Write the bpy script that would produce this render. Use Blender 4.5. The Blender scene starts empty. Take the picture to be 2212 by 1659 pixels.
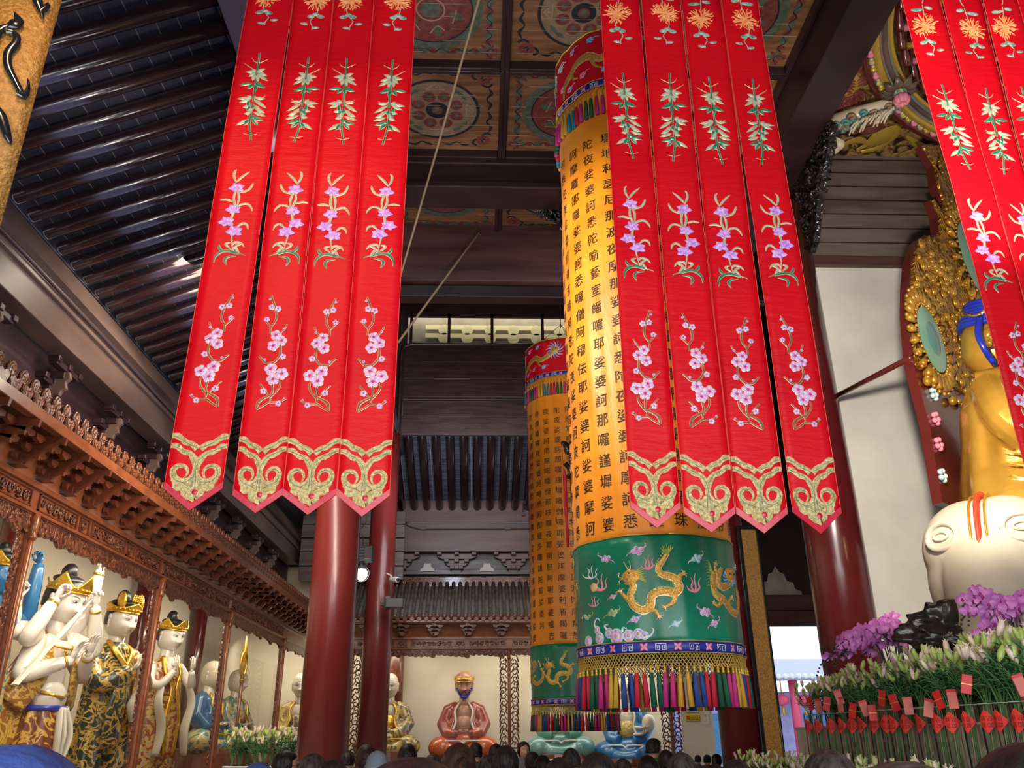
import bpy, math, random
from mathutils import Vector as V, Matrix
from mathutils import noise as MN
R = math.radians; PI = math.pi
sin, cos = math.sin, math.cos
rnd = random.Random(7)
sc = bpy.context.scene
col = sc.collection
# ------------------------------------------------------------ camera, sky, lights, exposure
F = 1800.0
_zu = V((-39, 4265, -1800)).normalized()          # world up seen by the camera
_yf = V((-71, -760, -1800)).normalized()          # hall axis seen by the camera
_xr = _yf.cross(_zu).normalized(); _zu = _xr.cross(_yf).normalized()
CM = Matrix((_xr, _yf, _zu))                      # camera -> world rotation
CAM = V((0, 0, 1.7))
cd = bpy.data.cameras.new('camera'); cam = bpy.data.objects.new('camera', cd); col.objects.link(cam)
cd.sensor_width = 36; cd.lens = 36 * F / 2212; cd.clip_start = .05; cd.clip_end = 300
cam.matrix_world = Matrix.Translation(CAM) @ CM.to_4x4()
sc.camera = cam
sc.view_settings.view_transform = 'Standard'; sc.view_settings.look = 'None'
sc.view_settings.gamma = 1; sc.view_settings.exposure = 0.32; sc.view_settings.use_curve_mapping = False

w = bpy.data.worlds.new('world'); sc.world = w; w.use_nodes = True
wn = w.node_tree.nodes; wl = w.node_tree.links
bg = wn['Background']; tc = wn.new('ShaderNodeTexCoord'); sp = wn.new('ShaderNodeSeparateXYZ')
cr = wn.new('ShaderNodeValToRGB'); wl.new(tc.outputs['Generated'], sp.inputs[0]); wl.new(sp.outputs['Z'], cr.inputs[0])
cr.color_ramp.elements[0].position = 0.0; cr.color_ramp.elements[0].color = (.55, .62, .72, 1)
cr.color_ramp.elements[1].position = .25; cr.color_ramp.elements[1].color = (.88, .95, 1.0, 1)
wl.new(cr.outputs[0], bg.inputs[0]); bg.inputs[1].default_value = 1.5

def light(name, kind, loc, target, power, color, size=1, sy=None, spot=None, blend=.5):
    d = bpy.data.lights.new(name, kind); d.energy = power; d.color = color
    if kind == 'AREA':
        d.size = size
        if sy: d.shape = 'RECTANGLE'; d.size_y = sy
    else: d.shadow_soft_size = size
    if kind == 'SPOT': d.spot_size = R(spot); d.spot_blend = blend
    o = bpy.data.objects.new(name, d); col.objects.link(o); o.location = loc
    o.rotation_euler = (V(target) - V(loc)).to_track_quat('-Z', 'Y').to_euler()
    return o
# daylight entering through the open front doors behind the visitors
light('door_daylight', 'AREA', (.5, -2.5, 3.2), (.8, 9, 6.0), 400, (1, .97, .95), 7, 4.0)
# added fill lights without fixtures; flood_altar is the spot casting the mandorla's shadow
light('fill_warm', 'SPOT', (-1.8, 1.5, 6.2), (-1.2, 5.2, 3.0), 190, (1, .62, .34), .25, spot=75)
light('flood_altar', 'SPOT', (2.95, 5.0, 4.5), (5.7, 9, 5.7), 620, (1, .9, .74), .10, spot=112)
light('fill_caisson', 'SPOT', (2.6, 2.5, 4.0), (5.6, 8.2, 9.4), 420, (1, .92, .85), .2, spot=60)
light('fill_tie', 'SPOT', (-.2, 8.0, 3.6), (.2, 11.9, 8.9), 300, (1, .9, .85), .3, spot=60)
light('fill_purlin', 'SPOT', (-2.6, 6, 6.0), (-5.5, 9.5, 7.0), 160, (1, .93, .82), .2, spot=100)
light('fill_hall', 'SPOT', (-.9, 5.0, 5.4), (1.1, 6.4, 4.9), 330, (1, .9, .68), .25, spot=85)
light('fill_ceiling', 'SPOT', (-.3, 7.0, 5.0), (-.4, 8.6, 9.2), 150, (.95, .9, 1), .3, spot=120)
light('fill_rafters', 'AREA', (-3.6, 10.0, 5.9), (-4.3, 10.0, 8.4), 60, (.42, .52, 1), 14, 1.3)
light('fill_shrine', 'AREA', (-3.0, 10, 6.3), (-4.9, 11.5, 4.3), 330, (1, .85, .7), 1.0, 7)
light('fill_back', 'AREA', (-.3, 17, 8.0), (-.5, 25, 4.4), 230, (1, .93, .9), 4)
light('fill_back_roof', 'SPOT', (-1, 19.5, 7.0), (-1, 24, 9), 200, (.65, .75, 1), .3, spot=120)
# lamps hidden behind the carved aprons of the shrine cabinets
for yy in (7.2, 11.0, 14.8, 18.8): light('shrine_lamp', 'AREA', (-5.15, yy, 4.15), (-6.1, yy, 2.0), 54, (1, .88, .68), 3.2, .3)
for xx in (-5.0, -2.8, 1.1, 4.4): light('shrine_lamp', 'AREA', (xx, 25.0, 4.2), (xx, 25.8, 2.0), 36, (1, .9, .74), 3.2, .4)

# ------------------------------------------------------------ measuring helper: a pixel of the photo -> a point on a plane
def ray(px, py): return (CM @ V((px - 1106, 829.5 - py, -F)))
def P(px, py, Y=None, X=None, Z=None):
    d = ray(px, py)
    t = (Y - CAM.y) / d.y if Y is not None else (X - CAM.x) / d.x if X is not None else (Z - CAM.z) / d.z
    return CAM + d * t
# ------------------------------------------------------------ tagging
def tag(o, label=None, cat=None, group=None, kind=None):
    if label: o['label'] = label
    if cat: o['category'] = cat
    if group: o['group'] = group
    if kind: o['kind'] = kind
    return o
def thing(name, label, cat, loc=(0, 0, 0), group=None, rz=0):
    o = bpy.data.objects.new(name, None); col.objects.link(o); o.location = loc; o.rotation_euler = (0, 0, rz)
    o.empty_display_size = .1
    return tag(o, label, cat, group)
OW = 'first second third fourth fifth sixth seventh eighth ninth tenth eleventh twelfth thirteenth fourteenth fifteenth sixteenth seventeenth eighteenth nineteenth twentieth'.split()
def ow(n):
    """0 -> first, 20 -> twenty-first"""
    return OW[n] if n < 20 else ('twenty-' if n < 29 else 'thirtieth' if n == 29 else 'thirty-') + (OW[(n % 10)] if n != 29 else '')
def kids(o): return [c for c in bpy.data.objects if c.parent == o]
def copy_tree(o, parent=None, ch=None):
    ch = ch if ch is not None else childmap()
    c = o.copy(); col.objects.link(c); c.parent = parent
    for k in ch.get(o.name, []): copy_tree(k, c, ch)
    return c
def childmap():
    m = {}
    for c in bpy.data.objects:
        if c.parent: m.setdefault(c.parent.name, []).append(c)
    return m
# ------------------------------------------------------------ mesh builder
class MB:
    def __init__(s): s.v = []; s.f = []; s.m = []; s.s = []; s.mi = 0; s.sm = False; s.T = None
    def av(s, p):
        if s.T is not None: p = s.T @ V(p)
        s.v.append(tuple(p)); return len(s.v) - 1
    def af(s, idx): s.f.append(tuple(idx)); s.m.append(s.mi); s.s.append(s.sm)
    def poly(s, pts): s.af([s.av(p) for p in pts])
    def box(s, c, d, M=None):
        x, y, z = d[0] / 2, d[1] / 2, d[2] / 2; c = V(c)
        q = [V(a) for a in ((-x, -y, -z), (x, -y, -z), (x, y, -z), (-x, y, -z), (-x, -y, z), (x, -y, z), (x, y, z), (-x, y, z))]
        b = [s.av(c + (M @ a if M else a)) for a in q]
        t = s.sm; s.sm = False
        for f in ((0, 3, 2, 1), (4, 5, 6, 7), (0, 1, 5, 4), (1, 2, 6, 5), (2, 3, 7, 6), (3, 0, 4, 7)): s.af([b[i] for i in f])
        s.sm = t
    def bx(s, x0, x1, y0, y1, z0, z1): s.box(((x0 + x1) / 2, (y0 + y1) / 2, (z0 + z1) / 2), (abs(x1 - x0), abs(y1 - y0), abs(z1 - z0)))
    def prism(s, pts, o, ux, uy, th):
        o = V(o); ux = V(ux); uy = V(uy); n = ux.cross(uy).normalized() * th
        a = [s.av(o + ux * p[0] + uy * p[1] + n) for p in pts]; b = [s.av(o + ux * p[0] + uy * p[1]) for p in pts]
        k = len(pts); s.af(a); s.af(b[::-1])
        for i in range(k): s.af((b[i], b[(i + 1) % k], a[(i + 1) % k], a[i]))
    def grid(s, fn, nu, nv, cu=False, cv=False, flip=False):
        b = [[s.av(fn(i / nu, j / nv)) for j in range(nv + (0 if cv else 1))] for i in range(nu + (0 if cu else 1))]
        for i in range(nu):
            for j in range(nv):
                i2 = (i + 1) % len(b); j2 = (j + 1) % len(b[0])
                q = (b[i][j], b[i2][j], b[i2][j2], b[i][j2]); s.af(q[::-1] if flip else q)
        return b
    def tube(s, pts, r, n=8, cap=True, flat=1.0, up=None):
        pts = [V(p) for p in pts]; k = len(pts)
        rr = r if isinstance(r, (list, tuple)) else [r] * k
        if len(rr) != k: rr = [lerp_list(list(rr), i / (k - 1)) for i in range(k)]
        rings = []; pn = None
        for i, p in enumerate(pts):
            t = (pts[min(i + 1, k - 1)] - pts[max(i - 1, 0)])
            t = t.normalized() if t.length > 1e-9 else V((0, 0, 1))
            if pn is None:
                u = V(up) if up else (V((0, 0, 1)) if abs(t.z) < .9 else V((1, 0, 0)))
                a = t.cross(u).normalized()
            else: a = (pn - t * pn.dot(t)).normalized()
            pn = a; b = t.cross(a)
            rings.append([s.av(p + (a * cos(2 * PI * j / n) + b * flat * sin(2 * PI * j / n)) * rr[i]) for j in range(n)])
        for i in range(k - 1):
            for j in range(n): s.af((rings[i][j], rings[i][(j + 1) % n], rings[i + 1][(j + 1) % n], rings[i + 1][j]))
        if cap: s.af(rings[0][::-1]); s.af(rings[-1])
    def lathe(s, prof, c=(0, 0, 0), n=16, M=None, cap=True):
        c = V(c); rings = []
        for r, z in prof: rings.append([s.av(c + ((M @ V((r * cos(2 * PI * j / n), r * sin(2 * PI * j / n), z))) if M else V((r * cos(2 * PI * j / n), r * sin(2 * PI * j / n), z)))) for j in range(n)])
        for i in range(len(prof) - 1):
            for j in range(n): s.af((rings[i][j], rings[i][(j + 1) % n], rings[i + 1][(j + 1) % n], rings[i + 1][j]))
        if cap: s.af(rings[0][::-1]); s.af(rings[-1])
    def sph(s, c, r, n=12, m=8, M=None):
        r = (r, r, r) if not hasattr(r, '__len__') else r; c = V(c)
        def q(x): x = V((x[0] * r[0], x[1] * r[1], x[2] * r[2])); return c + (M @ x if M else x)
        top = s.av(q((0, 0, 1))); bot = s.av(q((0, 0, -1)))
        rg = [[s.av(q((sin(PI * i / m) * cos(2 * PI * j / n), sin(PI * i / m) * sin(2 * PI * j / n), cos(PI * i / m)))) for j in range(n)] for i in range(1, m)]
        for j in range(n): s.af((top, rg[0][j], rg[0][(j + 1) % n])); s.af((bot, rg[-1][(j + 1) % n], rg[-1][j]))
        for i in range(m - 2):
            for j in range(n): s.af((rg[i][j], rg[i + 1][j], rg[i + 1][(j + 1) % n], rg[i][(j + 1) % n]))
    def stroke(s, pts, wd, mp, lift=.002, step=None, closed=False):
        """a raised embroidered / painted band following 2-D points; mp(u,v,h) gives the 3-D point"""
        pts = smooth2(pts, step or 4, closed) if len(pts) > 2 else [tuple(map(float, p)) for p in pts]
        k = len(pts); L = []
        for i, p in enumerate(pts):
            a = pts[(i - 1) % k] if closed else pts[max(i - 1, 0)]; b = pts[(i + 1) % k] if closed else pts[min(i + 1, k - 1)]
            dx, dy = b[0] - a[0], b[1] - a[1]; l = math.hypot(dx, dy) or 1
            t = i / (k - 1); wv = wd if not hasattr(wd, '__len__') else lerp_list(wd, t)
            nx, ny = -dy / l * wv / 2, dx / l * wv / 2
            L.append((s.av(mp(p[0] + nx, p[1] + ny, lift * .3)), s.av(mp(p[0], p[1], lift)), s.av(mp(p[0] - nx, p[1] - ny, lift * .3))))
        for i in range(k if closed else k - 1):
            a, b = L[i], L[(i + 1) % k]
            s.af((a[0], a[1], b[1], b[0])); s.af((a[1], a[2], b[2], b[1]))
    def blob(s, pts, mp, lift=.002, c=None):
        k = len(pts); c = c or (sum(p[0] for p in pts) / k, sum(p[1] for p in pts) / k)
        ci = s.av(mp(c[0], c[1], lift)); o = [s.av(mp(p[0], p[1], lift * .4)) for p in pts]
        md = [s.av(mp((p[0] + c[0]) / 2, (p[1] + c[1]) / 2, lift)) for p in pts]
        for i in range(k):
            j = (i + 1) % k; s.af((md[i], o[i], o[j], md[j])); s.af((ci, md[i], md[j]))
    def disc(s, c, r, mp, lift=.002, n=14, ry=None, rot=0):
        ry = ry or r
        s.blob([(c[0] + r * cos(t) * cos(rot) - ry * sin(t) * sin(rot), c[1] + r * cos(t) * sin(rot) + ry * sin(t) * cos(rot)) for t in [2 * PI * i / n for i in range(n)]], mp, lift, c)
    def build(s, name, mats, parent=None, loc=None, bevel=0, remesh=0, sub=0, solid=0, autosm=False):
        me = bpy.data.meshes.new(name); me.from_pydata(s.v, [], s.f)
        mats = mats if isinstance(mats, (list, tuple)) else [mats]
        for m in mats: me.materials.append(M[m] if isinstance(m, str) else m)
        me.polygons.foreach_set('material_index', s.m); me.polygons.foreach_set('use_smooth', s.s); me.update()
        o = bpy.data.objects.new(name, me); col.objects.link(o)
        if parent is not None: o.parent = parent
        if loc is not None: o.location = loc
        if solid: md = o.modifiers.new('solid', 'SOLIDIFY'); md.thickness = solid; md.offset = 0
        if bevel: md = o.modifiers.new('bevel', 'BEVEL'); md.width = bevel; md.segments = 2; md.limit_method = 'ANGLE'
        if remesh:
            md = o.modifiers.new('remesh', 'REMESH'); md.mode = 'VOXEL'; md.voxel_size = remesh; md.use_smooth_shade = True
            ms = o.modifiers.new('sm', 'SMOOTH'); ms.factor = .5; ms.iterations = 2
            bake(o)
        if sub: md = o.modifiers.new('sub', 'SUBSURF'); md.levels = md.render_levels = sub
        return o
def bake(o):
    dg = bpy.context.evaluated_depsgraph_get(); old = o.data
    me = bpy.data.meshes.new_from_object(o.evaluated_get(dg)); o.modifiers.clear(); o.data = me
    bpy.data.meshes.remove(old); return o
def smooth2(pts, n=4, closed=False):
    k = len(pts); out = []
    rng = range(k) if closed else range(k - 1)
    for i in rng:
        g = (lambda j: pts[j % k]) if closed else (lambda j: pts[max(0, min(k - 1, j))])
        a, b, c, d = g(i - 1), g(i), g(i + 1), g(i + 2)
        for q in range(n):
            t = q / n
            out.append(tuple(.5 * ((2 * b[e]) + (-a[e] + c[e]) * t + (2 * a[e] - 5 * b[e] + 4 * c[e] - d[e]) * t * t + (-a[e] + 3 * b[e] - 3 * c[e] + d[e]) * t ** 3) for e in range(len(b))))
    if not closed: out.append(tuple(pts[-1]))
    return out
def lerp_list(L, t):
    x = t * (len(L) - 1); i = min(int(x), len(L) - 2); return L[i] + (L[i + 1] - L[i]) * (x - i)
# ------------------------------------------------------------ materials
M = {}
def mat(name, c, rough=.5, metal=0, spec=.5, c2=None, nscale=6, ndet=4, stretch=None, bump=0, bscale=30, coat=0, emit=None, estr=1, alpha=None, sheen=0, trans=0, lo=.35, hi=.65, coord='Object', bstretch=None, sss=0, rough2=None):
    m = bpy.data.materials.new(name); m.use_nodes = True; nt = m.node_tree; N = nt.nodes; L = nt.links
    b = N['Principled BSDF']; b.inputs['Base Color'].default_value = (*c, 1); b.inputs['Roughness'].default_value = rough
    b.inputs['Metallic'].default_value = metal; b.inputs['Specular IOR Level'].default_value = spec
    if coat: b.inputs['Coat Weight'].default_value = coat; b.inputs['Coat Roughness'].default_value = .12
    if sheen: b.inputs['Sheen Weight'].default_value = sheen
    if trans: b.inputs['Transmission Weight'].default_value = trans
    if sss: b.inputs['Subsurface Weight'].default_value = sss; b.inputs['Subsurface Radius'].default_value = (.03, .015, .01)
    if alpha is not None: b.inputs['Alpha'].default_value = alpha
    if emit: b.inputs['Emission Color'].default_value = (*emit, 1); b.inputs['Emission Strength'].default_value = estr
    co = None
    def coords(st):
        t = N.new('ShaderNodeTexCoord'); mp = N.new('ShaderNodeMapping'); L.new(t.outputs[coord], mp.inputs[0])
        mp.inputs['Scale'].default_value = st or (1, 1, 1); return mp.outputs[0]
    if c2 or rough2 is not None:
        n = N.new('ShaderNodeTexNoise'); n.inputs['Scale'].default_value = nscale; n.inputs['Detail'].default_value = ndet
        L.new(coords(stretch), n.inputs['Vector'])
        if c2:
            r = N.new('ShaderNodeValToRGB'); r.color_ramp.elements[0].position = lo; r.color_ramp.elements[1].position = hi
            r.color_ramp.elements[0].color = (*c, 1); r.color_ramp.elements[1].color = (*c2, 1)
            L.new(n.outputs['Fac'], r.inputs[0]); L.new(r.outputs[0], b.inputs['Base Color'])
        if rough2 is not None:
            mr = N.new('ShaderNodeMapRange'); mr.inputs[1].default_value = .3; mr.inputs[2].default_value = .7; mr.inputs[3].default_value = rough; mr.inputs[4].default_value = rough2
            L.new(n.outputs['Fac'], mr.inputs[0]); L.new(mr.outputs[0], b.inputs['Roughness'])
    if bump:
        n = N.new('ShaderNodeTexNoise'); n.inputs['Scale'].default_value = bscale; n.inputs['Detail'].default_value = 5
        L.new(coords(bstretch or stretch), n.inputs['Vector'])
        bp = N.new('ShaderNodeBump'); bp.inputs['Strength'].default_value = min(1, bump); bp.inputs['Distance'].default_value = .01
        L.new(n.outputs['Fac'], bp.inputs['Height']); L.new(bp.outputs[0], b.inputs['Normal'])
    M[name] = m; return m
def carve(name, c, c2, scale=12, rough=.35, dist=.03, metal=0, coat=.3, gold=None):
    """deep relief carving: swirling voronoi/wave bump with a darker colour in the hollows"""
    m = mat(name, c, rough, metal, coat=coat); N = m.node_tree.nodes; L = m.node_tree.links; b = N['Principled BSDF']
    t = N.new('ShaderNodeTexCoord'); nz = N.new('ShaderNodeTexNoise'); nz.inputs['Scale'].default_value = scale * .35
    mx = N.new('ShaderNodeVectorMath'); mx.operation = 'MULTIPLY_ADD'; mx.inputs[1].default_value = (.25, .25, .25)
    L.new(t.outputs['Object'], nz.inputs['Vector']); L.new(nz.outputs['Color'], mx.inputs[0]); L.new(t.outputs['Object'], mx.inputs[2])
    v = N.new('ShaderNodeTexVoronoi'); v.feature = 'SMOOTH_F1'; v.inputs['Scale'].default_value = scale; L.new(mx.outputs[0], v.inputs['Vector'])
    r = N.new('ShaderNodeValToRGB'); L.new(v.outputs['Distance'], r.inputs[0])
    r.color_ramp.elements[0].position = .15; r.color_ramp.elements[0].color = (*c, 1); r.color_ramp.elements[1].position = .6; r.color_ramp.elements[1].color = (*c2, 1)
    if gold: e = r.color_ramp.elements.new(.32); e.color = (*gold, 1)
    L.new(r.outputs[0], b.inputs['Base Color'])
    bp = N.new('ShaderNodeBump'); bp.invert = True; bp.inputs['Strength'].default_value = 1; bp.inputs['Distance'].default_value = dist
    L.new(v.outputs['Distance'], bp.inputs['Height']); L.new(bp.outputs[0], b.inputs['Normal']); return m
def brocade(name, base, gold, scale=4, extra=None, lo=.47, hi=.5):
    """painted robe: base cloth with curling gold motifs"""
    m = mat(name, base, .35, coat=.4); N = m.node_tree.nodes; L = m.node_tree.links; b = N['Principled BSDF']
    t = N.new('ShaderNodeTexCoord'); n = N.new('ShaderNodeTexNoise'); n.inputs['Scale'].default_value = scale; n.inputs['Detail'].default_value = 3; n.inputs['Distortion'].default_value = 2.2
    L.new(t.outputs['Object'], n.inputs['Vector']); r = N.new('ShaderNodeValToRGB'); L.new(n.outputs['Fac'], r.inputs[0])
    e = r.color_ramp; e.elements[0].position = lo; e.elements[0].color = (*base, 1); e.elements[1].position = hi; e.elements[1].color = (*gold, 1)
    a = e.elements.new(hi + .09); a.color = (*gold, 1); a = e.elements.new(hi + .11); a.color = (*(extra or base), 1)
    L.new(r.outputs[0], b.inputs['Base Color'])
    bp = N.new('ShaderNodeBump'); bp.inputs['Strength'].default_value = .5; bp.inputs['Distance'].default_value = .01
    L.new(n.outputs['Fac'], bp.inputs['Height']); L.new(bp.outputs[0], b.inputs['Normal']); return m

mat('red_satin', (.50, .0015, .010), .45, c2=(.62, .004, .010), nscale=1.6, bump=.6, bscale=7, bstretch=(1, 1, 4), spec=.18)
mat('pink_hem', (.48, .003, .03), .3, sheen=.1, bump=.2, bscale=20)
mat('edge_piping', (.8, .08, .06), .5)
mat('gold_thread', (.52, .42, .15), .34, metal=.7, c2=(.92, .80, .44), nscale=60, bump=1, bscale=140)
mat('gold_outline', (.72, .55, .28), .4, metal=.4)
mat('teal_thread', (.02, .12, .14), .5)
mat('plum_petal', (.62, .50, .72), .5, c2=(.52, .20, .44), nscale=60, lo=.45, hi=.75)
mat('plum_heart', (.5, .02, .14), .5)
mat('branch_thread', (.13, .04, .02), .5, c2=(.26, .12, .06), nscale=90)
mat('orchid_petal', (.42, .16, .62), .45, c2=(.7, .45, .75), nscale=60)
mat('leaf_pale', (.30, .36, .22), .45, c2=(.50, .52, .40), nscale=80)
mat('leaf_green', (.0, .15, .085), .4, c2=(.01, .24, .14), nscale=60)
mat('leaf_teal', (.03, .22, .17), .4, c2=(.4, .55, .46), nscale=40)
mat('mum_orange', (.78, .2, .05), .5, c2=(.85, .42, .15), nscale=60)
mat('saffron', (.70, .21, .006), .45, c2=(.80, .29, .010), nscale=2.5, bump=.8, bscale=8, bstretch=(2, 2, .6), sheen=.1)
mat('banner_red', (.5, .004, .014), .42, bump=.35, bscale=9, spec=.25)
mat('banner_green', (.0, .115, .062), .34, c2=(.0, .18, .10), nscale=3, bump=.6, bscale=6, sheen=.08, spec=.4)
mat('ink', (.008, .006, .006), .6)
mat('blue_band', (.012, .02, .24), .5)
mat('gold_braid', (.55, .36, .06), .4, metal=.4)
mat('em_gold', (.8, .5, .1), .32, metal=.5, c2=(.45, .22, .04), nscale=90, bump=.6, bscale=120)
mat('em_purple', (.4, .1, .38), .5, c2=(.7, .45, .65), nscale=50)
mat('em_white', (.62, .68, .66), .5, c2=(.3, .55, .62), nscale=30)
mat('em_pink', (.7, .22, .3), .5)
mat('em_green', (.16, .3, .04), .5, c2=(.4, .48, .1), nscale=50)
mat('em_blue', (.05, .25, .55), .5, c2=(.3, .5, .7), nscale=50)
for n_, c_ in (('red', (.5, .005, .03)), ('pink', (.5, .02, .18)), ('green', (.0, .09, .045)), ('yellow', (.6, .33, .03)), ('blue', (.01, .05, .24)), ('teal', (.0, .18, .26)), ('cream', (.6, .5, .34))):
    mat('tassel_' + n_, c_, .55, bump=.6, bscale=60, bstretch=(8, 8, .3))
mat('dark_wood', (.018, .007, .009), .32, c2=(.032, .012, .013), nscale=3, stretch=(.4, .4, 3), rough2=.48, bump=.25, bscale=14)
mat('beam_wood', (.055, .018, .018), .42, c2=(.12, .055, .048), nscale=2.2, stretch=(.25, 1, 2), bump=.2, bscale=20)
mat('side_beam', (.075, .045, .035), .34, c2=(.15, .10, .08), nscale=1.3, stretch=(1, .35, 1), bump=.25, bscale=9)
mat('rafter_paint', (.014, .006, .008), .2, c2=(.02, .008, .009), nscale=6, bump=.08, bscale=12, coat=.25)
mat('plank_wall', (.10, .07, .06), .35, c2=(.19, .15, .14), nscale=2, stretch=(.4, 1, 3), bump=.3, bscale=12)
mat('pillar_red', (.13, .012, .012), .3, c2=(.18, .022, .018), nscale=1.5, stretch=(1, 1, .3), coat=.35, rough2=.42)
mat('pillar_dark', (.085, .008, .010), .25, c2=(.11, .012, .013), nscale=2, coat=.4)
mat('shrine_wood', (.19, .052, .017), .3, c2=(.28, .085, .028), nscale=5, stretch=(1, .3, 2), coat=.4, bump=.1, bscale=40)
mat('shrine_dark', (.11, .028, .012), .32, c2=(.17, .045, .018), nscale=7, coat=.4)
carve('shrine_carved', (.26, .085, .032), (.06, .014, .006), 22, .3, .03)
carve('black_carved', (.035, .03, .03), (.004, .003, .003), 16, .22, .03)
carve('dome_carved', (.20, .035, .028), (.03, .006, .008), 10, .35, .05, gold=(.42, .26, .08))
mat('coffer_panel', (.13, .055, .020), .45, c2=(.26, .125, .055), nscale=2.6, stretch=(.5, 4, 1), bump=.3, bscale=10)
mat('paint_tan', (.17, .11, .06), .5, c2=(.26, .18, .1), nscale=9)
mat('paint_red', (.12, .022, .02), .5, c2=(.20, .05, .04), nscale=14)
mat('paint_green', (.05, .075, .05), .5, c2=(.10, .12, .08), nscale=14)
mat('paint_dark', (.012, .014, .02), .5)
mat('paint_cream', (.30, .21, .12), .5)
mat('plaster', (.68, .66, .62), .8, c2=(.80, .78, .74), nscale=1.5, bump=.15, bscale=25)
mat('niche_wall', (.66, .58, .43), .85, c2=(.72, .65, .5), nscale=1.2)
mat('stone_floor', (.24, .22, .2), .35, c2=(.32, .29, .27), nscale=3)
mat('roof_tile', (.09, .075, .06), .5, c2=(.17, .145, .12), nscale=5)
mat('porcelain', (.72, .66, .58), .3, c2=(.76, .72, .66), nscale=5, coat=.5)
mat('arhat_skin', (.62, .52, .38), .35, c2=(.68, .6, .46), nscale=5, coat=.3)
mat('red_skin', (.42, .2, .11), .4, coat=.2)
mat('gilt', (.62, .34, .035), .28, metal=.7, c2=(.8, .5, .08), nscale=14, bump=.6, bscale=30)
mat('gold_statue', (.46, .22, .022), .26, metal=.5, c2=(.72, .40, .06), nscale=1.7, coat=.5, bump=.15, bscale=12)
carve('gold_carved', (.72, .40, .06), (.25, .09, .01), 18, .28, .05, metal=.5)
mat('hair_black', (.012, .012, .014), .35)
mat('jade', (.25, .52, .38), .25, coat=.5)
mat('lapis', (.015, .03, .38), .3, coat=.4)
mat('maroon_lacquer', (.10, .014, .012), .25, coat=.5)
mat('elephant', (.52, .45, .35), .5, c2=(.62, .55, .45), nscale=2, bump=.3, bscale=16)
mat('lip', (.45, .12, .1), .4); mat('eye_ink', (.02, .015, .015), .3); mat('eye_white', (.8, .8, .78), .3)
brocade('robe_brown', (.17, .04, .02), (.62, .36, .06), 4)
brocade('robe_ochre', (.30, .12, .02), (.6, .4, .08), 5)
brocade('robe_black', (.02, .035, .035), (.62, .4, .06), 4.5)
brocade('robe_russet', (.3, .07, .03), (.62, .42, .1), 6, extra=(.4, .38, .3))
brocade('robe_gold', (.45, .3, .06), (.7, .5, .15), 8, extra=(.25, .2, .12))
brocade('robe_slate', (.13, .11, .09), (.55, .38, .08), 2.4)
brocade('robe_teal', (.05, .2, .2), (.5, .4, .12), 4, extra=(.4, .3, .18))
mat('cloak_blue', (.012, .07, .16), .3, c2=(.03, .12, .24), nscale=3, coat=.3)
mat('cloak_sky', (.015, .12, .32), .3, c2=(.04, .18, .38), nscale=5, coat=.4)
mat('robe_red', (.26, .028, .010), .3, c2=(.34, .05, .015), nscale=4, coat=.5)
mat('robe_orange', (.50, .08, .015), .28, c2=(.55, .12, .03), nscale=3, coat=.5)
mat('robe_green', (.1, .3, .2), .35, coat=.4)
mat('robe_aqua', (.10, .30, .28), .3, c2=(.18, .36, .32), nscale=4, coat=.5)
mat('silk_white', (.6, .57, .48), .35, coat=.3)
mat('plaque_gold', (.26, .12, .022), .5, metal=.3, c2=(.42, .22, .05), nscale=40, bump=1, bscale=60)
mat('lacquer_black', (.008, .010, .014), .15, coat=.6)
mat('rope', (.35, .26, .14), .7)
mat('cable', (.05, .03, .028), .45)
mat('lamp_grey', (.06, .065, .07), .4); mat('white_plastic', (.7, .7, .72), .4)
mat('bulb', (1, 1, 1), .2, emit=(.85, 1, .95), estr=14)
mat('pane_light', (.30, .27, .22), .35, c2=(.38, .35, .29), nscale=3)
mat('pane_warm', (.7, .6, .4), .4, emit=(1, .78, .42), estr=.9)
mat('hair', (.006, .005, .006), .45, spec=.2, c2=(.018, .014, .014), nscale=30, stretch=(1, 1, .2), bump=.8, bscale=50, bstretch=(1, 1, .12))
mat('hair_brown', (.014, .007, .006), .45, spec=.2, c2=(.045, .020, .014), nscale=30, stretch=(1, 1, .2), bump=.8, bscale=50, bstretch=(1, 1, .12))
mat('hair_grey', (.014, .012, .012), .45, spec=.2, c2=(.055, .048, .045), nscale=40, stretch=(1, 1, .2), bump=.8, bscale=50, bstretch=(1, 1, .12))
mat('skin', (.5, .26, .17), .5, sss=.15)
mat('knit_blue', (.012, .03, .13), .7, c2=(.03, .07, .28), nscale=12, bump=.6, bscale=50)
mat('knit_grey', (.16, .2, .25), .8, c2=(.2, .25, .3), nscale=10, bump=.5, bscale=60)
mat('cloth_dark', (.02, .022, .03), .7); mat('cloth_navy', (.01, .035, .1), .6); mat('cloth_green', (.02, .12, .05), .7); mat('cloth_grey', (.12, .12, .13), .8)
mat('stem', (.08, .2, .05), .5); mat('zinc', (.42, .42, .38), .45, metal=.3, c2=(.58, .57, .52), nscale=5, stretch=(1, 8, .4)); mat('lily_leaf', (.035, .15, .05), .4, c2=(.07, .24, .08), nscale=12)
mat('bud_green', (.30, .42, .08), .4, c2=(.5, .58, .2), nscale=15); mat('bud_pink', (.66, .46, .42), .45, c2=(.75, .68, .5), nscale=12)
mat('phalaenopsis', (.45, .08, .42), .45, c2=(.62, .24, .58), nscale=9); mat('orchid_lip', (.3, .01, .14), .4)
mat('card_red', (.6, .015, .02), .45); mat('card_pink', (.6, .16, .14), .6); mat('paper_red', (.85, .045, .03), .6)
mat('rock_black', (.012, .010, .008), .3, c2=(.05, .04, .03), nscale=6, bump=1, bscale=10, coat=.2)
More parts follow.
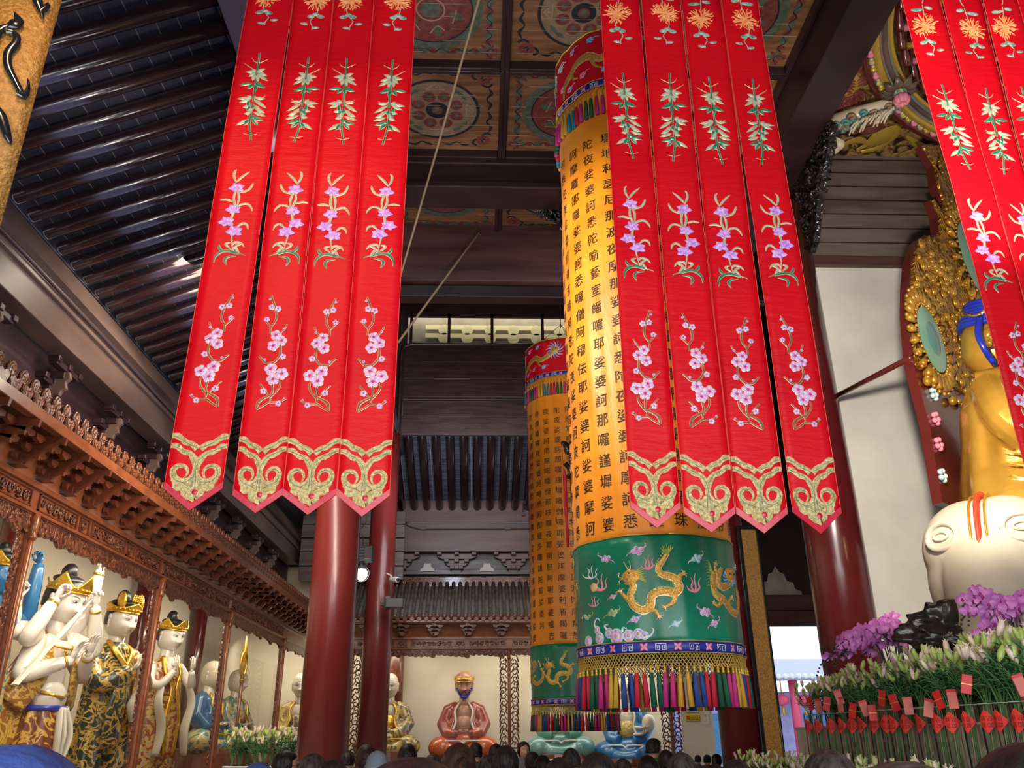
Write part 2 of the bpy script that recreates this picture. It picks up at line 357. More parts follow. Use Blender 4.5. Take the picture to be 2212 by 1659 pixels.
mat('sign_yellow', (.75, .62, .02), .5); mat('sign_white', (.7, .7, .7), .5); mat('sign_red', (.7, .05, .02), .5)
mat('outside_wall', (.40, .42, .72), .8, c2=(.3, .3, .6), nscale=2); mat('outside_red', (.5, .05, .12), .5); mat('outside_roof', (.38, .4, .6), .7)
mat('paving', (.75, .78, .8), .8)
mat('reflection_cream', (.85, .78, .5), .6)  # pale colour of the modelled lamp reflections in the clerestory
# clear glass as thin panes: mostly see-through, a little mirror
g = bpy.data.materials.new('clear_glass'); g.use_nodes = True; N_ = g.node_tree.nodes; L_ = g.node_tree.links; N_.clear()
o_ = N_.new('ShaderNodeOutputMaterial'); mx_ = N_.new('ShaderNodeMixShader'); tr_ = N_.new('ShaderNodeBsdfTransparent'); gl_ = N_.new('ShaderNodeBsdfGlossy'); fr_ = N_.new('ShaderNodeFresnel')
gl_.inputs['Roughness'].default_value = .02; fr_.inputs[0].default_value = 1.12; tr_.inputs[0].default_value = (.97, .98, .98, 1)
L_.new(fr_.outputs[0], mx_.inputs[0]); L_.new(tr_.outputs[0], mx_.inputs[1]); L_.new(gl_.outputs[0], mx_.inputs[2]); L_.new(mx_.outputs[0], o_.inputs[0]); M['clear_glass'] = g
# roof boarding: thin grey tiles with pale joints
m = mat('roof_boards', (.02, .02, .03), .5); N_ = m.node_tree.nodes; L_ = m.node_tree.links
t_ = N_.new('ShaderNodeTexCoord'); b_ = N_.new('ShaderNodeTexBrick'); b_.inputs['Scale'].default_value = 1; b_.inputs['Brick Width'].default_value = .24; b_.inputs['Row Height'].default_value = 60
b_.inputs['Mortar Size'].default_value = .006; b_.inputs['Color1'].default_value = (.018, .017, .026, 1); b_.inputs['Color2'].default_value = (.034, .030, .042, 1); b_.inputs['Mortar'].default_value = (.16, .135, .12, 1); b_.offset = 0
L_.new(t_.outputs['UV'], b_.inputs['Vector']); L_.new(b_.outputs['Color'], N_['Principled BSDF'].inputs['Base Color'])
mb_ = m.copy(); mb_.name = 'roof_boards_pale'; q_ = [n for n in mb_.node_tree.nodes if n.type == 'TEX_BRICK'][0]
q_.inputs['Color1'].default_value = (.07, .08, .11, 1); q_.inputs['Color2'].default_value = (.12, .135, .17, 1); q_.inputs['Mortar'].default_value = (.4, .4, .4, 1); q_.inputs['Row Height'].default_value = .30; M['roof_boards_pale'] = mb_
def uvmap(o, fn):
    me = o.data; uv = me.uv_layers.new(name='UVMap')
    for l in me.loops: uv.data[l.index].uv = fn(me.vertices[l.vertex_index].co)
# ================================================================ THE SETTING
def struct(name, mb, m, **k):
    o = mb.build(name, m, **k); o['kind'] = 'structure'; return o
b = MB(); b.bx(-9, 12, -1, 27, -.1, 0); struct('floor', b, 'stone_floor')
b = MB(); b.bx(-30, 60, 27, 70, -.2, -.1); struct('ground', b, 'paving')
b = MB(); b.bx(-7.15, -7, -1, 27, 0, 6.6); struct('wall_left', b, 'niche_wall')
b = MB(); b.bx(-7, 5.6, 26.4, 26.55, 0, 6.75); struct('wall_back', b, 'niche_wall')
b = MB(); b.bx(5.6, 6.45, 24.6, 24.8, 0, 4.3); struct('wall_corner_pier', b, 'niche_wall')
# right: screen wall of the altar (plaster panel under a plank panel)
b = MB(); b.bx(4.05, 9.5, 9.75, 9.95, 0, 7.62); struct('wall_right', b, 'plaster')
b = MB(); b.bx(4.05, 9.5, 9.72, 9.95, 7.70, 9.6); struct('wall_upper', b, 'plank_wall')
b = MB()
b.bx(4.30, 9.5, 9.66, 9.76, 7.58, 7.72)
struct('trim_1', b, 'beam_wood', bevel=.01)
b = MB()
for i in range(7): b.bx(4.3, 9.5, 9.705, 9.722, 7.96 + i * .235, 7.968 + i * .235)
struct('trim_2', b, 'dark_wood')
b = MB(); b.bx(9.5, 9.6, -1, 24, 0, 9.6); struct('wall_east', b, 'plaster')
b = MB(); b.bx(-7.1, 12, -2.2, -2.0, 4.9, 13); b.bx(-7.1, -4.6, -2.2, -2.0, 0, 4.9); b.bx(5.2, 12, -2.2, -2.0, 0, 4.9); struct('wall_front', b, 'beam_wood')
b = MB(); b.bx(-7.1, 12, -2.2, .0, 9.65, 9.8); b.bx(-7.1, -2.3, -2.2, -1, 7.5, 9.7); struct('ceiling_front', b, 'dark_wood')
# back right: openings to the courtyard under a plank wall
b = MB(); b.bx(9.0, 12, 22.0, 22.2, 0, 13.5); b.bx(6.4, 9.0, 22.0, 22.2, 4.45, 13.5)
b.bx(4.8, 6.6, 21.9, 22.0, 9, 12); struct('wall_courtyard', b, 'dark_wood')
# roof: left slope boards, back slope boards, high roof over the rear bay
b = MB(); b.poly([(-6.1, -1, 7.62), (-6.1, 27, 7.62), (-2.2, 27, 9.30), (-2.2, -1, 9.30)][::-1])
for q in ([(-6.1, -1, 7.62), (-6.1, -1, 7.72), (-2.2, -1, 9.40), (-2.2, -1, 9.30)],): b.poly(q)
b.poly([(-6.1, -1, 7.72), (-6.1, 27, 7.72), (-2.2, 27, 9.40), (-2.2, -1, 9.40)])
o = struct('ceiling_left', b, 'roof_boards'); uvmap(o, lambda c: (c.x + c.z * .4, c.y))
b = MB(); b.poly([(-2.6, 26.0, 8.24), (6.5, 26.0, 8.24), (6.5, 21.4, 9.99), (-2.6, 21.4, 9.99)])
b.poly([(-2.6, 26.0, 8.3), (-2.6, 21.4, 10.05), (6.5, 21.4, 10.05), (6.5, 26.0, 8.3)])
o = struct('ceiling_back', b, 'roof_boards_pale'); uvmap(o, lambda c: (c.x * .82, (c.y - c.z) * .95))
b = MB(); b.bx(-2.6, 12, 12.1, 22.2, 13.4, 13.5); b.bx(-2.6, 9.5, 12.0, 12.1, 10.2, 13.5); b.bx(-2.9, -2.7, 12, 21.8, 9.4, 13.5); b.bx(9.4, 9.5, 9.95, 22, 9.6, 13.5); b.bx(3.7, 9.5, 9.95, 10.05, 9.5, 13.5); b.bx(3.7, 9.5, 9.95, 12.2, 13.4, 13.5); struct('ceiling_high', b, 'dark_wood')
b = MB(); b.bx(-7.1, -2.3, 26.3, 26.5, 6.6, 9.6); b.bx(-7.1, -5.9, 14, 27, 6.6, 7.7); struct('wall_corner', b, 'dark_wood')
# ---------------------------------------------------------------- columns
def column(label, x, y, r, h, m='pillar_red', group=None):
    t = thing('column', label, 'column', (x, y, 0), group)
    a = MB(); a.sm = True; a.lathe([(r * 1.0, .3), (r, h * .5), (r * .94, h)], n=40); a.build('shaft', m, t)
    a = MB(); a.sm = True; a.lathe([(r * 1.5, 0), (r * 1.55, .1), (r * 1.45, .22), (r * 1.12, .3), (r, .3)], n=32); a.build('stone_base', 'stone_floor', t)
    return t
column('big round red column on the left, nearest the left shrine, behind the ribbon tips', -2.06, 12, .325, 8.4)
column('second round red column standing behind and right of the big left one', -2.5, 21.3, .345, 9.2)
column('dark red column carrying the tall gold couplet board, left of the doorway', 3.86, 13.1, .33, 8.6, 'pillar_dark')
column('dark red column at the left edge of the white plaster wall, right of the doorway', 4.13, 9.55, .325, 8.5, 'pillar_dark')
for x, lb in ((6.75, 'dark maroon column beside the sliver of courtyard light'), ):
    column(lb, x, 23.2, .36, 8.5, 'pillar_dark')
# ---------------------------------------------------------------- beams
def beam(name, label, cat, boxes, m='beam_wood', bev=.015, group=None):
    a = MB()
    for q in boxes: a.bx(*q)
    return tag(a.build(name, m, bevel=bev), label, cat, group)
beam('longitudinal_beam', 'long dark beam over the left row of columns, where the rafters end', 'beam', [(-2.75, -2.3, -1, 21.9, 8.7, 9.35)], 'dark_wood')
beam('longitudinal_beam', 'long dark brown beam running back above the right column row', 'beam', [(3.72, 4.22, -1, 9.9, 8.55, 9.5)], 'dark_wood')
beam('longitudinal_beam', 'dark beam behind the doorway column, hidden behind the right ribbons', 'beam', [(3.72, 4.22, 9.95, 21.9, 8.55, 9.5)], 'dark_wood')
beam('frame_beam', 'dark stepped cross beam below the first row of painted coffers', 'beam', [(-2.3, 3.72, 9.48, 9.92, 8.66, 9.2), (-2.3, 3.72, 9.42, 9.48, 8.98, 9.16), (-2.3, 3.72, 9.44, 9.96, 8.6, 8.70)], 'dark_wood')
o = beam('tie_beam', 'broad worn brown tie beam with a rope over it, below the coffered ceiling', 'beam', [(-2.3, 5.0, 11.85, 12.25, 8.52, 9.62)])
beam('tie_beam', 'thin dark beam tucked under the broad worn tie beam', 'beam', [(-2.3, 5, 11.95, 12.2, 8.28, 8.5)], 'dark_wood')
# ---------------------------------------------------------------- coffered ceiling with painted panels
def pm(o_, ux, uy, n):
    o_ = V(o_); ux = V(ux); uy = V(uy); n = V(n)
    return lambda u, v, h=0: o_ + ux * u + uy * v + n * h
P0x, PW, PY0, PWY = -2.3, 1.24, 3.05, 1.61     # coffer pitch
GX = [-2.3, -1.45, .26, 2.0, 3.72]; GY = [1.35, 2.95, 4.55, 6.2, 7.79, 9.46]
def scroll(a, mp, x, y, s, fx, fy, m1, m2):
    f = lambda pts: [(x + p[0] * s * fx, y + p[1] * s * fy) for p in pts]
    a.mi = m1
    a.stroke(f([(.04, .34), (.12, .42), (.22, .36), (.2, .24), (.1, .22)]), .05 * s, mp, .001)
    a.stroke(f([(.34, .04), (.42, .12), (.36, .22), (.24, .2), (.22, .1)]), .05 * s, mp, .001)
    a.stroke(f([(.45, .1), (.6, .05), (.75, .14), (.9, .06), (1.05, .12)]), [.02 * s, .07 * s, .03 * s, .07 * s, .02 * s], mp, .001)
    a.stroke(f([(.1, .45), (.05, .6), (.14, .75), (.06, .9), (.12, 1.05)]), [.02 * s, .07 * s, .03 * s, .07 * s, .02 * s], mp, .001)
    a.mi = m2
    for k in range(8): a.disc((x + fx * s * (.2 + .1 * cos(k * PI / 4)), y + fy * s * (.2 + .1 * sin(k * PI / 4))), .055 * s, mp, .0015, 8)
def coffer(x0, x1, y0, y1, z, kind, label):
    t = thing('painted_ceiling_coffer', label, 'ceiling panel', ((x0 + x1) / 2, (y0 + y1) / 2, z), 'painted ceiling coffers')
    hx, hy = (x1 - x0) / 2, (y1 - y0) / 2
    a = MB(); a.bx(-hx, hx, -hy, hy, 0, .03); a.build('panel', 'coffer_panel', t)
    a = MB(); ix = hx - .055; iy = hy - .055
    for q in ((-hx, -ix, -hy, hy), (ix, hx, -hy, hy), (-ix, ix, -hy, -iy), (-ix, ix, iy, hy)): a.bx(*q, -.13, 0)
    a.build('frame', 'dark_wood', t, bevel=.01)
    mp = pm((0, 0, -.001), (1, 0, 0), (0, 1, 0), (0, 0, -1)); r = min(hx, hy) * .66
    cx = 0
    a = MB(); circ = lambda q, n=40: [(cx + q * cos(2 * PI * i / n), q * sin(2 * PI * i / n)) for i in range(n)]
    if kind == 0:
        a.mi = 1; a.disc((cx, 0), r, mp, .001, 40); a.mi = 0; a.disc((cx, 0), r * .93, mp, .002, 40); a.mi = 2
        for k in range(4):
            an = k * PI / 2; c_, s_ = cos(an), sin(an); rot = lambda p: (cx + p[0] * c_ - p[1] * s_, p[0] * s_ + p[1] * c_)
            a.mi = 3; a.stroke([rot(p) for p in ((r * .68, -r * .22), (r * .86, 0), (r * .68, r * .22), (r * .68, -r * .22))], r * .05, mp, .004, 1)
            a.stroke([rot(p) for p in ((r * .72, 0), (r * .80, 0))], r * .05, mp, .004)
            an = k * PI / 2 + PI / 4; c_, s_ = cos(an), sin(an); a.mi = 2
            a.stroke([(cx + r * .78 * cos(an + q) * (1 - .0), r * .78 * sin(an + q)) for q in (-.3, -.15, 0, .15, .3)], [.02, r * .12, .03, r * .12, .02], mp, .004)
        for k in range(8):
            an = k * PI / 4 + PI / 8; a.mi = 4; a.disc((cx + r * .47 * cos(an), r * .47 * sin(an)), r * .17, mp, .004, 12); a.mi = 2; a.disc((cx + r * .47 * cos(an), r * .47 * sin(an)), r * .09, mp, .006, 8)
        a.mi = 1; a.disc((cx, 0), r * .27, mp, .005, 24); a.mi = 4; a.disc((cx, 0), r * .21, mp, .006, 24); a.mi = 2; a.disc((cx, 0), r * .14, mp, .007, 20)
    else:
        a.mi = 2; a.disc((cx, 0), r * 1.12, mp, .001, 40); a.mi = 1; a.disc((cx, 0), r * .92, mp, .002, 40); a.mi = 4; a.disc((cx, 0), r * .88, mp, .003, 40)
        a.mi = 2
        for k in range(6):
            an = k * PI / 3 + .3; a.disc((cx + r * .55 * cos(an), r * .55 * sin(an)), r * .2, mp, .004, 10, r * .12, an); a.mi = 3; a.stroke([(cx + r * .55 * cos(an + q), r * (.55 + p) * sin(an + q)) for q, p in ((-.3, .1), (0, -.1), (.3, .1))], r * .04, mp, .006); a.mi = 2
        a.disc((cx, 0), r * .3, mp, .004, 20); a.mi = 3; a.stroke(circ(r * .3, 24), r * .05, mp, .006, 1, True)
    a.build('painted_medallion', ['paint_tan', 'paint_dark', 'paint_green', 'paint_cream', 'paint_red'], t)
    a = MB(); s = min(hx, hy) * .8
    if kind == 0:
        for fx in (-1, 1):
            for fy in (-1, 1): scroll(a, mp, fx * (-hx + .12), fy * (-hy + .12), s, fx, fy, 0, 1)
    else:
        n = 6
        for k in range(-n, n + 1):
            for e in (-1, 1):
                a.mi = 2 if k % 2 else 1
                a.disc((hx * .86 * k / n, e * (iy - .14)), .075 if k % 2 else .045, mp, .001, 9, .05); a.disc((e * (ix - .14), hy * .86 * k / n), .05, mp, .001, 9, .08 if k % 2 else .04)
        a.mi = 0
        for e in (-1, 1):
            a.stroke([(hx * .9 * k / 8, e * (iy - .14 + .03 * (-1) ** k)) for k in range(-8, 9)], .018, mp, .0015); a.stroke([(e * (ix - .14 + .03 * (-1) ** k), hy * .9 * k / 8) for k in range(-8, 9)], .018, mp, .0015)
            for e2 in (-1, 1):
                for q in range(4): a.mi = 1; an = q * PI / 2 + PI / 4; a.disc((e * (ix - .16) + .06 * cos(an), e2 * (iy - .16) + .06 * sin(an)), .05, mp, .002, 6, .02, an)
                a.mi = 0
    a.mi = 3; q_ = random.Random(int(x0 * 10 + y0 * 100))
    for k in range(1, 9):
        yy = -hy + 2 * hy * k / 9
        for e in range(3): x_ = q_.uniform(-ix, ix * .6); a.stroke([(x_, yy), (min(ix, x_ + q_.uniform(.1, .5)), yy)], .006, mp, .009)
    a.build('painted_border', ['paint_dark', 'paint_red', 'paint_green', 'paint_cream'], t)
    return t
names_x = ['leftmost column', 'second column', 'third column', 'rightmost column']
names_y = ['fifth row from the dark cross beam', 'fourth row from the dark cross beam', 'third row from the dark cross beam', 'second row from the dark cross beam', 'row touching the dark cross beam']
for i in range(4):
    for j in range(2, 5):
        coffer(GX[i], GX[i + 1], GY[j], GY[j + 1], 9.2, (i + j + 1) % 2 if i else 1, 'painted coffer, %s, %s' % (names_x[i], names_y[j]))
for i in range(4):
    coffer(GX[i], GX[i + 1], 10.0, 12.0, 9.6, i % 2, 'painted ceiling coffer behind the dark cross beam, %s' % names_x[i])
b = MB(); b.bx(-2.3, 3.72, -1, 9.46, 9.24, 9.3); b.bx(-2.3, 3.72, 9.9, 12, 9.63, 9.7); b.bx(-2.3, 3.72, -1, 4.55, 9.05, 9.24); struct('ceiling', b, 'dark_wood')
# ---------------------------------------------------------------- left rafters
def rafter_proto(L, r):
    a = MB(); a.sm = True; a.tube([(0, 0, 0), (.02, 0, 0), (L, 0, 0)], [r * .9, r, r], n=14); return a
sl = math.atan2(9.0 - 7.75, 2.9)
Ys = sorted([P(*p, X=-5.5).y for p in ((19, 372), (51, 415), (84, 449), (115, 483), (145, 516), (172, 553), (197, 592), (222, 620), (245, 647), (268, 672), (290, 697), (309, 720), (329, 740), (347, 763), (365, 782), (382, 802))])
step = (Ys[-1] - Ys[0]) / 15
allY = [Ys[0] + step * k for k in range(-6, 30)]
pr = rafter_proto(3.25, .09).build('rafter', 'rafter_paint')
pr.location = (-5.62, allY[0], 7.70); pr.rotation_euler = (0, -sl, 0)
tag(pr, 'glossy dark brown round rafter of the left roof slope, first counted from the nearest', 'rafter', 'left roof rafters')
for k, y in enumerate(allY[1:]):
    if y > 25: break
    c = pr.copy(); c.location.y = y; c['label'] = 'glossy dark brown round rafter of the left roof slope, %s counted from the nearest' % ow(k + 1); col.objects.link(c)
# back rafters (seen end-on above the back shrine)
xs = [P(px, 1070, Y=25.2).x for px in (868, 895, 922, 950, 978, 1004, 1031, 1059, 1085, 1112)]
sb = (xs[-1] - xs[0]) / 9
pr = rafter_proto(4.25, .12).build('rafter', 'rafter_paint')
pr.location = (xs[0], 25.45, 8.25); pr.rotation_euler = (0, -math.atan2(2.1, 5.5), PI / 2 * -1 + PI)
pr.rotation_euler = ((V((0, -5.5, 2.1))).to_track_quat('X', 'Z')).to_euler()
tag(pr, 'dark round rafter above the rear shrine, first from the left', 'rafter', 'back roof rafters')
for k in range(1, 30):
    x = xs[0] + sb * k
    if x > 5.3: continue
    c = pr.copy(); c.location.x = x; c['label'] = 'dark round rafter above the rear shrine, %s from the left' % ow(k); col.objects.link(c)
# ---------------------------------------------------------------- left purlin with fascia, conduit and brackets
t = thing('purlin', 'long weathered brown purlin under the lower ends of the left rafters', 'beam', (-5.6, 13, 7))
a = MB(); a.poly([(-.02, -14, .60), (-.02, 12.5, .60), (.22, 12.5, .12), (.22, -14, .12)]); a.poly([(.22, -14, .12), (.22, 12.5, .12), (-.1, 12.5, .1), (-.1, -14, .1)]); a.build('eave_board', 'side_beam', t)
a = MB(); a.bx(-.25, .12, -14, 12.5, -.04, .12); a.bx(-.25, .10, -14, 12.5, -.5, -.08); a.bx(-.25, .16, -14, 12.5, -.10, -.04); a.build('fascia', 'side_beam', t, bevel=.012)
a = MB(); a.sm = True; a.tube([(.17, -14, .02), (.17, -2, .02), (.17, 1.0, .0), (.18, 1.35, -.18), (.3, 1.7, -.16), (.5, 1.9, -.1)], .028, n=8); a.build('conduit', 'cable', t)
def bracket_set(x, y, z, label, group, rot=0, s=1.0, m='dark_wood', plate='side_beam'):
    t = thing('bracket_set', label, 'bracket', (x, y, z), group, rot)
    a = MB()
    for k in range(4):
        w_ = (.16 + .16 * k) * s; zz = k * .2 * s
        a.bx(0, w_, -.06 * s, .06 * s, zz, zz + .11 * s)
        a.bx(w_ - .1 * s, w_ + .02 * s, -(.12 + .07 * k) * s, (.12 + .07 * k) * s, zz + .1 * s, zz + .18 * s)
        for e in (-1, 0, 1): a.bx(w_ - .1 * s, w_ + .05 * s, e * (.1 + .07 * k) * s - .05 * s, e * (.1 + .07 * k) * s + .05 * s, zz + .13 * s, zz + .21 * s)
    a.build('block', m, t, bevel=.012)
    a = MB()
    pts = [(0, 0), (.1, -.03), (.17, .02), (.25, 0), (.27, .07), (.33, .1), (.3, .19), (.36, .25), (.33, .34), (0, .34)]
    a.prism([(p[0] * s, p[1] * s) for p in pts], (.36 * s, -.035 * s, .36 * s), (1, 0, 0), (0, 0, 1), -.07 * s); a.build('carved_end', plate, t, bevel=.01)
    return t
p0 = bracket_set(-6.28, 7.05, 5.60, 'dark stepped bracket with pale carved nose under the left purlin, nearest one', 'brackets under the left purlin', m='dark_wood')
cm = childmap()
for k in range(1, 10):
    c = copy_tree(p0, None, cm); c.location.y = 7.05 + 1.78 * k; c['label'] = 'dark stepped bracket with pale carved nose under the left purlin, %s from the nearest' % ow(k)
b = MB(); b.bx(-6.4, -5.9, -1, 26, 5.3, 6.6); struct('trim_3', b, 'dark_wood')
b = MB(); b.bx(-7.0, -6.4, -1, 26, 6.6, 6.66); struct('trim_6', b, 'dark_wood')
# ================================================================ SHRINE CABINETS
def spiral(cx, cz, r, a0, turns, y, sgn=1, n=14):
    return [(cx + r * (1 - .85 * i / n) * cos(a0 + sgn * turns * 2 * PI * i / n), y, cz + r * (1 - .85 * i / n) * sin(a0 + sgn * turns * 2 * PI * i / n)) for i in range(n + 1)]
def vine_mesh(w_, h, seed):
    q = random.Random(seed); a = MB(); a.sm = True; n = max(1, round(w_ / h)); c = w_ / n
    for i in range(n):
        x = (i + .5) * c - w_ / 2; s = 1 if i % 2 else -1
        a.tube(spiral(x, 0, h * .42, q.uniform(0, 6), 1.25, -.012, s), [.014, .016, .014, .012, .012, .010, .012, .012, .01, .01, .01, .012, .012, .014, .016], 6)
        a.tube(spiral(x + c * .45 * s * .5, h * .2, h * .2, q.uniform(0, 6), 1, -.010, -s), .010, 5)
        for k in range(4):
            an = q.uniform(0, 6.28); a.sph((x + h * .33 * cos(an), -.012, h * .33 * sin(an)), (.03, .015, .018), 6, 4)
    return a
def cabinet(label, loc, rz, x0, x1, posts, lattice=False, eave='crest', bay_panels=(.85, .22, .95, .22, .85)):
    t = thing('shrine_cabinet', label, 'shrine cabinet', loc, None, rz); S = -.0
    a = MB(); a.bx(x0, x1, -.06, .06, 3.95, 4.01); a.bx(x0, x1, -.05, .05, 4.24, 4.30); a.bx(x0, x1, -.005, .04, 4.0, 4.25); a.bx(x0, x1, -.09, -.05, 3.96, 3.985)
    a.build('rail', 'shrine_wood', t, bevel=.006)
    a = MB(); a.poly([(x0, -.02, 4.28), (x1, -.02, 4.28), (x1, -.14, 4.66), (x0, -.14, 4.66)]); a.bx(x0, x1, -.1, .3, 4.60, 4.66); a.build('cove_board', 'shrine_wood', t)
    # scalloped apron
    n = int((x1 - x0) / .16); pts = [(x0, 3.96)]
    for i in range(n):
        for k in range(4): u = k / 4; pts.append((x0 + (i + u) * (x1 - x0) / n, 3.80 - .035 * abs(sin(PI * u)) - .02 * sin(i * .9) - (.05 if i % 6 == 0 else 0)))
    pts.append((x1, 3.80)); pts.append((x1, 3.96))
    a = MB()
    for i in range(1, len(pts) - 2):
        p, q = pts[i], pts[i + 1]
        a.poly([(p[0], -.045, p[1]), (q[0], -.045, q[1]), (q[0], -.045, 3.96), (p[0], -.045, 3.96)]); a.poly([(p[0], .0, p[1]), (q[0], .0, q[1]), (q[0], -.045, q[1]), (p[0], -.045, p[1])])
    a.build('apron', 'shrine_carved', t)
    # posts, pendants and the frieze panels of every bay
    vm = {}
    for i, px in enumerate(posts):
        a = MB(); a.bx(px - .045, px + .045, -.05, .05, .9, 3.97); a.sm = True; a.tube([(px, -.06, .9), (px, -.06, 3.97)], .035, 10, up=(0, 1, 0)); a.build('post', 'shrine_wood', t)
        if lattice:
            for e in (-1, 1):
                a = MB(); a.sm = True; z = 1.0
                k = 0
                while z < 3.75:
                    a.tube(spiral(px + e * (.16 + .02 * sin(k)), z, .10, k * 1.3, 1.0, 0, 1 if k % 2 else -1, 12), .018, 6); a.tube([(px + e * .05, 0, z), (px + e * .12, 0, z + .1)], .016, 5); a.tube([(px + e * .26, 0, z - .02), (px + e * .24, 0, z + .08), (px + e * .2, 0, z + .16)], .02, 5); z += .155; k += 1
                a.build('side_lattice', 'shrine_dark', t)
        else:
            for e in (-1, 1):
                a = MB(); q = [(px + e * .05, 3.9)]
                z = 3.9
                k = 0
                while z > .95: q.append((px + e * (.155 + .018 * abs(sin(k * 1.1)) - .018 * (k % 2)), z)); z -= .045; k += 1
                q.append((px + e * .05, .95))
                for j in range(1, len(q) - 2): a.poly([(px + e * .05, -.012, q[j][1]), (q[j][0], -.012, q[j][1]), (q[j + 1][0], -.012, q[j + 1][1]), (px + e * .05, -.012, q[j + 1][1])]); a.poly([(px + e * .05, .012, q[j][1]), (q[j][0], .012, q[j][1]), (q[j + 1][0], .012, q[j + 1][1]), (px + e * .05, .012, q[j + 1][1])]); a.poly([(q[j][0], -.012, q[j][1]), (q[j][0], .012, q[j][1]), (q[j + 1][0], .012, q[j + 1][1]), (q[j + 1][0], -.012, q[j + 1][1])])
                a.build('side_carving', 'shrine_carved', t)
        a = MB(); a.sm = True; a.lathe([(.0, 3.66), (.04, 3.68), (.055, 3.72), (.03, 3.76), (.045, 3.78), (.045, 3.96)], (px, -.07, 0), 12); a.build('pendant', 'shrine_wood', t)
    for i in range(len(posts) - 1):
        L = posts[i + 1] - posts[i]; tot = sum(bay_panels) + .09 * (len(bay_panels) + 1); k = (L - .09 * (len(bay_panels) + 1)) / sum(bay_panels); x = posts[i] + .09
        for pw in bay_panels:
            w_ = pw * k; key = round(w_, 2)
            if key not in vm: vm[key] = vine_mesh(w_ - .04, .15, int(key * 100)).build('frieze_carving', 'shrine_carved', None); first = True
            else: first = False
            a = MB(); X = x + w_ / 2
            for q in ((x, x + w_, 4.03, 4.045), (x, x + w_, 4.205, 4.22), (x, x + .015, 4.03, 4.22), (x + w_ - .015, x + w_, 4.03, 4.22)): a.bx(q[0], q[1], -.03, .0, q[2], q[3])
            a.build('panel_moulding', 'shrine_dark', t)
            o = vm[key] if first else vm[key].copy()
            if not first: col.objects.link(o)
            o.parent = t; o.location = (X, -.006, 4.125); x += w_ + .09
    # cloud brackets under the eave
    a = MB(); s = .30
    bs = 1.45 if eave == 'crest' else 1.25
    a.bx(-.08, .08, -.18, 0, 4.32, 4.40); a.bx(-.045, .045, -.44, 0, 4.56, 4.62)
    for lv, (y_, hw) in enumerate(((-.10, .10 * bs), (-.22, .15 * bs), (-.34, .19 * bs))):
        z = 4.38 + .08 * lv
        pts = [(-hw, .05), (-hw * .95, .0), (-hw * .6, -.03), (-hw * .3, .02), (0, .0), (hw * .3, .02), (hw * .6, -.03), (hw * .95, 0), (hw, .05), (hw * .5, .06), (-hw * .5, .06)]
        a.prism(pts, (0, y_ - .03, z), (1, 0, 0), (0, 0, 1), -.05)
        a.prism([(0, 0), (.16, -.05), (.22, .01), (.28, -.01), (.29, .07), (0, .09)], (-.02, y_ + .06, z + .0), (0, -1, 0), (0, 0, 1), .04)
    bm = a.build('bracket', 'shrine_dark', t); n = min(98, int((x1 - x0) / (.56 if eave == 'crest' else .84))); bm.location.x = x0 + .2
    for i in range(1, n): c = bm.copy(); c.location.x = x0 + .2 + (x1 - x0 - .3) * i / (n - 1); col.objects.link(c)
    if eave == 'crest':
        a = MB(); a.bx(x0, x1 - .45, -.54, -.44, 4.62, 4.74); a.bx(x0, x1 - .45, -.48, .6, 4.72, 4.80); a.build('cornice_board', 'shrine_wood', t, bevel=.01)
        a = MB(); a.sm = True
        dt = MB(); dt.sm = True
        dt.lathe([(.070, 0), (.074, .03), (.058, .034), (.05, .026), (.018, .03), (.0, .034)], (0, -.50, 4.90), 12, Matrix.Rotation(R(90), 3, 'X'))
        dt.tube([(0, -.5, 4.90), (0, -.25, 4.99)], .05, 8)
        dt.sm = False; dt.prism([(-.10, .09), (-.10, .0), (-.06, -.07), (0, -.105), (.06, -.07), (.10, 0), (.10, .09), (0, .03)], (.1, -.53, 4.80), (1, 0, 0), (0, 0, 1), -.02)
        d0 = dt.build('drip_tile', 'shrine_carved', t); n = 98; ln = x1 - .5 - x0; d0.location.x = x0 + .1
        for i in range(1, n): c = d0.copy(); c.location.x = x0 + .1 + ln * i / n; col.objects.link(c)
        a = MB(); a.poly([(x0, -.47, 4.90), (x1 - .5, -.47, 4.90), (x1 - .5, -.33, 5.04), (x0, -.33, 5.04)]); a.poly([(x0, -.33, 5.04), (x1 - .5, -.33, 5.04), (x1 - .5, -.3, 4.8), (x0, -.3, 4.8)]); a.build('crest', 'shrine_carved', t)
    else:
        a = MB(); a.bx(x0, x1, -.5, -.42, 4.64, 4.74); a.bx(x0, x1, -.5, .3, 4.70, 4.78); a.build('cornice_board', 'shrine_wood', t, bevel=.01)
        a = MB(); a.bx(x0, x1, 1.0, 1.12, 5.86, 6.14); a.bx(x0, x1, .96, 1.14, 6.10, 6.16); a.build('ridge', 'shrine_carved', t)
        a = MB(); a.poly([(x0, -.5, 4.76), (x1, -.5, 4.76), (x1, 1.05, 5.92), (x0, 1.05, 5.92)]); a.build('roof_slope', 'roof_tile', t)
        dt = MB(); dt.sm = True; dt.tube([(0, -.52, 4.82), (0, .3, 5.38), (0, 1.02, 5.98)], .06, 8)
        d0 = dt.build('roof_tile_roll', 'roof_tile', t); n = int((x1 - x0) / .2); d0.location.x = x0 + .1
        e = MB(); e.sm = True; e.lathe([(.0, .03), (.05, .028), (.065, .02), (.065, -.02)], (0, -.54, 4.80), 12, Matrix.Rotation(R(90), 3, 'X')); e.sm = False
        e.prism([(-.09, .04), (-.05, -.03), (0, -.07), (.05, -.03), (.09, .04)], (.1, -.55, 4.74), (1, 0, 0), (0, 0, 1), -.02); e0 = e.build('drip_tile', 'shrine_dark', t); e0.location.x = x0 + .1
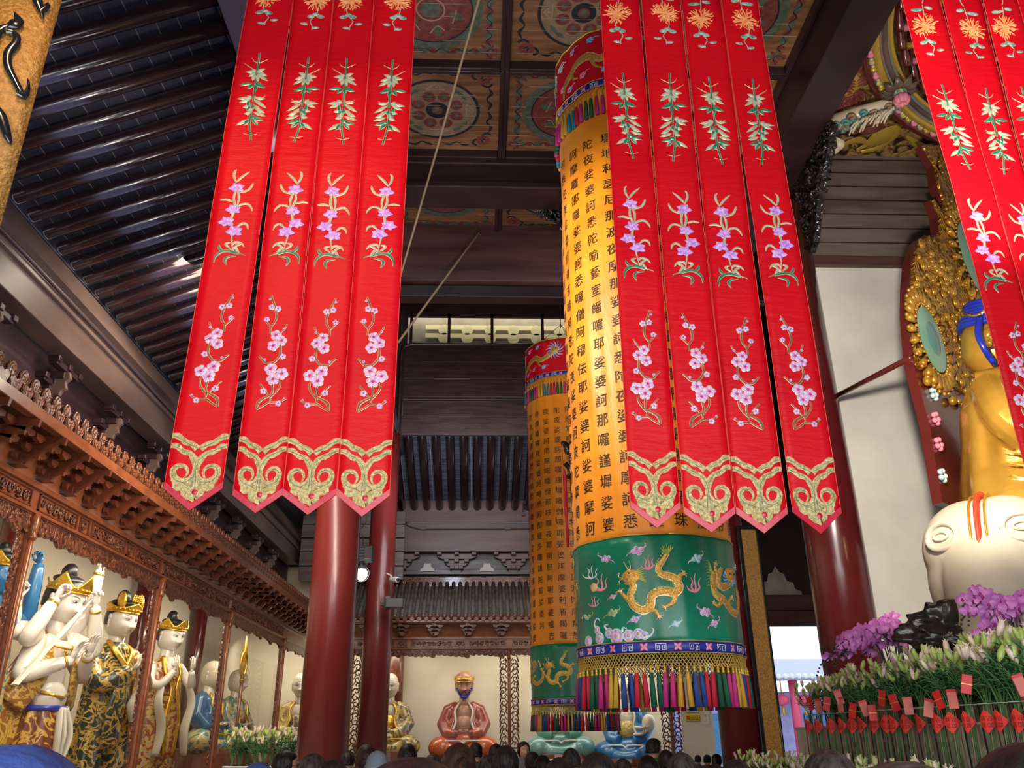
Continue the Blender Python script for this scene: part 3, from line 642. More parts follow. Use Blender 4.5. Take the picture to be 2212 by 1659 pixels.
        for i in range(1, n):
            for q in (d0, e0): c = q.copy(); c.location.x = x0 + .1 + .2 * i; col.objects.link(c)
    # floor and base of the cabinet
    a = MB(); a.bx(x0, x1, -.12, 1.7, 0, .78); a.bx(x0, x1, -.2, 1.7, .78, .9); a.build('plinth', 'shrine_dark', t, bevel=.02)
    for i in range(len(posts) - 1):
        a = MB(); a.poly([(posts[i] + .05, .02, .9), (posts[i + 1] - .05, .02, .9), (posts[i + 1] - .05, .02, 3.3), (posts[i] + .05, .02, 3.3)]); a.build('glass_pane', 'clear_glass', t)
    return t
LP = [P(60, 1135, X=-4.9).y, P(340, 1270, X=-4.9).y, P(490, 1345, X=-4.9).y, P(608, 1400, X=-4.9).y]
LP = [LP[0] - 4] + LP
cabinet('long carved brown wooden glass-fronted shrine along the left wall, full of statues', (-4.9, 0, 0), PI / 2, 2.0, 24.55, LP)
bx_ = P(1100, 1500, Y=24.7).x; bxl = P(757, 1500, Y=24.7).x; bxr = P(1450, 1560, Y=24.7).x
cabinet('carved wooden shrine with a grey tiled roof across the rear of the hall', (0, 24.7, 0), 0, -4.3, bxr + .1, [bxl, bx_, bxr], True, 'tiles')
# columns standing inside the shrines
for y, w_ in ((12.2, 'nearest'), (17.4, 'middle'), (21.0, 'farthest')):
    a = MB(); a.sm = True; a.tube([(-6.75, y, .9), (-6.75, y, 5.5)], .17, 16); tag(a.build('shrine_column', 'maroon_lacquer'), '%s slim maroon column standing behind the statues in the left shrine' % w_, 'column', 'maroon columns behind the left shrine statues')
a = MB(); a.sm = True; p = P(853, 1480, Y=26.0); a.tube([(p.x, 26.05, .9), (p.x, 26.05, 6)], .24, 16); tag(a.build('shrine_column', 'shrine_dark'), 'brown round column inside the rear shrine behind the grey robed arhat', 'column')
# ================================================================ REAR WALL ABOVE THE SHRINE
x0, x1 = -2.4, 6.4
zb = lambda py, Y: P(1000, py, Y=Y).z
z1, z2, z3 = zb(1085, 25.4), zb(1150, 25.4), zb(1192, 25.4)
t = thing('rear_purlin', 'dark brown stepped purlin under the ends of the back rafters', 'beam', (1.5, 25.5, z2))
a = MB(); a.T = Matrix.Translation(-t.location); a.bx(x0, x1, 25.4, 25.6, zb(1128, 25.4), z1 + .15); a.build('upper_board', 'beam_wood', t, bevel=.01)
a = MB(); a.T = Matrix.Translation(-t.location); a.bx(x0, x1, 25.36, 25.6, z3, zb(1130, 25.36)); a.build('lower_board', 'beam_wood', t, bevel=.01)
a = MB(); a.T = Matrix.Translation(-t.location); a.sm = True; zz = zb(1142, 25.3); a.tube([P(866, 1110, Y=25.3), P(880, 1135, Y=25.3), P(905, 1143, Y=25.3), (2.4, 25.3, zz), (6, 25.3, zz)], .018, 6)
a.sm = False
for px in (915, 1098): c = P(px, 1140, Y=25.3); a.box(c, (.16, .08, .12))
c = P(1130, 1110, Y=25.3); a.box(c, (.1, .06, .1)); a.tube([c, c + V((0, 0, .35))], .015, 6)
a.build('conduit', 'cable', t)
zt = zb(1190, 25.4); zl = zb(1236, 25.4)
b = MB(); b.bx(x0, x1, 25.75, 25.8, zl - .3, zt); struct('trim_4', b, 'dark_wood')
for px, w_ in ((923, 'left'), (1052, 'middle'), (1181, 'right')): c_ = P(px, 1234, Y=25.55); a = MB(); a.prism([(-.22, 0), (.22, 0), (.2, .08), (.12, .13), (.1, .24), (-.1, .24), (-.12, .13), (-.2, .08)], (c_.x, 25.56, c_.z), (1, 0, 0), (0, 0, 1), -.02); tag(a.build('infill_panel', 'pane_light'), 'small pale trapezoid panel between the rear brackets, %s one of three' % w_, 'panel', 'pale infill panels above the rear shrine')
b = MB(); b.bx(x0, x1, 25.6, 26.4, zt - .02, zt + .1); b.bx(x0, x1, 25.45, 25.75, zl - .05, zl + .02); struct('trim_5', b, 'dark_wood')
def rear_bracket(cx, first=[None]):
    a = MB()
    for lv, (hw, dz) in enumerate(((.16, 0), (.36, .16), (.62, .32))):
        hgt = (zt - zl) / 3.2
        a.prism([(-hw, hgt), (-hw * .96, hgt * .45), (-hw * .7, .02), (hw * .7, .02), (hw * .96, hgt * .45), (hw, hgt)], (0, -.0 - .05 * lv, lv * hgt), (1, 0, 0), (0, 0, 1), -.12)
        for e in (-1, 0, 1): a.box((e * hw * .85, -.05 * lv - .07, (lv + 1) * hgt - .03), (.14, .2, .1))
    return a
b0 = rear_bracket(0).build('bracket_set', 'beam_wood', bevel=.01); tag(b0, 'dark carved bracket above the rear shrine roof, first from the left', 'bracket', 'brackets above the rear shrine')
bxs = [P(px, 1215, Y=25.4).x for px in (862, 986, 1110)]
b0.location = (bxs[0], 25.66, zl)
for k in range(1, 6): c = b0.copy(); c.location.x = bxs[0] + (bxs[1] - bxs[0]) * k; c['label'] = 'dark carved bracket above the rear shrine roof, %s from the left' % ow(k); col.objects.link(c)
# plank wall hanging between the second columns, with the clerestory above it
Yw = 21.3; w0 = P(862, 850, Y=Yw).x; w1 = 6.5; za, zc = zb(942, Yw), zb(748, Yw)
t = thing('plank_screen', 'high dark plank screen with a rounded frame below the small clerestory panes', 'partition', ((w0 + w1) / 2, Yw, za))
def mw(t): a = MB(); a.T = Matrix.Translation(-t.location); return a
hs = [zb(y, Yw) for y in (748, 783, 819, 858, 869, 902, 942)]
a = mw(t)
for i in range(6): a.bx(w0 + .1, w1, Yw - .015 * (i % 2) - (.05 if i >= 4 else 0), Yw + .06, hs[i + 1] + .008, hs[i] - .004)
a.build('planks', 'dark_wood', t, bevel=.006)
a = mw(t); a.sm = True; a.tube([(w1, Yw - .04, hs[0] + .04), (w0 + .3, Yw - .04, hs[0] + .04), (w0 + .1, Yw - .04, hs[0] - .03), (w0 + .02, Yw - .04, hs[0] - .2), (w0 + .02, Yw - .04, za + .25), (w0 + .0, Yw - .04, za + .05), (w0 - .3, Yw - .04, za)], .05, 8); a.build('frame', 'dark_wood', t)
a = mw(t); a.sm = True; a.tube([(w1, Yw - .08, hs[4] + .05), (w0 + .12, Yw - .08, hs[4] + .05), (w0 + .12, Yw - .08, hs[5])], .02, 6); a.build('conduit', 'cable', t)
pz0, pz1 = zb(744, Yw), zb(684, Yw)
wx = [P(px, 715, Y=Yw).x for px in (888, 970, 1063, 1172)]; wx += [wx[-1] + (wx[-1] - wx[-2]), wx[-1] + 2 * (wx[-1] - wx[-2]), wx[-1] + 3.4]
t = thing('clerestory_window', 'row of small pale panes with round lamp reflections modelled behind, high at the back', 'window', (wx[0], Yw, pz0))
for i in range(len(wx) - 1):
    a = mw(t); a.poly([(wx[i] + .04, Yw + .05, pz0), (wx[i + 1] - .04, Yw + .05, pz0), (wx[i + 1] - .04, Yw + .05, pz1), (wx[i] + .04, Yw + .05, pz1)]); a.build('pane', 'clear_glass', t)
a = mw(t)
for x in wx: a.bx(x - .04, x + .04, Yw, Yw + .1, pz0 - .1, pz1 + .1)
a.bx(wx[0] - .1, wx[-1], Yw, Yw + .1, pz1, pz1 + .12); a.bx(wx[0] - .1, wx[-1], Yw, Yw + .1, pz0 - .1, pz0); a.build('frame', 'dark_wood', t)
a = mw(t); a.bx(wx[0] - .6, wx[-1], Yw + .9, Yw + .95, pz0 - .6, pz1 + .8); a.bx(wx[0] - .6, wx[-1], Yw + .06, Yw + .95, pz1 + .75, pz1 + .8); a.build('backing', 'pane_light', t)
a = mw(t)  # lamp reflections in the panes, modelled as pale bars and discs
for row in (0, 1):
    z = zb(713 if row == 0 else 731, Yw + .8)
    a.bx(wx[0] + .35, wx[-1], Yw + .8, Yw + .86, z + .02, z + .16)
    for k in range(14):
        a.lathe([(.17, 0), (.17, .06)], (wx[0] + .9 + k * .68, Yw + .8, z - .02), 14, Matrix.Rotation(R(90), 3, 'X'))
a.build('lamp_reflections', 'reflection_cream', t)
light('clerestory_fill', 'AREA', ((wx[0] + wx[3]) / 2 + 1, Yw + .5, pz1 + .6), ((wx[0] + wx[3]) / 2 + 1, Yw + .85, pz0), 32, (1, .90, .66), 7, .2)  # added area light that brightens the board behind the panes
b = MB(); b.bx(-2.4, 6.5, Yw, Yw + .1, pz1 + .12, 13.4); b.bx(-2.4, wx[0] - .1, Yw + .02, Yw + .1, za, 13.4); b.bx(-2.4, 6.5, 22.5, 22.6, 10.2, 13.5); struct('wall_clerestory', b, 'dark_wood')
# band of the left aisle end wall seen under the first ribbon group
a = MB()
for i in range(5): a.bx(-5.4, -2.3, 25.2 - .03 * (i % 2), 25.4, 6.0 + i * .42, 6.39 + i * .42)
tag(a.build('plank_wall_end', 'plank_wall', bevel=.008), 'grey brown plank wall end above the left shrine corner', 'partition')
a = MB()
for i in range(4): a.bx(-4.9, -2.3, 14.6, 14.7, 4.9 + 0 + i * 0, 4.9)
# courtyard side: lintel with stepped cream infill panels
Yc = 21.8
t = thing('doorway_lintel', 'dark lintel with stepped pink infill panels above the bright doorway', 'lintel', (7, Yc, 5)); a = mw(t)
zA, zB, zC = [P(1690, y, Y=Yc).z for y in (1352, 1318, 1284)]
xL, xR = P(1560, 1300, Y=Yc).x, P(1780, 1300, Y=Yc).x + 1
a.bx(xL, xR, Yc, Yc + .2, zA, zB - .02); a.bx(xL, xR, Yc + .03, Yc + .2, zB, zC); a.build('beam', 'beam_wood', t, bevel=.01)
for px in (1686, 1830, 1545):
    c = P(px, 1284, Y=Yc); a = mw(t)
    pts = [(-.62, 0), (.62, 0), (.6, .1), (.45, .16), (.42, .32), (.26, .36), (.2, .55), (.08, .6), (0, .75), (-.08, .6), (-.2, .55), (-.26, .36), (-.42, .32), (-.45, .16), (-.6, .1)]
    a.prism(pts, (c.x, Yc + .12, c.z), (1, 0, 0), (0, 0, 1), -.04); a.build('infill_panel', 'card_pink' if 0 else 'pane_light', t)
a = mw(t); a.bx(xL, xR, Yc + .16, Yc + .25, zC, 9.6)
a.build('backboard', 'dark_wood', t)
# ================================================================ EMBROIDERED RED RIBBON BANNERS
YR = 4.5
def on(px, py, Y=YR): return P(px, py, Y=Y)
# corner pixels of each ribbon: left shoulder, tip, right shoulder, left and right edge at the picture's top
RB = [((355, 1051), (412, 1103), (478, 1060), 534, 632), ((503, 1067), (561, 1109), (610, 1073), 634, 720), ((610, 1072), (665, 1112), (726, 1068), 720.5, 807), ((728, 1069), (788, 1116), (841, 1072), 808, 898),
      ((1363, 1093), (1427, 1139), (1472, 1100), 1297, 1381), ((1477, 1109), (1538, 1151), (1587, 1112), 1384, 1467), ((1589, 1113), (1651, 1154), (1698, 1111), 1471, 1555), ((1715, 1109), (1775, 1152), (1821, 1103), 1558, 1637),
      ((2241, 1110), (2295, 1165), (2336, 1118), 1947, 2029), ((2339, 1120), (2378, 1165), (2412, 1120), 2031, 2118), ((2416, 1122), (2465, 1170), (2512, 1122), 2120, 2192), ((2516, 1124), (2570, 1172), (2625, 1124), 2195, 2275)]
RR = []
for k, (l, tp, r, tl, tr) in enumerate(RB):
    Yk = YR + (.03 if k in (1, 6, 9) else 0)
    L0, R0, T0 = on(*l, Yk), on(*r, Yk), on(*tp, Yk); L1, R1 = on(tl, 0, Yk), on(tr, 0, Yk)
    RR.append(dict(L0=L0, R0=R0, T=T0, L1=L1, R1=R1, Y=Yk))
def rib_edge(q, z):
    t = (z - q['L0'].z) / (q['L1'].z - q['L0'].z); xl = q['L0'].x + (q['L1'].x - q['L0'].x) * t
    t = (z - q['R0'].z) / (q['R1'].z - q['R0'].z); xr = q['R0'].x + (q['R1'].x - q['R0'].x) * t
    return xl, xr
Q3 = RR[2]
def des(pts, cr, sc_, q=Q3):
    """design points read in the photo on one ribbon -> metres across the ribbon, metres above its tip"""
    out = []
    for p in pts:
        w_ = on(cr[0] + p[0] / sc_, cr[1] + p[1] / sc_, q['Y']); xl, xr = rib_edge(q, w_.z); out.append((w_.x - (xl + xr) / 2, w_.z - q['T'].z))
    return out
C4, C5, C6 = ((350, 0), 2.962), ((350, 560), 2.911), ((1280, 0), 2.9625)
U = .00087
plum_br = [([(1090, 235), (1070, 275), (1045, 320), (1030, 370), (1035, 405), (1052, 435), (1050, 475)], [8, 14, 14, 10, 9]), ([(1052, 435), (1075, 415), (1100, 390), (1110, 385)], 8), ([(985, 470), (965, 445), (955, 415)], 8),
           ([(968, 540), (963, 575), (960, 610), (985, 650), (1010, 672)], [9, 14, 10]), ([(990, 655), (1040, 660), (1070, 635), (1092, 618)], [10, 12, 8]), ([(925, 770), (925, 810), (950, 850), (970, 872)], 10), ([(975, 785), (963, 830), (972, 870)], 10),
           ([(985, 860), (1030, 812), (1056, 788)], 8), ([(972, 862), (1010, 880), (1040, 905), (1045, 950)], [8, 16, 20, 8]), ([(868, 880), (905, 900), (945, 905), (975, 905), (1000, 925), (1043, 950)], [6, 10, 10, 8]), ([(972, 868), (964, 905)], 7), ([(880, 872), (890, 900)], 5)]
plum_fl = [(1010, 485, 36), (968, 520, 36), (1015, 552, 38), (925, 725, 41), (1002, 697, 41), (975, 760, 41), (1030, 320, 23), (1072, 310, 22), (1088, 388, 19), (940, 618, 21), (1022, 835, 22), (910, 912, 20), (965, 450, 11), (1050, 640, 11), (1092, 262, 10), (880, 880, 8)]
orch_lv = [[(1085, 1190), (1068, 1150), (1070, 1120), (1083, 1107)], [(1085, 1185), (1120, 1150), (1165, 1118)], [(1110, 1252), (1160, 1235), (1185, 1205), (1190, 1188)], [(1070, 1312), (1030, 1300), (990, 1305)], [(1095, 1355), (1120, 1330), (1165, 1325), (1190, 1350), (1197, 1372)],
           [(1100, 1480), (1140, 1450), (1170, 1460), (1178, 1490)], [(1090, 1200), (1085, 1240), (1075, 1290), (1088, 1350), (1068, 1420), (1075, 1490), (1078, 1550), (1085, 1620)], [(1092, 1225), (1108, 1280), (1100, 1340)], [(1080, 1590), (1100, 1568), (1140, 1575), (1160, 1600)], [(1085, 1620), (1110, 1590), (1140, 1580)], [(1070, 1570), (1040, 1580), (1075, 1610)], [(1130, 1640), (1100, 1600), (1080, 1620)]]
orch_gr = [[(1172, 1652), (1120, 1632), (1060, 1620), (1010, 1632), (980, 1660), (972, 1700)], [(1000, 1582), (1003, 1605), (1025, 1625)], [(1110, 1655), (1060, 1660), (1040, 1680), (1052, 1712)], [(1130, 1645), (1060, 1622), (1010, 1628)]]
orch_fl = [(1090, 1222, 44), (1078, 1362, 42), (1040, 1442, 44), (1092, 1500, 46)]
bam_st = [[(1180, 368), (1178, 440), (1170, 520), (1165, 600), (1160, 680)], [(1160, 690), (1150, 760), (1148, 820), (1155, 880), (1160, 925)]]
bam_tw = [[(1178, 432), (1150, 420), (1135, 400)], [(1178, 432), (1210, 420), (1237, 408)], [(1155, 893), (1110, 882)], [(1155, 893), (1198, 885)], [(1165, 480), (1120, 455), (1088, 435)], [(1150, 830), (1110, 820)], [(1160, 640), (1200, 655), (1235, 642)]]
bam_pale = [(1165, 487, 1098, 492), (1165, 490, 1122, 522), (1172, 487, 1240, 515), (1172, 485, 1225, 468), (1158, 500, 1148, 548), (1170, 505, 1185, 552), (1172, 500, 1247, 548), (1165, 490, 1140, 470), (1150, 655, 1055, 665), (1150, 660, 1068, 692), (1165, 655, 1237, 660), (1165, 665, 1250, 722), (1150, 705, 1095, 718), (1155, 710, 1130, 770), (1160, 745, 1105, 760), (1165, 745, 1248, 772), (1165, 700, 1215, 740), (1140, 790, 1060, 835), (1170, 790, 1200, 828), (1150, 660, 1120, 640), (1175, 720, 1240, 752)]
bam_green = [(1150, 562, 1063, 572), (1155, 567, 1118, 602), (1165, 570, 1173, 612), (1167, 568, 1237, 590), (1165, 560, 1215, 575), (1130, 670, 1133, 730), (1150, 730, 1170, 700), (1140, 790, 1110, 835), (1165, 780, 1235, 800), (1160, 785, 1200, 832), (1150, 715, 1120, 740), (1150, 775, 1190, 778)]
mum_c = (685, 132)
def leafpoly(a, b, wd):
    dx, dy = b[0] - a[0], b[1] - a[1]; l = math.hypot(dx, dy) or 1e-6; nx, ny = -dy / l * wd, dx / l * wd
    s = [(0, 0), (.25, .8), (.5, 1), (.75, .65), (1, 0), (.75, -.65), (.5, -1), (.25, -.8)]
    return [(a[0] + dx * t + nx * w_, a[1] + dy * t + ny * w_) for t, w_ in s]
def ribbon(k, label, group):
    q = RR[k]; sgn = 1 if k % 2 == 0 else -1; Yk = q['Y']; zt_ = on(1100, -170, Yk).z
    t = thing('ribbon_banner', label, 'ribbon banner', (q['T'].x, Yk, q['T'].z), group)
    hw3 = lambda z: (rib_edge(Q3, z)[1] - rib_edge(Q3, z)[0]) / 2
    rq = random.Random(k)
    ph = [rq.uniform(0, 6) for _ in range(4)]
    def rip(x, z): return .010 * sin(2.1 * z + ph[0]) + .005 * sin(9 * z + 3 * x + ph[1]) * (.6 + .4 * sin(3 * z)) + .012 * sin(5 * x + ph[2])
    def mp(u, v, h=0):
        z = q['T'].z + v; xl, xr = rib_edge(q, z); c = (xl + xr) / 2
        x = c + sgn * u * min(1, (xr - xl) / .28)
        return (x, Yk + rip(x, z) - h, z)
    def mpn(u, v, h=0):                      # same, not mirrored: for symmetric pieces
        z = q['T'].z + v; xl, xr = rib_edge(q, z); x = (xl + xr) / 2 + u * (xr - xl) / .295
        return (x, Yk + rip(x, z) - h, z)
    sh = (q['L0'].z + q['R0'].z) / 2 - q['T'].z
    def W(a): a.T = Matrix.Translation(-t.location); return a
    a = W(MB()); a.sm = True; nu, nv = 6, 90
    def cl(i, j):
        z0 = q['T'].z + sh * abs(i * 2 - 1) ** 1.0; z = z0 + (zt_ - z0) * j
        xl, xr = rib_edge(q, z); x = xl + (xr - xl) * i
        if j < .001: pass
        return (x, Yk + rip(x, z), z)
    a.grid(cl, nu, nv); o = a.build('cloth', 'red_satin', t); md = o.modifiers.new('solid', 'SOLIDIFY'); md.thickness = .004; md.offset = -1
    # satin hem along the point and piping on the edges
    a = W(MB()); a.sm = True
    def hem(i, j):
        e = abs(i * 2 - 1); z = q['T'].z + sh * e + j * .040; xl, xr = rib_edge(q, z); x = xl + (xr - xl) * i
        return (x, Yk + rip(x, z) - .0045, z)
    a.grid(hem, 8, 2); a.build('satin_hem', 'pink_hem', t)
    a = W(MB())
    for e in (0, 1):
        pts = []
        for j in range(70):
            z = q['T'].z + sh + (zt_ - q['T'].z - sh) * j / 69; x = rib_edge(q, z)[e]; pts.append((x, Yk + rip(x, z) - .001, z))
        a.tube(pts, .0022, 4, False)
    a.build('edge_piping', 'edge_piping', t)
    # gold cloud at the point
    a = W(MB()); a.sm = True; D = lambda pts: des([(1278 - 0 + p[0], p[1]) for p in pts], *C5, RR[3])
    for e in (-1, 1):
        f = lambda pts: [(p[0] * e, p[1]) for p in D(pts)]
        g_ = lambda pts: f([(p[0], p[1]) for p in pts])
        a.mi = 0
        a.stroke(g_([(-158, 1150), (-125, 1152), (-100, 1170), (-75, 1190), (-40, 1200), (-5, 1232)]), [34 * U, 42 * U, 34 * U, 42 * U, 36 * U, 44 * U], mpn, .006)
        a.stroke(g_([(-158, 1212), (-125, 1215), (-100, 1238), (-75, 1252), (-45, 1262), (-20, 1295), (-4, 1345), (-6, 1395)]), [32 * U, 38 * U, 32 * U, 40 * U, 34 * U, 44 * U, 40 * U, 40 * U], mpn, .0065)
        a.stroke(g_([(-10, 1395), (-40, 1432), (-90, 1436), (-128, 1408), (-136, 1365), (-108, 1338), (-70, 1342), (-52, 1372), (-60, 1402), (-74, 1412)]), [46 * U, 50 * U, 46 * U, 40 * U, 36 * U, 28 * U, 20 * U, 14 * U, 6 * U], mpn, .006)
        a.mi = 1
        a.stroke(g_([(-150, 1152), (-105, 1168), (-60, 1200), (-4, 1226)]), 3.5 * U, mpn, .0095); a.stroke(g_([(-150, 1214), (-100, 1236), (-50, 1262), (-12, 1310), (-2, 1400), (0, 1480)]), 3.5 * U, mpn, .0100)
        a.stroke(g_([(-14, 1405), (-60, 1440), (-110, 1432), (-138, 1400), (-132, 1358), (-100, 1340), (-66, 1350)]), 3.5 * U, mpn, .0098)
    a.mi = 0
    half = [(0, 1400), (-40, 1445), (-90, 1440), (-140, 1405), (-146, 1430), (-132, 1452), (-136, 1476), (-112, 1498), (-84, 1496), (-80, 1525), (-58, 1546), (-30, 1552), (0, 1570)]
    hl = D(half); a.blob([(p[0], p[1]) for p in hl] + [(-p[0], p[1]) for p in hl[-2:0:-1]], mpn, .0052, D([(0, 1480)])[0])
    a.mi = 2; c = D([(0, 1502)])[0]; a.disc(c, 23 * U, mpn, .0085)
    a.build('gold_cloud', ['gold_thread', 'teal_thread', 'pink_hem'], t)
    # plum blossom
    a = W(MB()); a.sm = True
    for pts, wd in plum_br:
        d = des(pts, *C5); ww = [x * U for x in wd] if isinstance(wd, list) else wd * U
        a.mi = 1; a.stroke(d, [x + 4 * U for x in ww] if isinstance(ww, list) else ww + 4 * U, mp, .003); a.mi = 0; a.stroke(d, ww, mp, .006)
    for x, y, r in plum_fl:
        c = des([(x, y)], *C5)[0]; r *= U * 1.04; o_ = rq.uniform(0, 1)
        for i in range(5):
            an = o_ + i * 2 * PI / 5; pc = (c[0] + r * .58 * cos(an), c[1] + r * .58 * sin(an))
            if r > .015: a.mi = 1; a.disc(pc, r * .50, mp, .0045, 10)
            a.mi = 2; a.disc(pc, r * .44, mp, .008, 10)
        a.mi = 3; a.disc(c, r * .24, mp, .010, 8)
        if r > .025:
            for i in range(10): an = o_ + i * .628; a.stroke([c, (c[0] + r * .6 * cos(an), c[1] + r * .6 * sin(an))], 2.2 * U, mp, .0100)
    a.build('plum_embroidery', ['branch_thread', 'gold_outline', 'plum_petal', 'plum_heart'], t)
    # orchid
    a = W(MB()); a.sm = True
    for pts in orch_lv:
        d = des(pts, *C4); a.mi = 1; a.stroke(d, [8 * U, 19 * U, 20 * U, 16 * U, 5 * U], mp, .003); a.mi = 0; a.stroke(d, [4 * U, 13 * U, 14 * U, 10 * U, 1 * U], mp, .006)
    for pts in orch_gr:
        d = des(pts, *C4); a.mi = 1; a.stroke(d, [4 * U, 18 * U, 24 * U, 6 * U], mp, .003); a.mi = 3; a.stroke(d, [2 * U, 13 * U, 19 * U, 2 * U], mp, .006)
    for x, y, r in orch_fl:
        c = des([(x, y)], *C4)[0]; r *= U * 1.15
        for an, l in ((-.5, 1.2), (.35, 1.15), (1.2, .9), (2.2, 1.0), (3.3, 1.25), (4.3, .9)): a.mi = 2; a.blob(leafpoly(c, (c[0] + r * l * cos(an), c[1] + r * l * sin(an)), r * .40), mp, .008)
    a.build('orchid_embroidery', ['leaf_pale', 'gold_outline', 'orchid_petal', 'leaf_green'], t)
    # bamboo
    a = W(MB()); a.sm = True
    for pts in bam_st: d = des(pts, *C4); a.mi = 1; a.stroke(d, 16 * U, mp, .003); a.mi = 3; a.stroke(d, 11 * U, mp, .006)
    for pts in bam_tw: d = des(pts, *C4); a.mi = 1; a.stroke(d, [6 * U, 9 * U, 2 * U], mp, .004)
    for L_, m_ in ((bam_pale, 0), (bam_green, 3)):
        for x0_, y0_, x1_, y1_ in L_:
            d = des([(x0_, y0_), (x1_, y1_)], *C4); h = .002 * rq.random()
            a.mi = 1; a.blob(leafpoly(d[0], d[1], 17 * U), mp, .0055 + h); a.mi = m_; a.blob(leafpoly(d[0], d[1], 13.5 * U), mp, .0078 + h)
    a.build('bamboo_embroidery', ['leaf_pale', 'gold_outline', 'leaf_pale', 'leaf_green'], t)
    # chrysanthemum
    a = W(MB()); a.sm = True; q7 = RR[6]; dd = lambda pts: des(pts, *C6, q7)
    a.mi = 0; a.stroke(dd([(690, 5), (690, 70)]), 9 * U, mp, .005); a.stroke(dd([(668, 165), (680, 210), (705, 245), (728, 270), (716, 300), (718, 325)]), 8 * U, mp, .005); a.stroke(dd([(690, -5), (700, -40), (680, -80), (690, -130)]), 9 * U, mp, .005)
    for i in range(34):
        an = i * 2 * PI / 34 + rq.uniform(-.08, .08); l = rq.uniform(50, 82); cu = rq.uniform(-.5, .5)
        ex = (mum_c[0] + l * cos(an), mum_c[1] + l * .8 * sin(an)); mid = (mum_c[0] + l * .6 * cos(an + cu * .5), mum_c[1] + l * .5 * sin(an + cu * .5)); e2 = (ex[0] + 14 * cos(an + cu * 2), ex[1] + 14 * sin(an + cu * 2))
        a.mi = 1; a.stroke(dd([mum_c, mid, ex, e2]), [4 * U, 10 * U, 12 * U, 3 * U], mp, .006 + .003 * rq.random())
    for (x, y, rx, ry, an) in ((648, 35, 52, 17, .1), (724, 22, 34, 17, -.2), (663, 240, 30, 17, .2), (720, 240, 30, 17, -.2), (692, 228, 25, 16, 0), (766, 287, 30, 11, .1), (695, 310, 30, 11, -.1), (650, -70, 44, 16, .2), (735, -90, 40, 15, -.2)):
        c = dd([(x, y)])[0]; a.mi = 3; a.disc(c, (rx + 3) * U, mp, .005, 14, (ry + 3) * U, an); a.mi = 2; a.disc(c, rx * U, mp, .008, 14, ry * U, an)
    c = dd([(690, 150)])[0]
    for i in range(8): a.mi = 1; an = i * PI / 4; a.stroke([c, (c[0] + 22 * U * cos(an), c[1] + 20 * U * sin(an)), (c[0] + 34 * U * cos(an + .4), c[1] + 30 * U * sin(an + .4))], [5 * U, 9 * U, 3 * U], mp, .010)
    a.build('chrysanthemum_embroidery', ['leaf_pale', 'mum_orange', 'leaf_teal', 'gold_outline'], t)
    return t
ordn = ['leftmost', 'second', 'third', 'rightmost']
for k in range(4): ribbon(k, '%s red embroidered ribbon of the left hanging group%s' % (ordn[k], ', set apart by a gap' if k == 0 else ''), 'left group of red ribbons')
for k in range(4, 8): ribbon(k, '%s red embroidered ribbon of the group hanging before the big yellow cylinder' % ordn[k - 4], 'middle group of red ribbons')
for k in range(8, 12): ribbon(k, '%s red embroidered ribbon of the right-edge group before the golden statue' % ordn[k - 8], 'right group of red ribbons')
for lb, k0 in (('left', 0), ('middle', 4), ('right', 8)):
    zt_ = on(1100, -170, YR).z; xa = rib_edge(RR[k0], zt_)[0]; xb = rib_edge(RR[k0 + 3], zt_)[1]
    t = thing('hanging_rod', 'round wooden rod carrying the %s group of red ribbons' % lb, 'rod', ((xa + xb) / 2, YR, zt_))
    a = MB(); a.sm = True; a.tube([(-(xb - xa) / 2 - .05, .01, 0), ((xb - xa) / 2 + .05, .01, 0)], .03, 12); a.build('rod', 'dark_wood', t)
    for e in (-1, 1): a = MB(); a.tube([(e * .3, .01, 0), (e * .3, .01, 9.04 - zt_)], .006, 6); a.build('cord', 'rope', t)
# ================================================================ CYLINDER BANNERS
RC = .61
C1 = V((P(1406, 1160, Y=6.5).x, 6.5, 0))
fz = lambda py, px=1406: P(px, py, Y=6.5 - RC).z
ZG0, ZG1 = fz(1386), fz(1153)          # green band
ZTOP = fz(57, 1330); ZRB = fz(178, 1337)  # red top band
GLY = {}
def glyph(ch):
    if ch in GLY: return GLY[ch]
    c = bpy.data.curves.new('g', 'FONT'); c.body = ch; c.size = 1; c.resolution_u = 2
    o = bpy.data.objects.new('g', c); col.objects.link(o); bpy.context.view_layer.update()
    me = bpy.data.meshes.new_from_object(o.evaluated_get(bpy.context.evaluated_depsgraph_get()))
    vs = [(v.co.x, v.co.y) for v in me.vertices]; fs = [tuple(p.vertices) for p in me.polygons]
    bpy.data.objects.remove(o); bpy.data.curves.remove(c); bpy.data.meshes.remove(me)
    GLY[ch] = (vs, fs); return GLY[ch]
def put_text(a, ch, mp, cx, cy, size, h=.004, sx=1.0):
    vs, fs = glyph(ch)
    if not vs: return
    x0_ = min(v[0] for v in vs); x1_ = max(v[0] for v in vs); y0_ = min(v[1] for v in vs); y1_ = max(v[1] for v in vs)
    mx_, my_ = (x0_ + x1_) / 2, (y0_ + y1_) / 2; base = len(a.v)
    for v in vs: a.av(mp(cx + (v[0] - mx_) * size * sx, cy + (v[1] - my_) * size, h))
    for f in fs: a.af([base + i for i in f])
def fold(th, z): return .0065 * sin(9 * th + 1.3 * sin(z * 1.1)) + .004 * sin(23 * th + z * 2) + .004 * sin(3 * z + 5 * th)
def cyl(u, z, h=0):                      # u = metres along the circumference, 0 facing the visitors
    th = u / RC; r = RC + fold(th, z) + h; return (r * sin(th), -r * cos(th), z)
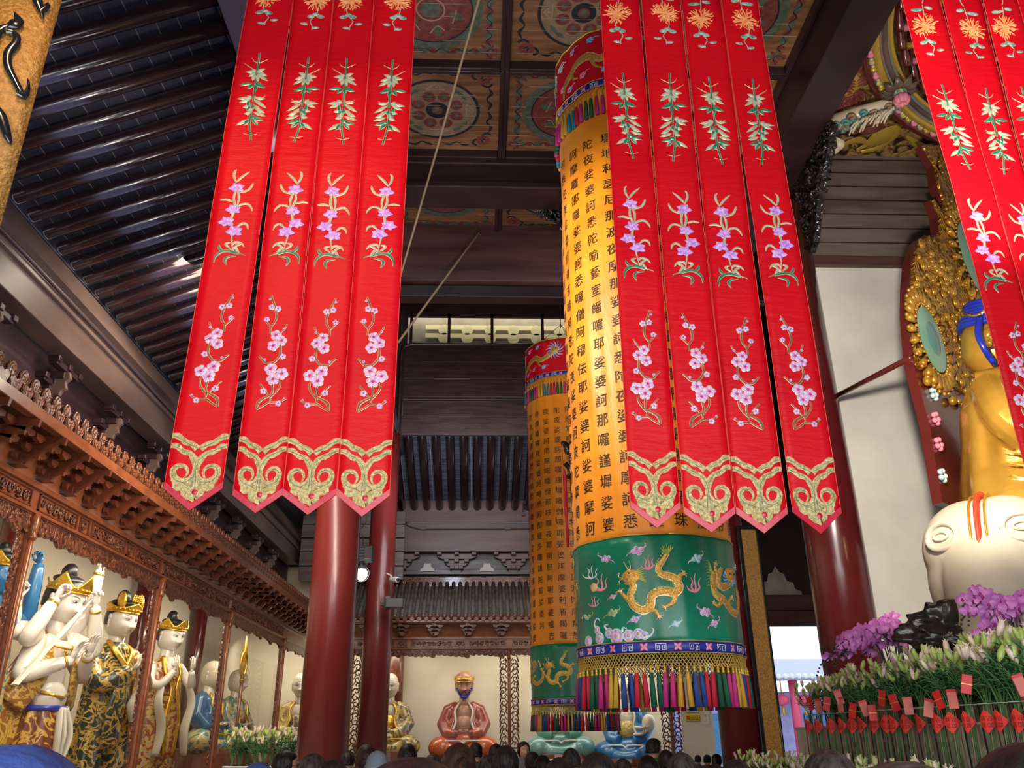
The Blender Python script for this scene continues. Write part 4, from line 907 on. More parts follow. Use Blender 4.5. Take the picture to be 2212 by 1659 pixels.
TX = ['陀夜娑婆訶那囉謹墀皤伽囉耶娑婆訶摩婆利勝羯囉', '阿悉陀夜娑婆訶者吉囉阿悉陀夜娑婆訶波陀摩羯悉', '訶摩囉那囉娑婆訶悉囉僧阿穆佉耶娑婆訶娑婆摩訶', '陀夜娑婆訶悉陀喻藝室皤囉耶娑婆訶那囉謹墀娑婆', '墀地利瑟尼那波夜摩那娑婆訶悉陀夜娑婆訶摩訶悉', '嚧蘇嚧菩提夜菩提夜菩馱夜菩馱夜彌帝唎夜那囉謹', '嚧醯利娑囉娑囉悉唎悉唎蘇嚧蘇嚧呼嚧呼嚧摩囉珠', '伊醯伊醯室那室那阿囉嘇佛囉舍利罰沙罰嘇佛囉捨', '陀羅陀羅地利尼室佛囉耶遮囉遮囉摩麼罰摩囉穆帝']
TX2 = ['夜娑婆訶南無喝囉怛那哆囉夜耶南無阿唎耶婆嚧吉', '帝爍皤囉夜娑婆訶唵悉殿都曼多囉跋陀耶娑婆訶']
def banner(loc, label):
    t = thing('cylinder_banner', label, 'hanging banner', loc)
    N = 128
    def band(name, m, z0, z1, h, nz, f=cyl, sol=.004):
        a = MB(); a.sm = True; a.grid(lambda i, j: f(2 * PI * RC * i, z0 + (z1 - z0) * j, h), N, nz, cu=True); o = a.build(name, m, t)
        md = o.modifiers.new('s', 'SOLIDIFY'); md.thickness = sol; md.offset = -1; return o
    body = band('yellow_cloth', 'saffron', ZG1 - .02, ZRB + .05, 0, 60)
    gb = band('green_band', 'banner_green', ZG0 - .02, ZG1, .006, 12)
    rb = band('red_band', 'banner_red', ZRB, ZTOP, .010, 10)
    a = MB(); a.sm = True; a.tube([cyl(2 * PI * RC * i / 96, ZTOP, .01) for i in range(97)], .008, 6); a.tube([cyl(2 * PI * RC * i / 96, ZG1, .008) for i in range(97)], .005, 6); a.build('piping', 'gold_braid', t)
    a = MB(); a.poly([(.6 * cos(2 * PI * i / 48), .6 * sin(2 * PI * i / 48), ZTOP - .01) for i in range(48)]); a.build('top_cloth', 'banner_red', t)
    for zb_, nm in ((ZRB, 'upper_braid_band'), (ZG0 - .075, 'lower_braid_band')):
        hh = .085; o = band(nm, 'blue_band', zb_, zb_ + hh, .014, 2)
        a = MB(); a.sm = True
        for e in (.004, hh - .004): a.tube([cyl(2 * PI * RC * i / 96, zb_ + e, .017) for i in range(97)], .004, 5)
        a.mi = 1; zc_ = zb_ + hh / 2; n = 34
        for i in range(n):
            u = 2 * PI * RC * i / n
            if i % 2:
                for e in (-1, 1): a.stroke([(u + e * p[0], zc_ + p[1]) for p in ((-.0, .02), (.035, .02), (.035, -.02), (.01, -.02), (.01, .008), (.024, .008), (.024, -.008))], .0045, lambda u_, v_, h_: cyl(u_, v_, .014 + h_), .003, 1)
            else:
                a.mi = 2
                for q in range(4): an = q * PI / 2 + PI / 4; a.blob(leafpoly((u, zc_), (u + .035 * cos(an), zc_ + .035 * sin(an)), .010), lambda u_, v_, h_: cyl(u_, v_, .014 + h_), .004)
                a.mi = 1
        b_ = a.build('key_pattern', ['gold_braid', 'sign_white', 'em_pink'], o)
    # calligraphy
    for c, s in enumerate(TX + ['', ''] * 0 + TX2[:0]): pass
    cols_ = [(-24.6 + 17.14 * (k - 4), TX[k]) for k in range(len(TX))] + [(-24.6 - 17.14 * 5, TX2[0]), (-24.6 - 17.14 * 6, TX2[1])]
    k = 9
    while len(cols_) < 21: cols_.append((-24.6 + 17.14 * (k - 4), TX[(k * 5 + 3) % 9])); k += 1
    zt0 = fz(290, 1345) ; zt1 = fz(1122, 1402); dz = (zt0 - zt1) / 21
    for an, s in cols_:
        a = MB(); u = R(an) * RC
        for i, ch in enumerate(s): put_text(a, ch, cyl, u, zt0 - dz * i, .113, .0045, .98)
        a.build('calligraphy_column', 'ink', t)
    # dragons, clouds and waves on the green band
    cy_ = lambda u, v, h: cyl(u, v, .006 + h)
    def G(pts):
        out = []
        for x, y in pts:
            s_ = max(-.99, min(.99, (x - 612) / 492)); th = math.asin(s_); sh_ = (100 - 52 * (y - 210) / 665) * (1 - cos(th)); out.append((th * RC, ZG0 + (875 + sh_ * .9 - y) / 665 * (ZG1 - ZG0)))
        return out
    u1 = 1 / 492 * RC
    def dragon(a, dx=0, front=False, flip=1, sc_=1):
        g_ = lambda pts: [(flip * p[0] + dx, p[1]) for p in G(pts)]
        if not front:
            body_ = g_([(385, 500), (400, 545), (382, 600), (392, 655), (440, 688), (482, 660), (492, 605), (525, 578), (575, 572), (622, 582), (648, 545), (625, 495), (590, 478), (555, 468), (540, 430), (568, 385), (600, 335)])
            a.mi = 1; a.stroke(body_, [40 * u1, 44 * u1, 46 * u1, 48 * u1, 50 * u1, 46 * u1, 42 * u1, 34 * u1, 22 * u1], cy_, .004)
            a.mi = 0; a.stroke(body_, [30 * u1, 34 * u1, 36 * u1, 38 * u1, 40 * u1, 36 * u1, 32 * u1, 26 * u1, 14 * u1], cy_, .014)
            a.mi = 3; n = len(body_)
            for i in range(n - 1):
                for q in range(3):
                    t_ = q / 3; x = body_[i][0] + (body_[i + 1][0] - body_[i][0]) * t_; y = body_[i][1] + (body_[i + 1][1] - body_[i][1]) * t_; dx_ = body_[i + 1][0] - body_[i][0]; dy_ = body_[i + 1][1] - body_[i][1]; l = math.hypot(dx_, dy_) or 1
                    a.blob(leafpoly((x - dy_ / l * 16 * u1, y + dx_ / l * 16 * u1), (x - dy_ / l * 30 * u1, y + dx_ / l * 30 * u1), 6 * u1), cy_, .008)
            a.mi = 0
            for leg in ([(395, 650), (350, 600), (335, 575)], [(440, 685), (500, 688), (522, 722)], [(622, 582), (610, 640), (565, 668)], [(640, 530), (655, 480), (672, 470)]):
                a.mi = 0; a.stroke(g_(leg), [34 * u1, 24 * u1, 16 * u1], cy_, .012); e_ = leg[-1]; d_ = (leg[-1][0] - leg[-2][0], leg[-1][1] - leg[-2][1]); b0 = math.atan2(d_[1], d_[0])
                a.mi = 1
                for q in (-.9, -.3, .3, .9): a.stroke(g_([e_, (e_[0] + 20 * cos(b0 + q), e_[1] + 20 * sin(b0 + q)), (e_[0] + 28 * cos(b0 + q * 1.5), e_[1] + 28 * sin(b0 + q * 1.5))]), [8 * u1, 6 * u1, 1 * u1], cy_, .010)
            for q in range(7): a.mi = 3; a.stroke(g_([(595, 345), (575 + q * 8, 320 - 2 * q), (560 + q * 12, 285 + abs(q - 3) * 5 - 12 * (q % 2))]), [7 * u1, 9 * u1, 1 * u1], cy_, .009)
            for q in range(9): a.mi = 3; a.stroke(g_([(400, 475), (430 + q * 4, 440 + q * 9), (462 + (q % 2) * 12, 415 + q * 14)]), [8 * u1, 10 * u1, 1 * u1], cy_, .008)
            a.mi = 0; hd = g_([(350, 500)])[0]; a.blob(g_([(415, 440), (375, 440), (352, 462), (345, 490), (352, 508), (375, 498), (368, 515), (352, 528), (375, 535), (410, 520), (435, 500), (440, 460)]), cy_, .020)
            a.mi = 5; a.blob(g_([(352, 508), (378, 498), (366, 517)]), cy_, .024); a.mi = 4; a.disc(g_([(385, 462)])[0], 7 * u1, cy_, .028)
            a.mi = 1
            for q in (0, 1): a.stroke(g_([(385, 445), (372 + 22 * q, 420), (358 + 30 * q, 385)]), [9 * u1, 6 * u1, 2 * u1], cy_, .014)
            for q in (0, 1): a.stroke(g_([(348, 490), (328, 480 + 28 * q), (332, 455 + 70 * q), (318, 470 + 60 * q)]), [5 * u1, 4 * u1, 1 * u1], cy_, .010)
        else:
            body_ = g_([(985, 520), (930, 545), (902, 520), (905, 470), (935, 430)]); b2 = g_([(880, 445), (868, 520), (880, 590), (925, 625), (955, 665), (1000, 705), (1045, 690), (1062, 630), (1058, 570), (1045, 540)])
            for bb in (body_, b2): a.mi = 1; a.stroke(bb, [40 * u1, 48 * u1, 44 * u1, 30 * u1], cy_, .004); a.mi = 0; a.stroke(bb, [30 * u1, 38 * u1, 34 * u1, 18 * u1], cy_, .014)
            for q in range(9): a.mi = 3; a.stroke(g_([(880, 560 - 8 * q), (855, 530 - 18 * q), (815 + (q % 2) * 10, 540 - 20 * q)]), [8 * u1, 8 * u1, 1 * u1], cy_, .008)
            for q in range(12): an = 2 * PI * q / 12; a.mi = 6; a.stroke(g_([(980, 480), (980 + 34 * cos(an), 480 + 42 * sin(an)), (980 + 46 * cos(an + .3), 482 + 58 * sin(an + .3))]), [10 * u1, 11 * u1, 2 * u1], cy_, .014)
            a.mi = 0; a.blob(g_([(955, 430), (980, 420), (1008, 430), (1015, 470), (1000, 505), (982, 520), (963, 505), (948, 470)]), cy_, .024); a.mi = 4
            for e in (-1, 1): a.disc(g_([(981 + e * 13, 462)])[0], 6 * u1, cy_, .03)
            a.mi = 5; a.disc(g_([(982, 505)])[0], 8 * u1, cy_, .028)
            a.mi = 0
            for leg in ([(905, 480), (890, 430), (895, 395)], [(1045, 520), (1040, 480), (1030, 450)], [(990, 700), (960, 640), (985, 610)], [(905, 640), (880, 660), (860, 640)]):
                a.mi = 0; a.stroke(g_(leg), [26 * u1, 22 * u1, 14 * u1], cy_, .012); e_ = leg[-1]; a.mi = 1
                for q in range(5): an = q * 1.2; a.stroke(g_([e_, (e_[0] + 18 * cos(an), e_[1] + 18 * sin(an))]), [6 * u1, 2 * u1], cy_, .012)
    a = MB(); a.sm = True; mats = ['em_gold', 'gold_outline', 'em_purple', 'em_green', 'ink', 'em_pink', 'em_blue', 'em_white']
    dragon(a); dragon(a, front=True); dragon(a, dx=2.1); dragon(a, dx=-2.05, front=True); dragon(a, dx=-.95)
    a.build('dragon_embroidery', mats, gb)
    a = MB(); a.sm = True
    def flame(x, y, s_, m_, e=1):
        a.mi = m_
        for q in ([(0, 30), (-20, 5), (-12, -30), (-25, -55)], [(0, 30), (5, 0), (0, -40), (8, -75)], [(0, 30), (25, 8), (22, -25), (35, -50)], [(0, 30), (-35, 20), (-48, -5)]): a.stroke(G([(x + e * p[0] * s_, y + p[1] * s_) for p in q]), [12 * u1 * s_, 10 * u1 * s_, 2 * u1], cy_, .006)
    def cloud(x, y, s_, m_, dx_=1):
        for (qx, qy, r) in ((0, 0, 18), (22, -8, 15), (-20, 6, 14), (10, 16, 13), (-4, -16, 12)):
            a.mi = 7 if m_ != 7 else 6; a.disc(G([(x + qx * s_, y + qy * s_)])[0], (r + 2) * s_ * u1, cy_, .004, 12); a.mi = m_; a.disc(G([(x + qx * s_, y + qy * s_)])[0], r * s_ * u1 * .85, cy_, .008, 12)
            a.mi = 7; a.stroke([(p[0], p[1]) for p in G([(x + (qx + 6 * cos(w__)) * s_, y + (qy + 6 * sin(w__)) * s_) for w__ in (0, 1.4, 2.8, 4.2)])], 2.5 * u1, cy_, .010)
        a.mi = m_; a.stroke(G([(x + 20 * s_ * dx_, y - 10 * s_), (x + 50 * s_ * dx_, y - 30 * s_), (x + 45 * s_ * dx_, y - 55 * s_)]), [14 * u1 * s_, 8 * u1 * s_, 2 * u1], cy_, .006)
        a.stroke(G([(x - 18 * s_ * dx_, y + 8 * s_), (x - 50 * s_ * dx_, y + 22 * s_), (x - 60 * s_ * dx_, y + 40 * s_)]), [12 * u1 * s_, 7 * u1 * s_, 2 * u1], cy_, .006)
    cloud(432, 318, .95, 2); cloud(262, 362, .8, 2, -1); cloud(768, 368, .95, 7); cloud(1072, 410, .8, 3); flame(742, 545, 1.1, 5); flame(232, 530, 1.0, 5); flame(192, 460, .8, 7); flame(200, 640, .6, 5); flame(488, 410, .9, 5); cloud(792, 700, .95, 2, -1); cloud(845, 768, .8, 2); cloud(612, 772, .7, 7); cloud(395, 742, .7, 2); cloud(285, 700, .8, 3); cloud(290, 602, .5, 5); cloud(160, 720, .6, 3); flame(1085, 600, .7, 5)
    a.mi = 1; a.disc(G([(200, 540)])[0], 26 * u1, cy_, .012, 20)
    for k, (x, y, r) in enumerate(((165, 865, 30), (215, 850, 34), (300, 842, 44), (262, 820, 30), (360, 838, 34), (410, 828, 30), (205, 800, 24), (440, 838, 24))):
        for q in range(5): a.mi = (7, 2, 7, 3 if k % 2 else 5, 2)[q]; a.disc(G([(x, y)])[0], r * (1 - q * .19) * u1, cy_, .003 + .002 * q, 18)
    for q in ([(430, 850), (470, 840), (490, 805), (478, 792)], [(200, 790), (195, 760), (210, 730), (222, 750)], [(250, 800), (240, 775), (262, 768)], [(330, 815), (335, 790), (355, 800)]): a.mi = 7; a.stroke(G(q), [16 * u1, 10 * u1, 3 * u1], cy_, .008)
    a.build('cloud_and_wave_embroidery', mats, gb)
    # dragon and sprigs on the red band
    cr_ = lambda u, v, h: cyl(u, v, .010 + h); H_ = ZTOP - ZRB
    a = MB(); a.sm = True
    for r_ in range(4):
        u0 = 2 * PI * RC * r_ / 4 - .45
        f = lambda pts: [(u0 + p[0], ZRB + .09 + p[1] * (H_ - .1)) for p in pts]
        for m_, wd, l_ in ((1, 1.35, .004), (0, 1, .012)): a.mi = m_; a.stroke(f([(-.28, .05), (-.25, .3), (-.1, .5), (.05, .55), (.18, .42), (.3, .5), (.42, .62)]), [.02 * wd, .06 * wd, .07 * wd, .06 * wd, .06 * wd], cr_, l_)
        for q in range(14): an = q * .45; a.mi = 6 if q % 3 else 7; a.stroke(f([(.42, .66), (.42 + .09 * cos(an), .66 + .17 * sin(an)), (.42 + .15 * cos(an + .3), .66 + .28 * sin(an + .3))]), [.02, .022, .004], cr_, .010)
        a.mi = 0; a.disc(f([(.42, .66)])[0], .06, cr_, .02, 12); a.mi = 4; a.disc(f([(.44, .70)])[0], .014, cr_, .024, 8)
        for (x, y, m_) in ((-.3, .75, 7), (-.12, .85, 2), (.1, .85, 6), (.0, .22, 5), (.22, .18, 6), (-.18, .15, 2), (.66, .3, 2), (.62, .8, 7)):
            c = f([(x, y)])[0]
            for q in range(5): a.mi = m_; an = q * 1.256; a.disc((c[0] + .022 * cos(an), c[1] + .022 * sin(an)), .017, cr_, .006, 8)
            a.stroke([c, (c[0] + .05, c[1] + .03), (c[0] + .09, c[1] + .02)], [.014, .01, .003], cr_, .005)
        for e in (-.15, .1): a.mi = 0; a.stroke(f([(e, .48), (e + .03, .3), (e + .1, .22)]), [.04, .03, .015], cr_, .010)
    a.build('dragon_embroidery', mats, rb)
    # net fringe and tassels
    zf = ZG0 - .075
    a = MB(); nn = 150; hN = .085
    for e in (-1, 1):
        for i in range(nn):
            u = 2 * PI * RC * i / nn; pts = [cyl(u + e * .06 * q / 4, zf - hN * q / 4, .012 - .01 * sin(q * .7)) for q in range(5)]
            a.tube(pts, .0035, 4, False)
    a.build('net_fringe', 'gold_braid', t)
    nt = 80; seq = ['yellow', 'yellow', 'blue', 'blue', 'red', 'red', 'green', 'green', 'pink', 'pink']
    def tassel(c_, s_=1):
        a = MB(); a.sm = True
        a.mi = 1; a.lathe([(.004, .0), (.006, -.012), (.011, -.02), (.011, -.03), (.007, -.034), (.011, -.04), (.011, -.052)], n=8)
        a.mi = 0; n = 14; prof = [(.009, -.05), (.013, -.07), (.016, -.13), (.019, -.27 * s_)]
        rings = []
        for r, z in prof: rings.append([a.av((r * (1 + .14 * (-1) ** j) * cos(2 * PI * j / n), r * (1 + .14 * (-1) ** j) * sin(2 * PI * j / n), z)) for j in range(n)])
        for i in range(len(prof) - 1):
            for j in range(n): a.af((rings[i][j], rings[i][(j + 1) % n], rings[i + 1][(j + 1) % n], rings[i + 1][j]))
        a.af(rings[-1]); return a.build('tassel', ['tassel_' + c_, 'gold_braid'], t)
    cache = {}
    for i in range(nt):
        c_ = seq[i % 10]; o = cache[c_].copy() if c_ in cache else tassel(c_)
        if c_ in cache: col.objects.link(o)
        cache[c_] = o; u = 2 * PI * RC * i / nt; p = cyl(u, zf - hN + .012, .008); o.location = p; o.rotation_euler = (rnd.uniform(-.06, .06), rnd.uniform(-.06, .06), rnd.uniform(0, 6))
    # slim tassels below the red band, hung on short gold cords
    seq2 = ['teal', 'teal', 'red', 'pink', 'green', 'green', 'pink', 'pink', 'yellow', 'yellow']; c2 = {}
    a = MB()
    for i in range(72):
        u = 2 * PI * RC * i / 72
        for e in (-1, 1): a.tube([cyl(u + e * .026, ZRB, .016), cyl(u, ZRB - .07, .022)], .003, 4, False)
    a.build('valance_cords', 'gold_braid', t)
    for i in range(72):
        c_ = seq2[i % 10]
        if c_ in c2: o = c2[c_].copy(); col.objects.link(o)
        else: o = tassel(c_, .95); o.name = 'valance_tassel'; o.data.name = 'valance_tassel'
        c2[c_] = o; o.location = cyl(2 * PI * RC * i / 72, ZRB - .062, .026); o.rotation_euler = (0, 0, rnd.uniform(0, 6))
    # suspension
    a = MB(); a.sm = True; a.tube([cyl(2 * PI * RC * i / 48, ZTOP - .03, -.012) for i in range(49)], .012, 6)
    for q in range(4): an = q * PI / 2 + .4; a.tube([(.59 * cos(an), .59 * sin(an), ZTOP - .03), (0, 0, ZTOP + .55)], .004, 5)
    a.build('hoop', 'cable', t)
    a = MB(); a.tube([(0, 0, ZTOP + .5), (0, 0, 9.2)], .005, 6); a.build('hanging_wire', 'cable', t)
    return t
t1 = banner((C1.x, 6.5, 0), 'big yellow cylindrical banner with green dragon band, nearest, behind the middle ribbons')
cm = childmap(); t2 = copy_tree(t1, None, cm)
c2x = P(1239, 1505, Y=12.95); t2.location = (c2x.x, 12.95, P(1239, 1509, Y=12.95 - RC).z - ZG0 + .0)
t2.rotation_euler = (0, 0, R(17.14 * 3 + 25)); t2['label'] = 'smaller-looking yellow cylindrical banner farther back, left of the big one'
a = MB(); a.tube([(0, 0, ZTOP + .5), (0, 0, 13.4 - t2.location.z)], .006, 6); a.build('long_wire', 'cable', t2)
# ================================================================ FIGURES: heads, hands, statues
class Head:
    """face looks to -Y; s = half the head height"""
    def __init__(q, s, fat=1.0, nose=1.0, age=0): q.s = s; q.fat = fat; q.nose = nose; q.age = age
    def sx(q, z):
        w_ = .74 * q.fat * max(0, 1 - abs(z) ** 2.5) ** .5
        return w_ * (1 - .10 * max(0, -z)) 
    def sy(q, z): return .86 * max(0, 1 - abs(z) ** 2.6) ** .5
    def bump(q, x, z):
        g = lambda cx, cz, wx, wz, a: a * math.exp(-((x - cx) / wx) ** 2 - ((z - cz) / wz) ** 2)
        ax = abs(x)
        b = g(0, -.12, .085, .20, .10 * q.nose) + g(0, -.30, .11, .085, .19 * q.nose)
        b += .07 * q.nose * math.exp(-((ax - .10) / .055) ** 2 - ((z + .33) / .06) ** 2)
        b += .05 * math.exp(-((ax - .28) / .2) ** 2 - ((z - .16) / .08) ** 2)
        b -= .085 * math.exp(-((ax - .27) / .14) ** 2 - ((z - .0) / .085) ** 2)
        b += .055 * math.exp(-((ax - .27) / .11) ** 2 - ((z + .005) / .05) ** 2)
        b += .06 * math.exp(-((ax - .36) / .17) ** 2 - ((z + .30) / .17) ** 2)
        b += g(0, -.50, .15, .035, .055) + g(0, -.585, .12, .04, .06) - g(0, -.54, .17, .018, .05) - g(0, -.67, .12, .04, .04) + g(0, -.82, .16, .10, .09)
        if q.age: b += q.age * .02 * sin(z * 40) * (z > .2)
        return b
    def y(q, x, z):
        e = 1 - (x / max(q.sx(z), 1e-4)) ** 2
        return -(q.sy(z) * math.sqrt(max(0, e)) + q.bump(x, z) * min(1, max(0, e) * 4))
    def skull(q, a, T):
        def f(i, j):
            z = cos(PI * j) if 0 else -cos(PI * (.02 + .96 * j)); th = 2 * PI * i
            x = q.sx(z) * sin(th); c_ = -cos(th)
            y = q.sy(z) * c_
            if c_ < 0: y -= q.bump(x, z) * min(1, (c_ * c_) * 4)
            return T @ V((x * q.s, y * q.s, z * q.s))
        b = a.grid(f, 64, 56, cu=True); a.af([r[0] for r in b][::-1]); a.af([r[-1] for r in b])
        for e in (-1, 1):         # ears with lobes
            Mx = Matrix.Rotation(e * .25, 3, 'Z'); ct = V((e * q.sx(-.05) * q.s * 1.0, .02 * q.s, -.05 * q.s))
            for p, r in ((( 0, 0, .12), (.07, .13, .17)), ((0, .0, -.12), (.06, .09, .20)), ((0, -.02, -.32), (.05, .07, .12))):
                a.sph(T @ (ct + V(p) * q.s), tuple(k * q.s for k in r), 10, 8, (T.to_3x3() @ Mx))
        return a
    def patch(q, a, T, pts, lift=.012):
        """a small painted patch lying on the face"""
        P_ = [T @ (V((x, q.y(x, z) - lift, z)) * q.s) for x, z in pts]; k = len(P_)
        n = k // 2
        for i in range(n - 1): a.af([a.av(P_[i]), a.av(P_[i + 1]), a.av(P_[k - 2 - i]), a.av(P_[k - 1 - i])])
    def features(q, parent, T, brow='eye_ink', lips='lip', closed=True, third=False):
        def band(pts, w_): # pts along a line, w_ heights
            up = [(x, z + h_ / 2) for (x, z), h_ in zip(pts, w_)]; dn = [(x, z - h_ / 2) for (x, z), h_ in zip(pts, w_)][::-1]; return up + dn
        a = MB()
        for e in (-1, 1):
            q.patch(a, T, band([(e * (.12 + .36 * k / 6), .17 + .09 * sin(PI * k / 6 * .8) - .02 * k / 6) for k in range(7)], [.01, .028, .036, .034, .028, .02, .006]), .015)
        a.build('eyebrows', brow, parent)
        a = MB()
        for e in (-1, 1):
            ex = [(e * (.15 + .27 * k / 6), -.005 + .035 * sin(PI * k / 6)) for k in range(7)]
            a.mi = 0; q.patch(a, T, band(ex, [.01, .05, .07, .075, .07, .045, .008]), .010)
            a.mi = 1; q.patch(a, T, band([(x, z + .028) for x, z in ex], [.012, .018, .022, .024, .022, .02, .012]), .016); q.patch(a, T, band([(e * (.27 + .07 * (k - 1)), .025) for k in range(3)], [.045, .06, .045]), .014)
            q.patch(a, T, band([(x, z - .035) for x, z in ex], [.004, .008, .009, .009, .009, .008, .004]), .012)
        a.build('eyes', ['eye_white', 'eye_ink'], parent)
        a = MB(); q.patch(a, T, band([(-.15 + .30 * k / 8, -.515 + .012 * abs(sin(PI * k / 4)) + .015 * abs(k - 4) / 4) for k in range(9)], [.006, .03, .045, .05, .04, .05, .045, .03, .006]), .010)
        q.patch(a, T, band([(-.12 + .24 * k / 6, -.58 + .012 * abs(k - 3) / 3) for k in range(7)], [.006, .035, .05, .055, .05, .035, .006]), .010)
        a.build('lips', lips, parent)
        if third: a = MB(); q.patch(a, T, band([(-.03 + .03 * k, .34) for k in range(3)], [.02, .06, .02]), .012); a.build('forehead_mark', lips, parent)
def hand(a, w_, d, n, s, curl=.5, spread=.25, thumb=1):
    """palm + five unequal bent fingers; w_ wrist, d finger direction, n palm normal (palm faces n), s = hand length"""
    w_ = V(w_); d = V(d).normalized(); n = V(n); n = (n - d * n.dot(d)).normalized(); sd = d.cross(n).normalized()
    Mx = Matrix((sd, d, n)).transposed()
    a.sph(w_ + d * s * .26, (s * .20, s * .30, s * .10), 12, 8, Mx); a.sph(w_ + d * s * .38, (s * .215, s * .16, s * .09), 12, 8, Mx); a.sph(w_, (s * .13, s * .16, s * .10), 10, 6, Mx)
    for k, (o, L) in enumerate(((-.155, .42), (-.05, .50), (.055, .48), (.155, .38))):
        p = w_ + d * s * (.44 - .02 * abs(k - 1.3)) + sd * o * s; an = spread * (k - 1.5) * .35; c_ = 0; pts = [p - d * s * .06, p]; dr = (d * cos(an) + sd * sin(an)).normalized()
        for j, f in enumerate((.42, .32, .26)): c_ += curl * (.55 + .25 * j); q = dr * cos(c_) + n * sin(c_); p = p + q * L * s * f; pts.append(p)
        a.tube(pts, [s * .052, s * .054, s * .048, s * .044, s * .030], 8)
        a.sph(pts[-1], s * .032, 8, 5)
    b = w_ + d * s * .14 + sd * (-thumb) * s * .14
    t1_ = (d * .55 - sd * thumb * .75 + n * .35).normalized(); t2_ = (d * .9 - sd * thumb * .15 + n * (.25 + curl * .4)).normalized()
    pts = [b, b + t1_ * s * .17, b + t1_ * s * .17 + t2_ * s * .17, b + t1_ * s * .17 + t2_ * s * .28]
    a.tube(pts, [s * .075, s * .062, s * .05, s * .032], 8); a.sph(pts[-1], s * .034, 8, 5)
def arm(a, pts, r0, r1, r2):
    pts = smooth2([tuple(p) for p in pts], 5); n = len(pts); rr = [lerp_list([r0, r0 * 1.02, r1, r1 * 1.02, r2], i / (n - 1)) for i in range(n)]
    a.tube(pts, rr, 14); a.sph(pts[0], r0, 12, 8)
def robe(a, rings, folds=11, amp=.035, seed=0, n=96, m=60, twist=.6):
    """rings: (z, rx, ry, cx, cy); deep hanging folds that fade towards the shoulders"""
    zs = [r[0] for r in rings]
    def f(i, j):
        t_ = j * (len(rings) - 1); k = min(int(t_), len(rings) - 2); u = t_ - k; u = u * u * (3 - 2 * u); A, B = rings[k], rings[k + 1]
        z, rx, ry, cx, cy = [A[e] + (B[e] - A[e]) * u for e in range(5)]; th = 2 * PI * i
        am = amp * (1 - .85 * j) * (1 + .5 * sin(3 * th + seed)); fo = 1 + am * sin(folds * th + twist * 4 * j + seed) + am * .5 * sin(folds * 2.3 * th - 5 * j + seed * 2)
        return (cx + rx * fo * sin(th), cy - ry * fo * cos(th), z)
    b = a.grid(f, n, m, cu=True, flip=True); a.af([r[0] for r in b]); a.af([r[-1] for r in b][::-1])
def crown(parent, T, s, peaks=5, h=.62, r=.80, z0=.36, m='gilt', ornament=False):
    a = MB(); a.sm = True
    def f(i, j):
        th = 2 * PI * i - PI; pk = abs(sin(th * peaks / 2)); hh = .22 + (h - .22) * (1 - pk) ** .8 * (1 if abs(th) < 1.9 else .35)
        rr = r * (1 + .16 * j); return T @ (V((rr * sin(th) * .96, -rr * 1.04 * cos(th), z0 + hh * j)) * s)
    a.grid(f, 80, 6, cu=True); o = a.build('crown', m, parent); md = o.modifiers.new('s', 'SOLIDIFY'); md.thickness = .06 * s
    a = MB(); a.sm = True
    a.tube([T @ (V((r * 1.02 * sin(2 * PI * i / 40), -r * 1.08 * cos(2 * PI * i / 40), z0 + .03)) * s) for i in range(41)], .045 * s, 6)
    for k in range(13): th = -1.5 + k * .25; a.sph(T @ (V((r * 1.08 * sin(th), -r * 1.15 * cos(th), z0 + .18)) * s), .055 * s, 8, 6)
    a.build('crown_beads', m, o)
    return o
def torsoT(loc, rz): return Matrix.Translation(V(loc)) @ Matrix.Rotation(rz, 4, 'Z')
def standing(label, headp, s, rz, mats, arms, extras=None, hm='porcelain', crownargs=None, tilt=(.18, 0), hair=True):
    """s = half head height. local frame: head centre at the origin, facing -Y"""
    t = thing('statue', label, 'statue', headp, 'statues in the left shrine', rz)
    H = Head(s, 1.04, .9); T = Matrix.Rotation(tilt[0], 4, 'X') @ Matrix.Rotation(tilt[1], 4, 'Z')
    a = MB(); a.sm = True; H.skull(a, T); a.tube([(0, .1 * s, -.55 * s), (0, .12 * s, -1.2 * s), (0, .15 * s, -1.6 * s)], [.42 * s, .40 * s, .55 * s], 20); hd = a.build('head', hm, t); H.features(hd, T)
    if hair:
        a = MB(); a.sm = True
        Hh = Head(s * 1.04, 1.04)
        def f(i, j):
            z = -.35 + 1.32 * j; t0 = 1.5 if z < .28 else max(.0, 1.5 - (z - .28) * 5.5); th = t0 + (2 * PI - 2 * t0) * i; x = Hh.sx(z) * sin(th); y = -Hh.sy(z) * cos(th); return T @ V((x * Hh.s, y * Hh.s, z * Hh.s))
        a.grid(f, 40, 14); a.sph(T @ V((0, .25 * s, 1.12 * s)), (.34 * s, .34 * s, .42 * s), 16, 10, T.to_3x3()); a.sph(T @ V((0, .1 * s, .82 * s)), (.66 * s, .7 * s, .25 * s), 16, 10, T.to_3x3())
        a.build('hair', 'hair_black', t)
    if crownargs: crown(t, T, s, **crownargs)
    return t, T
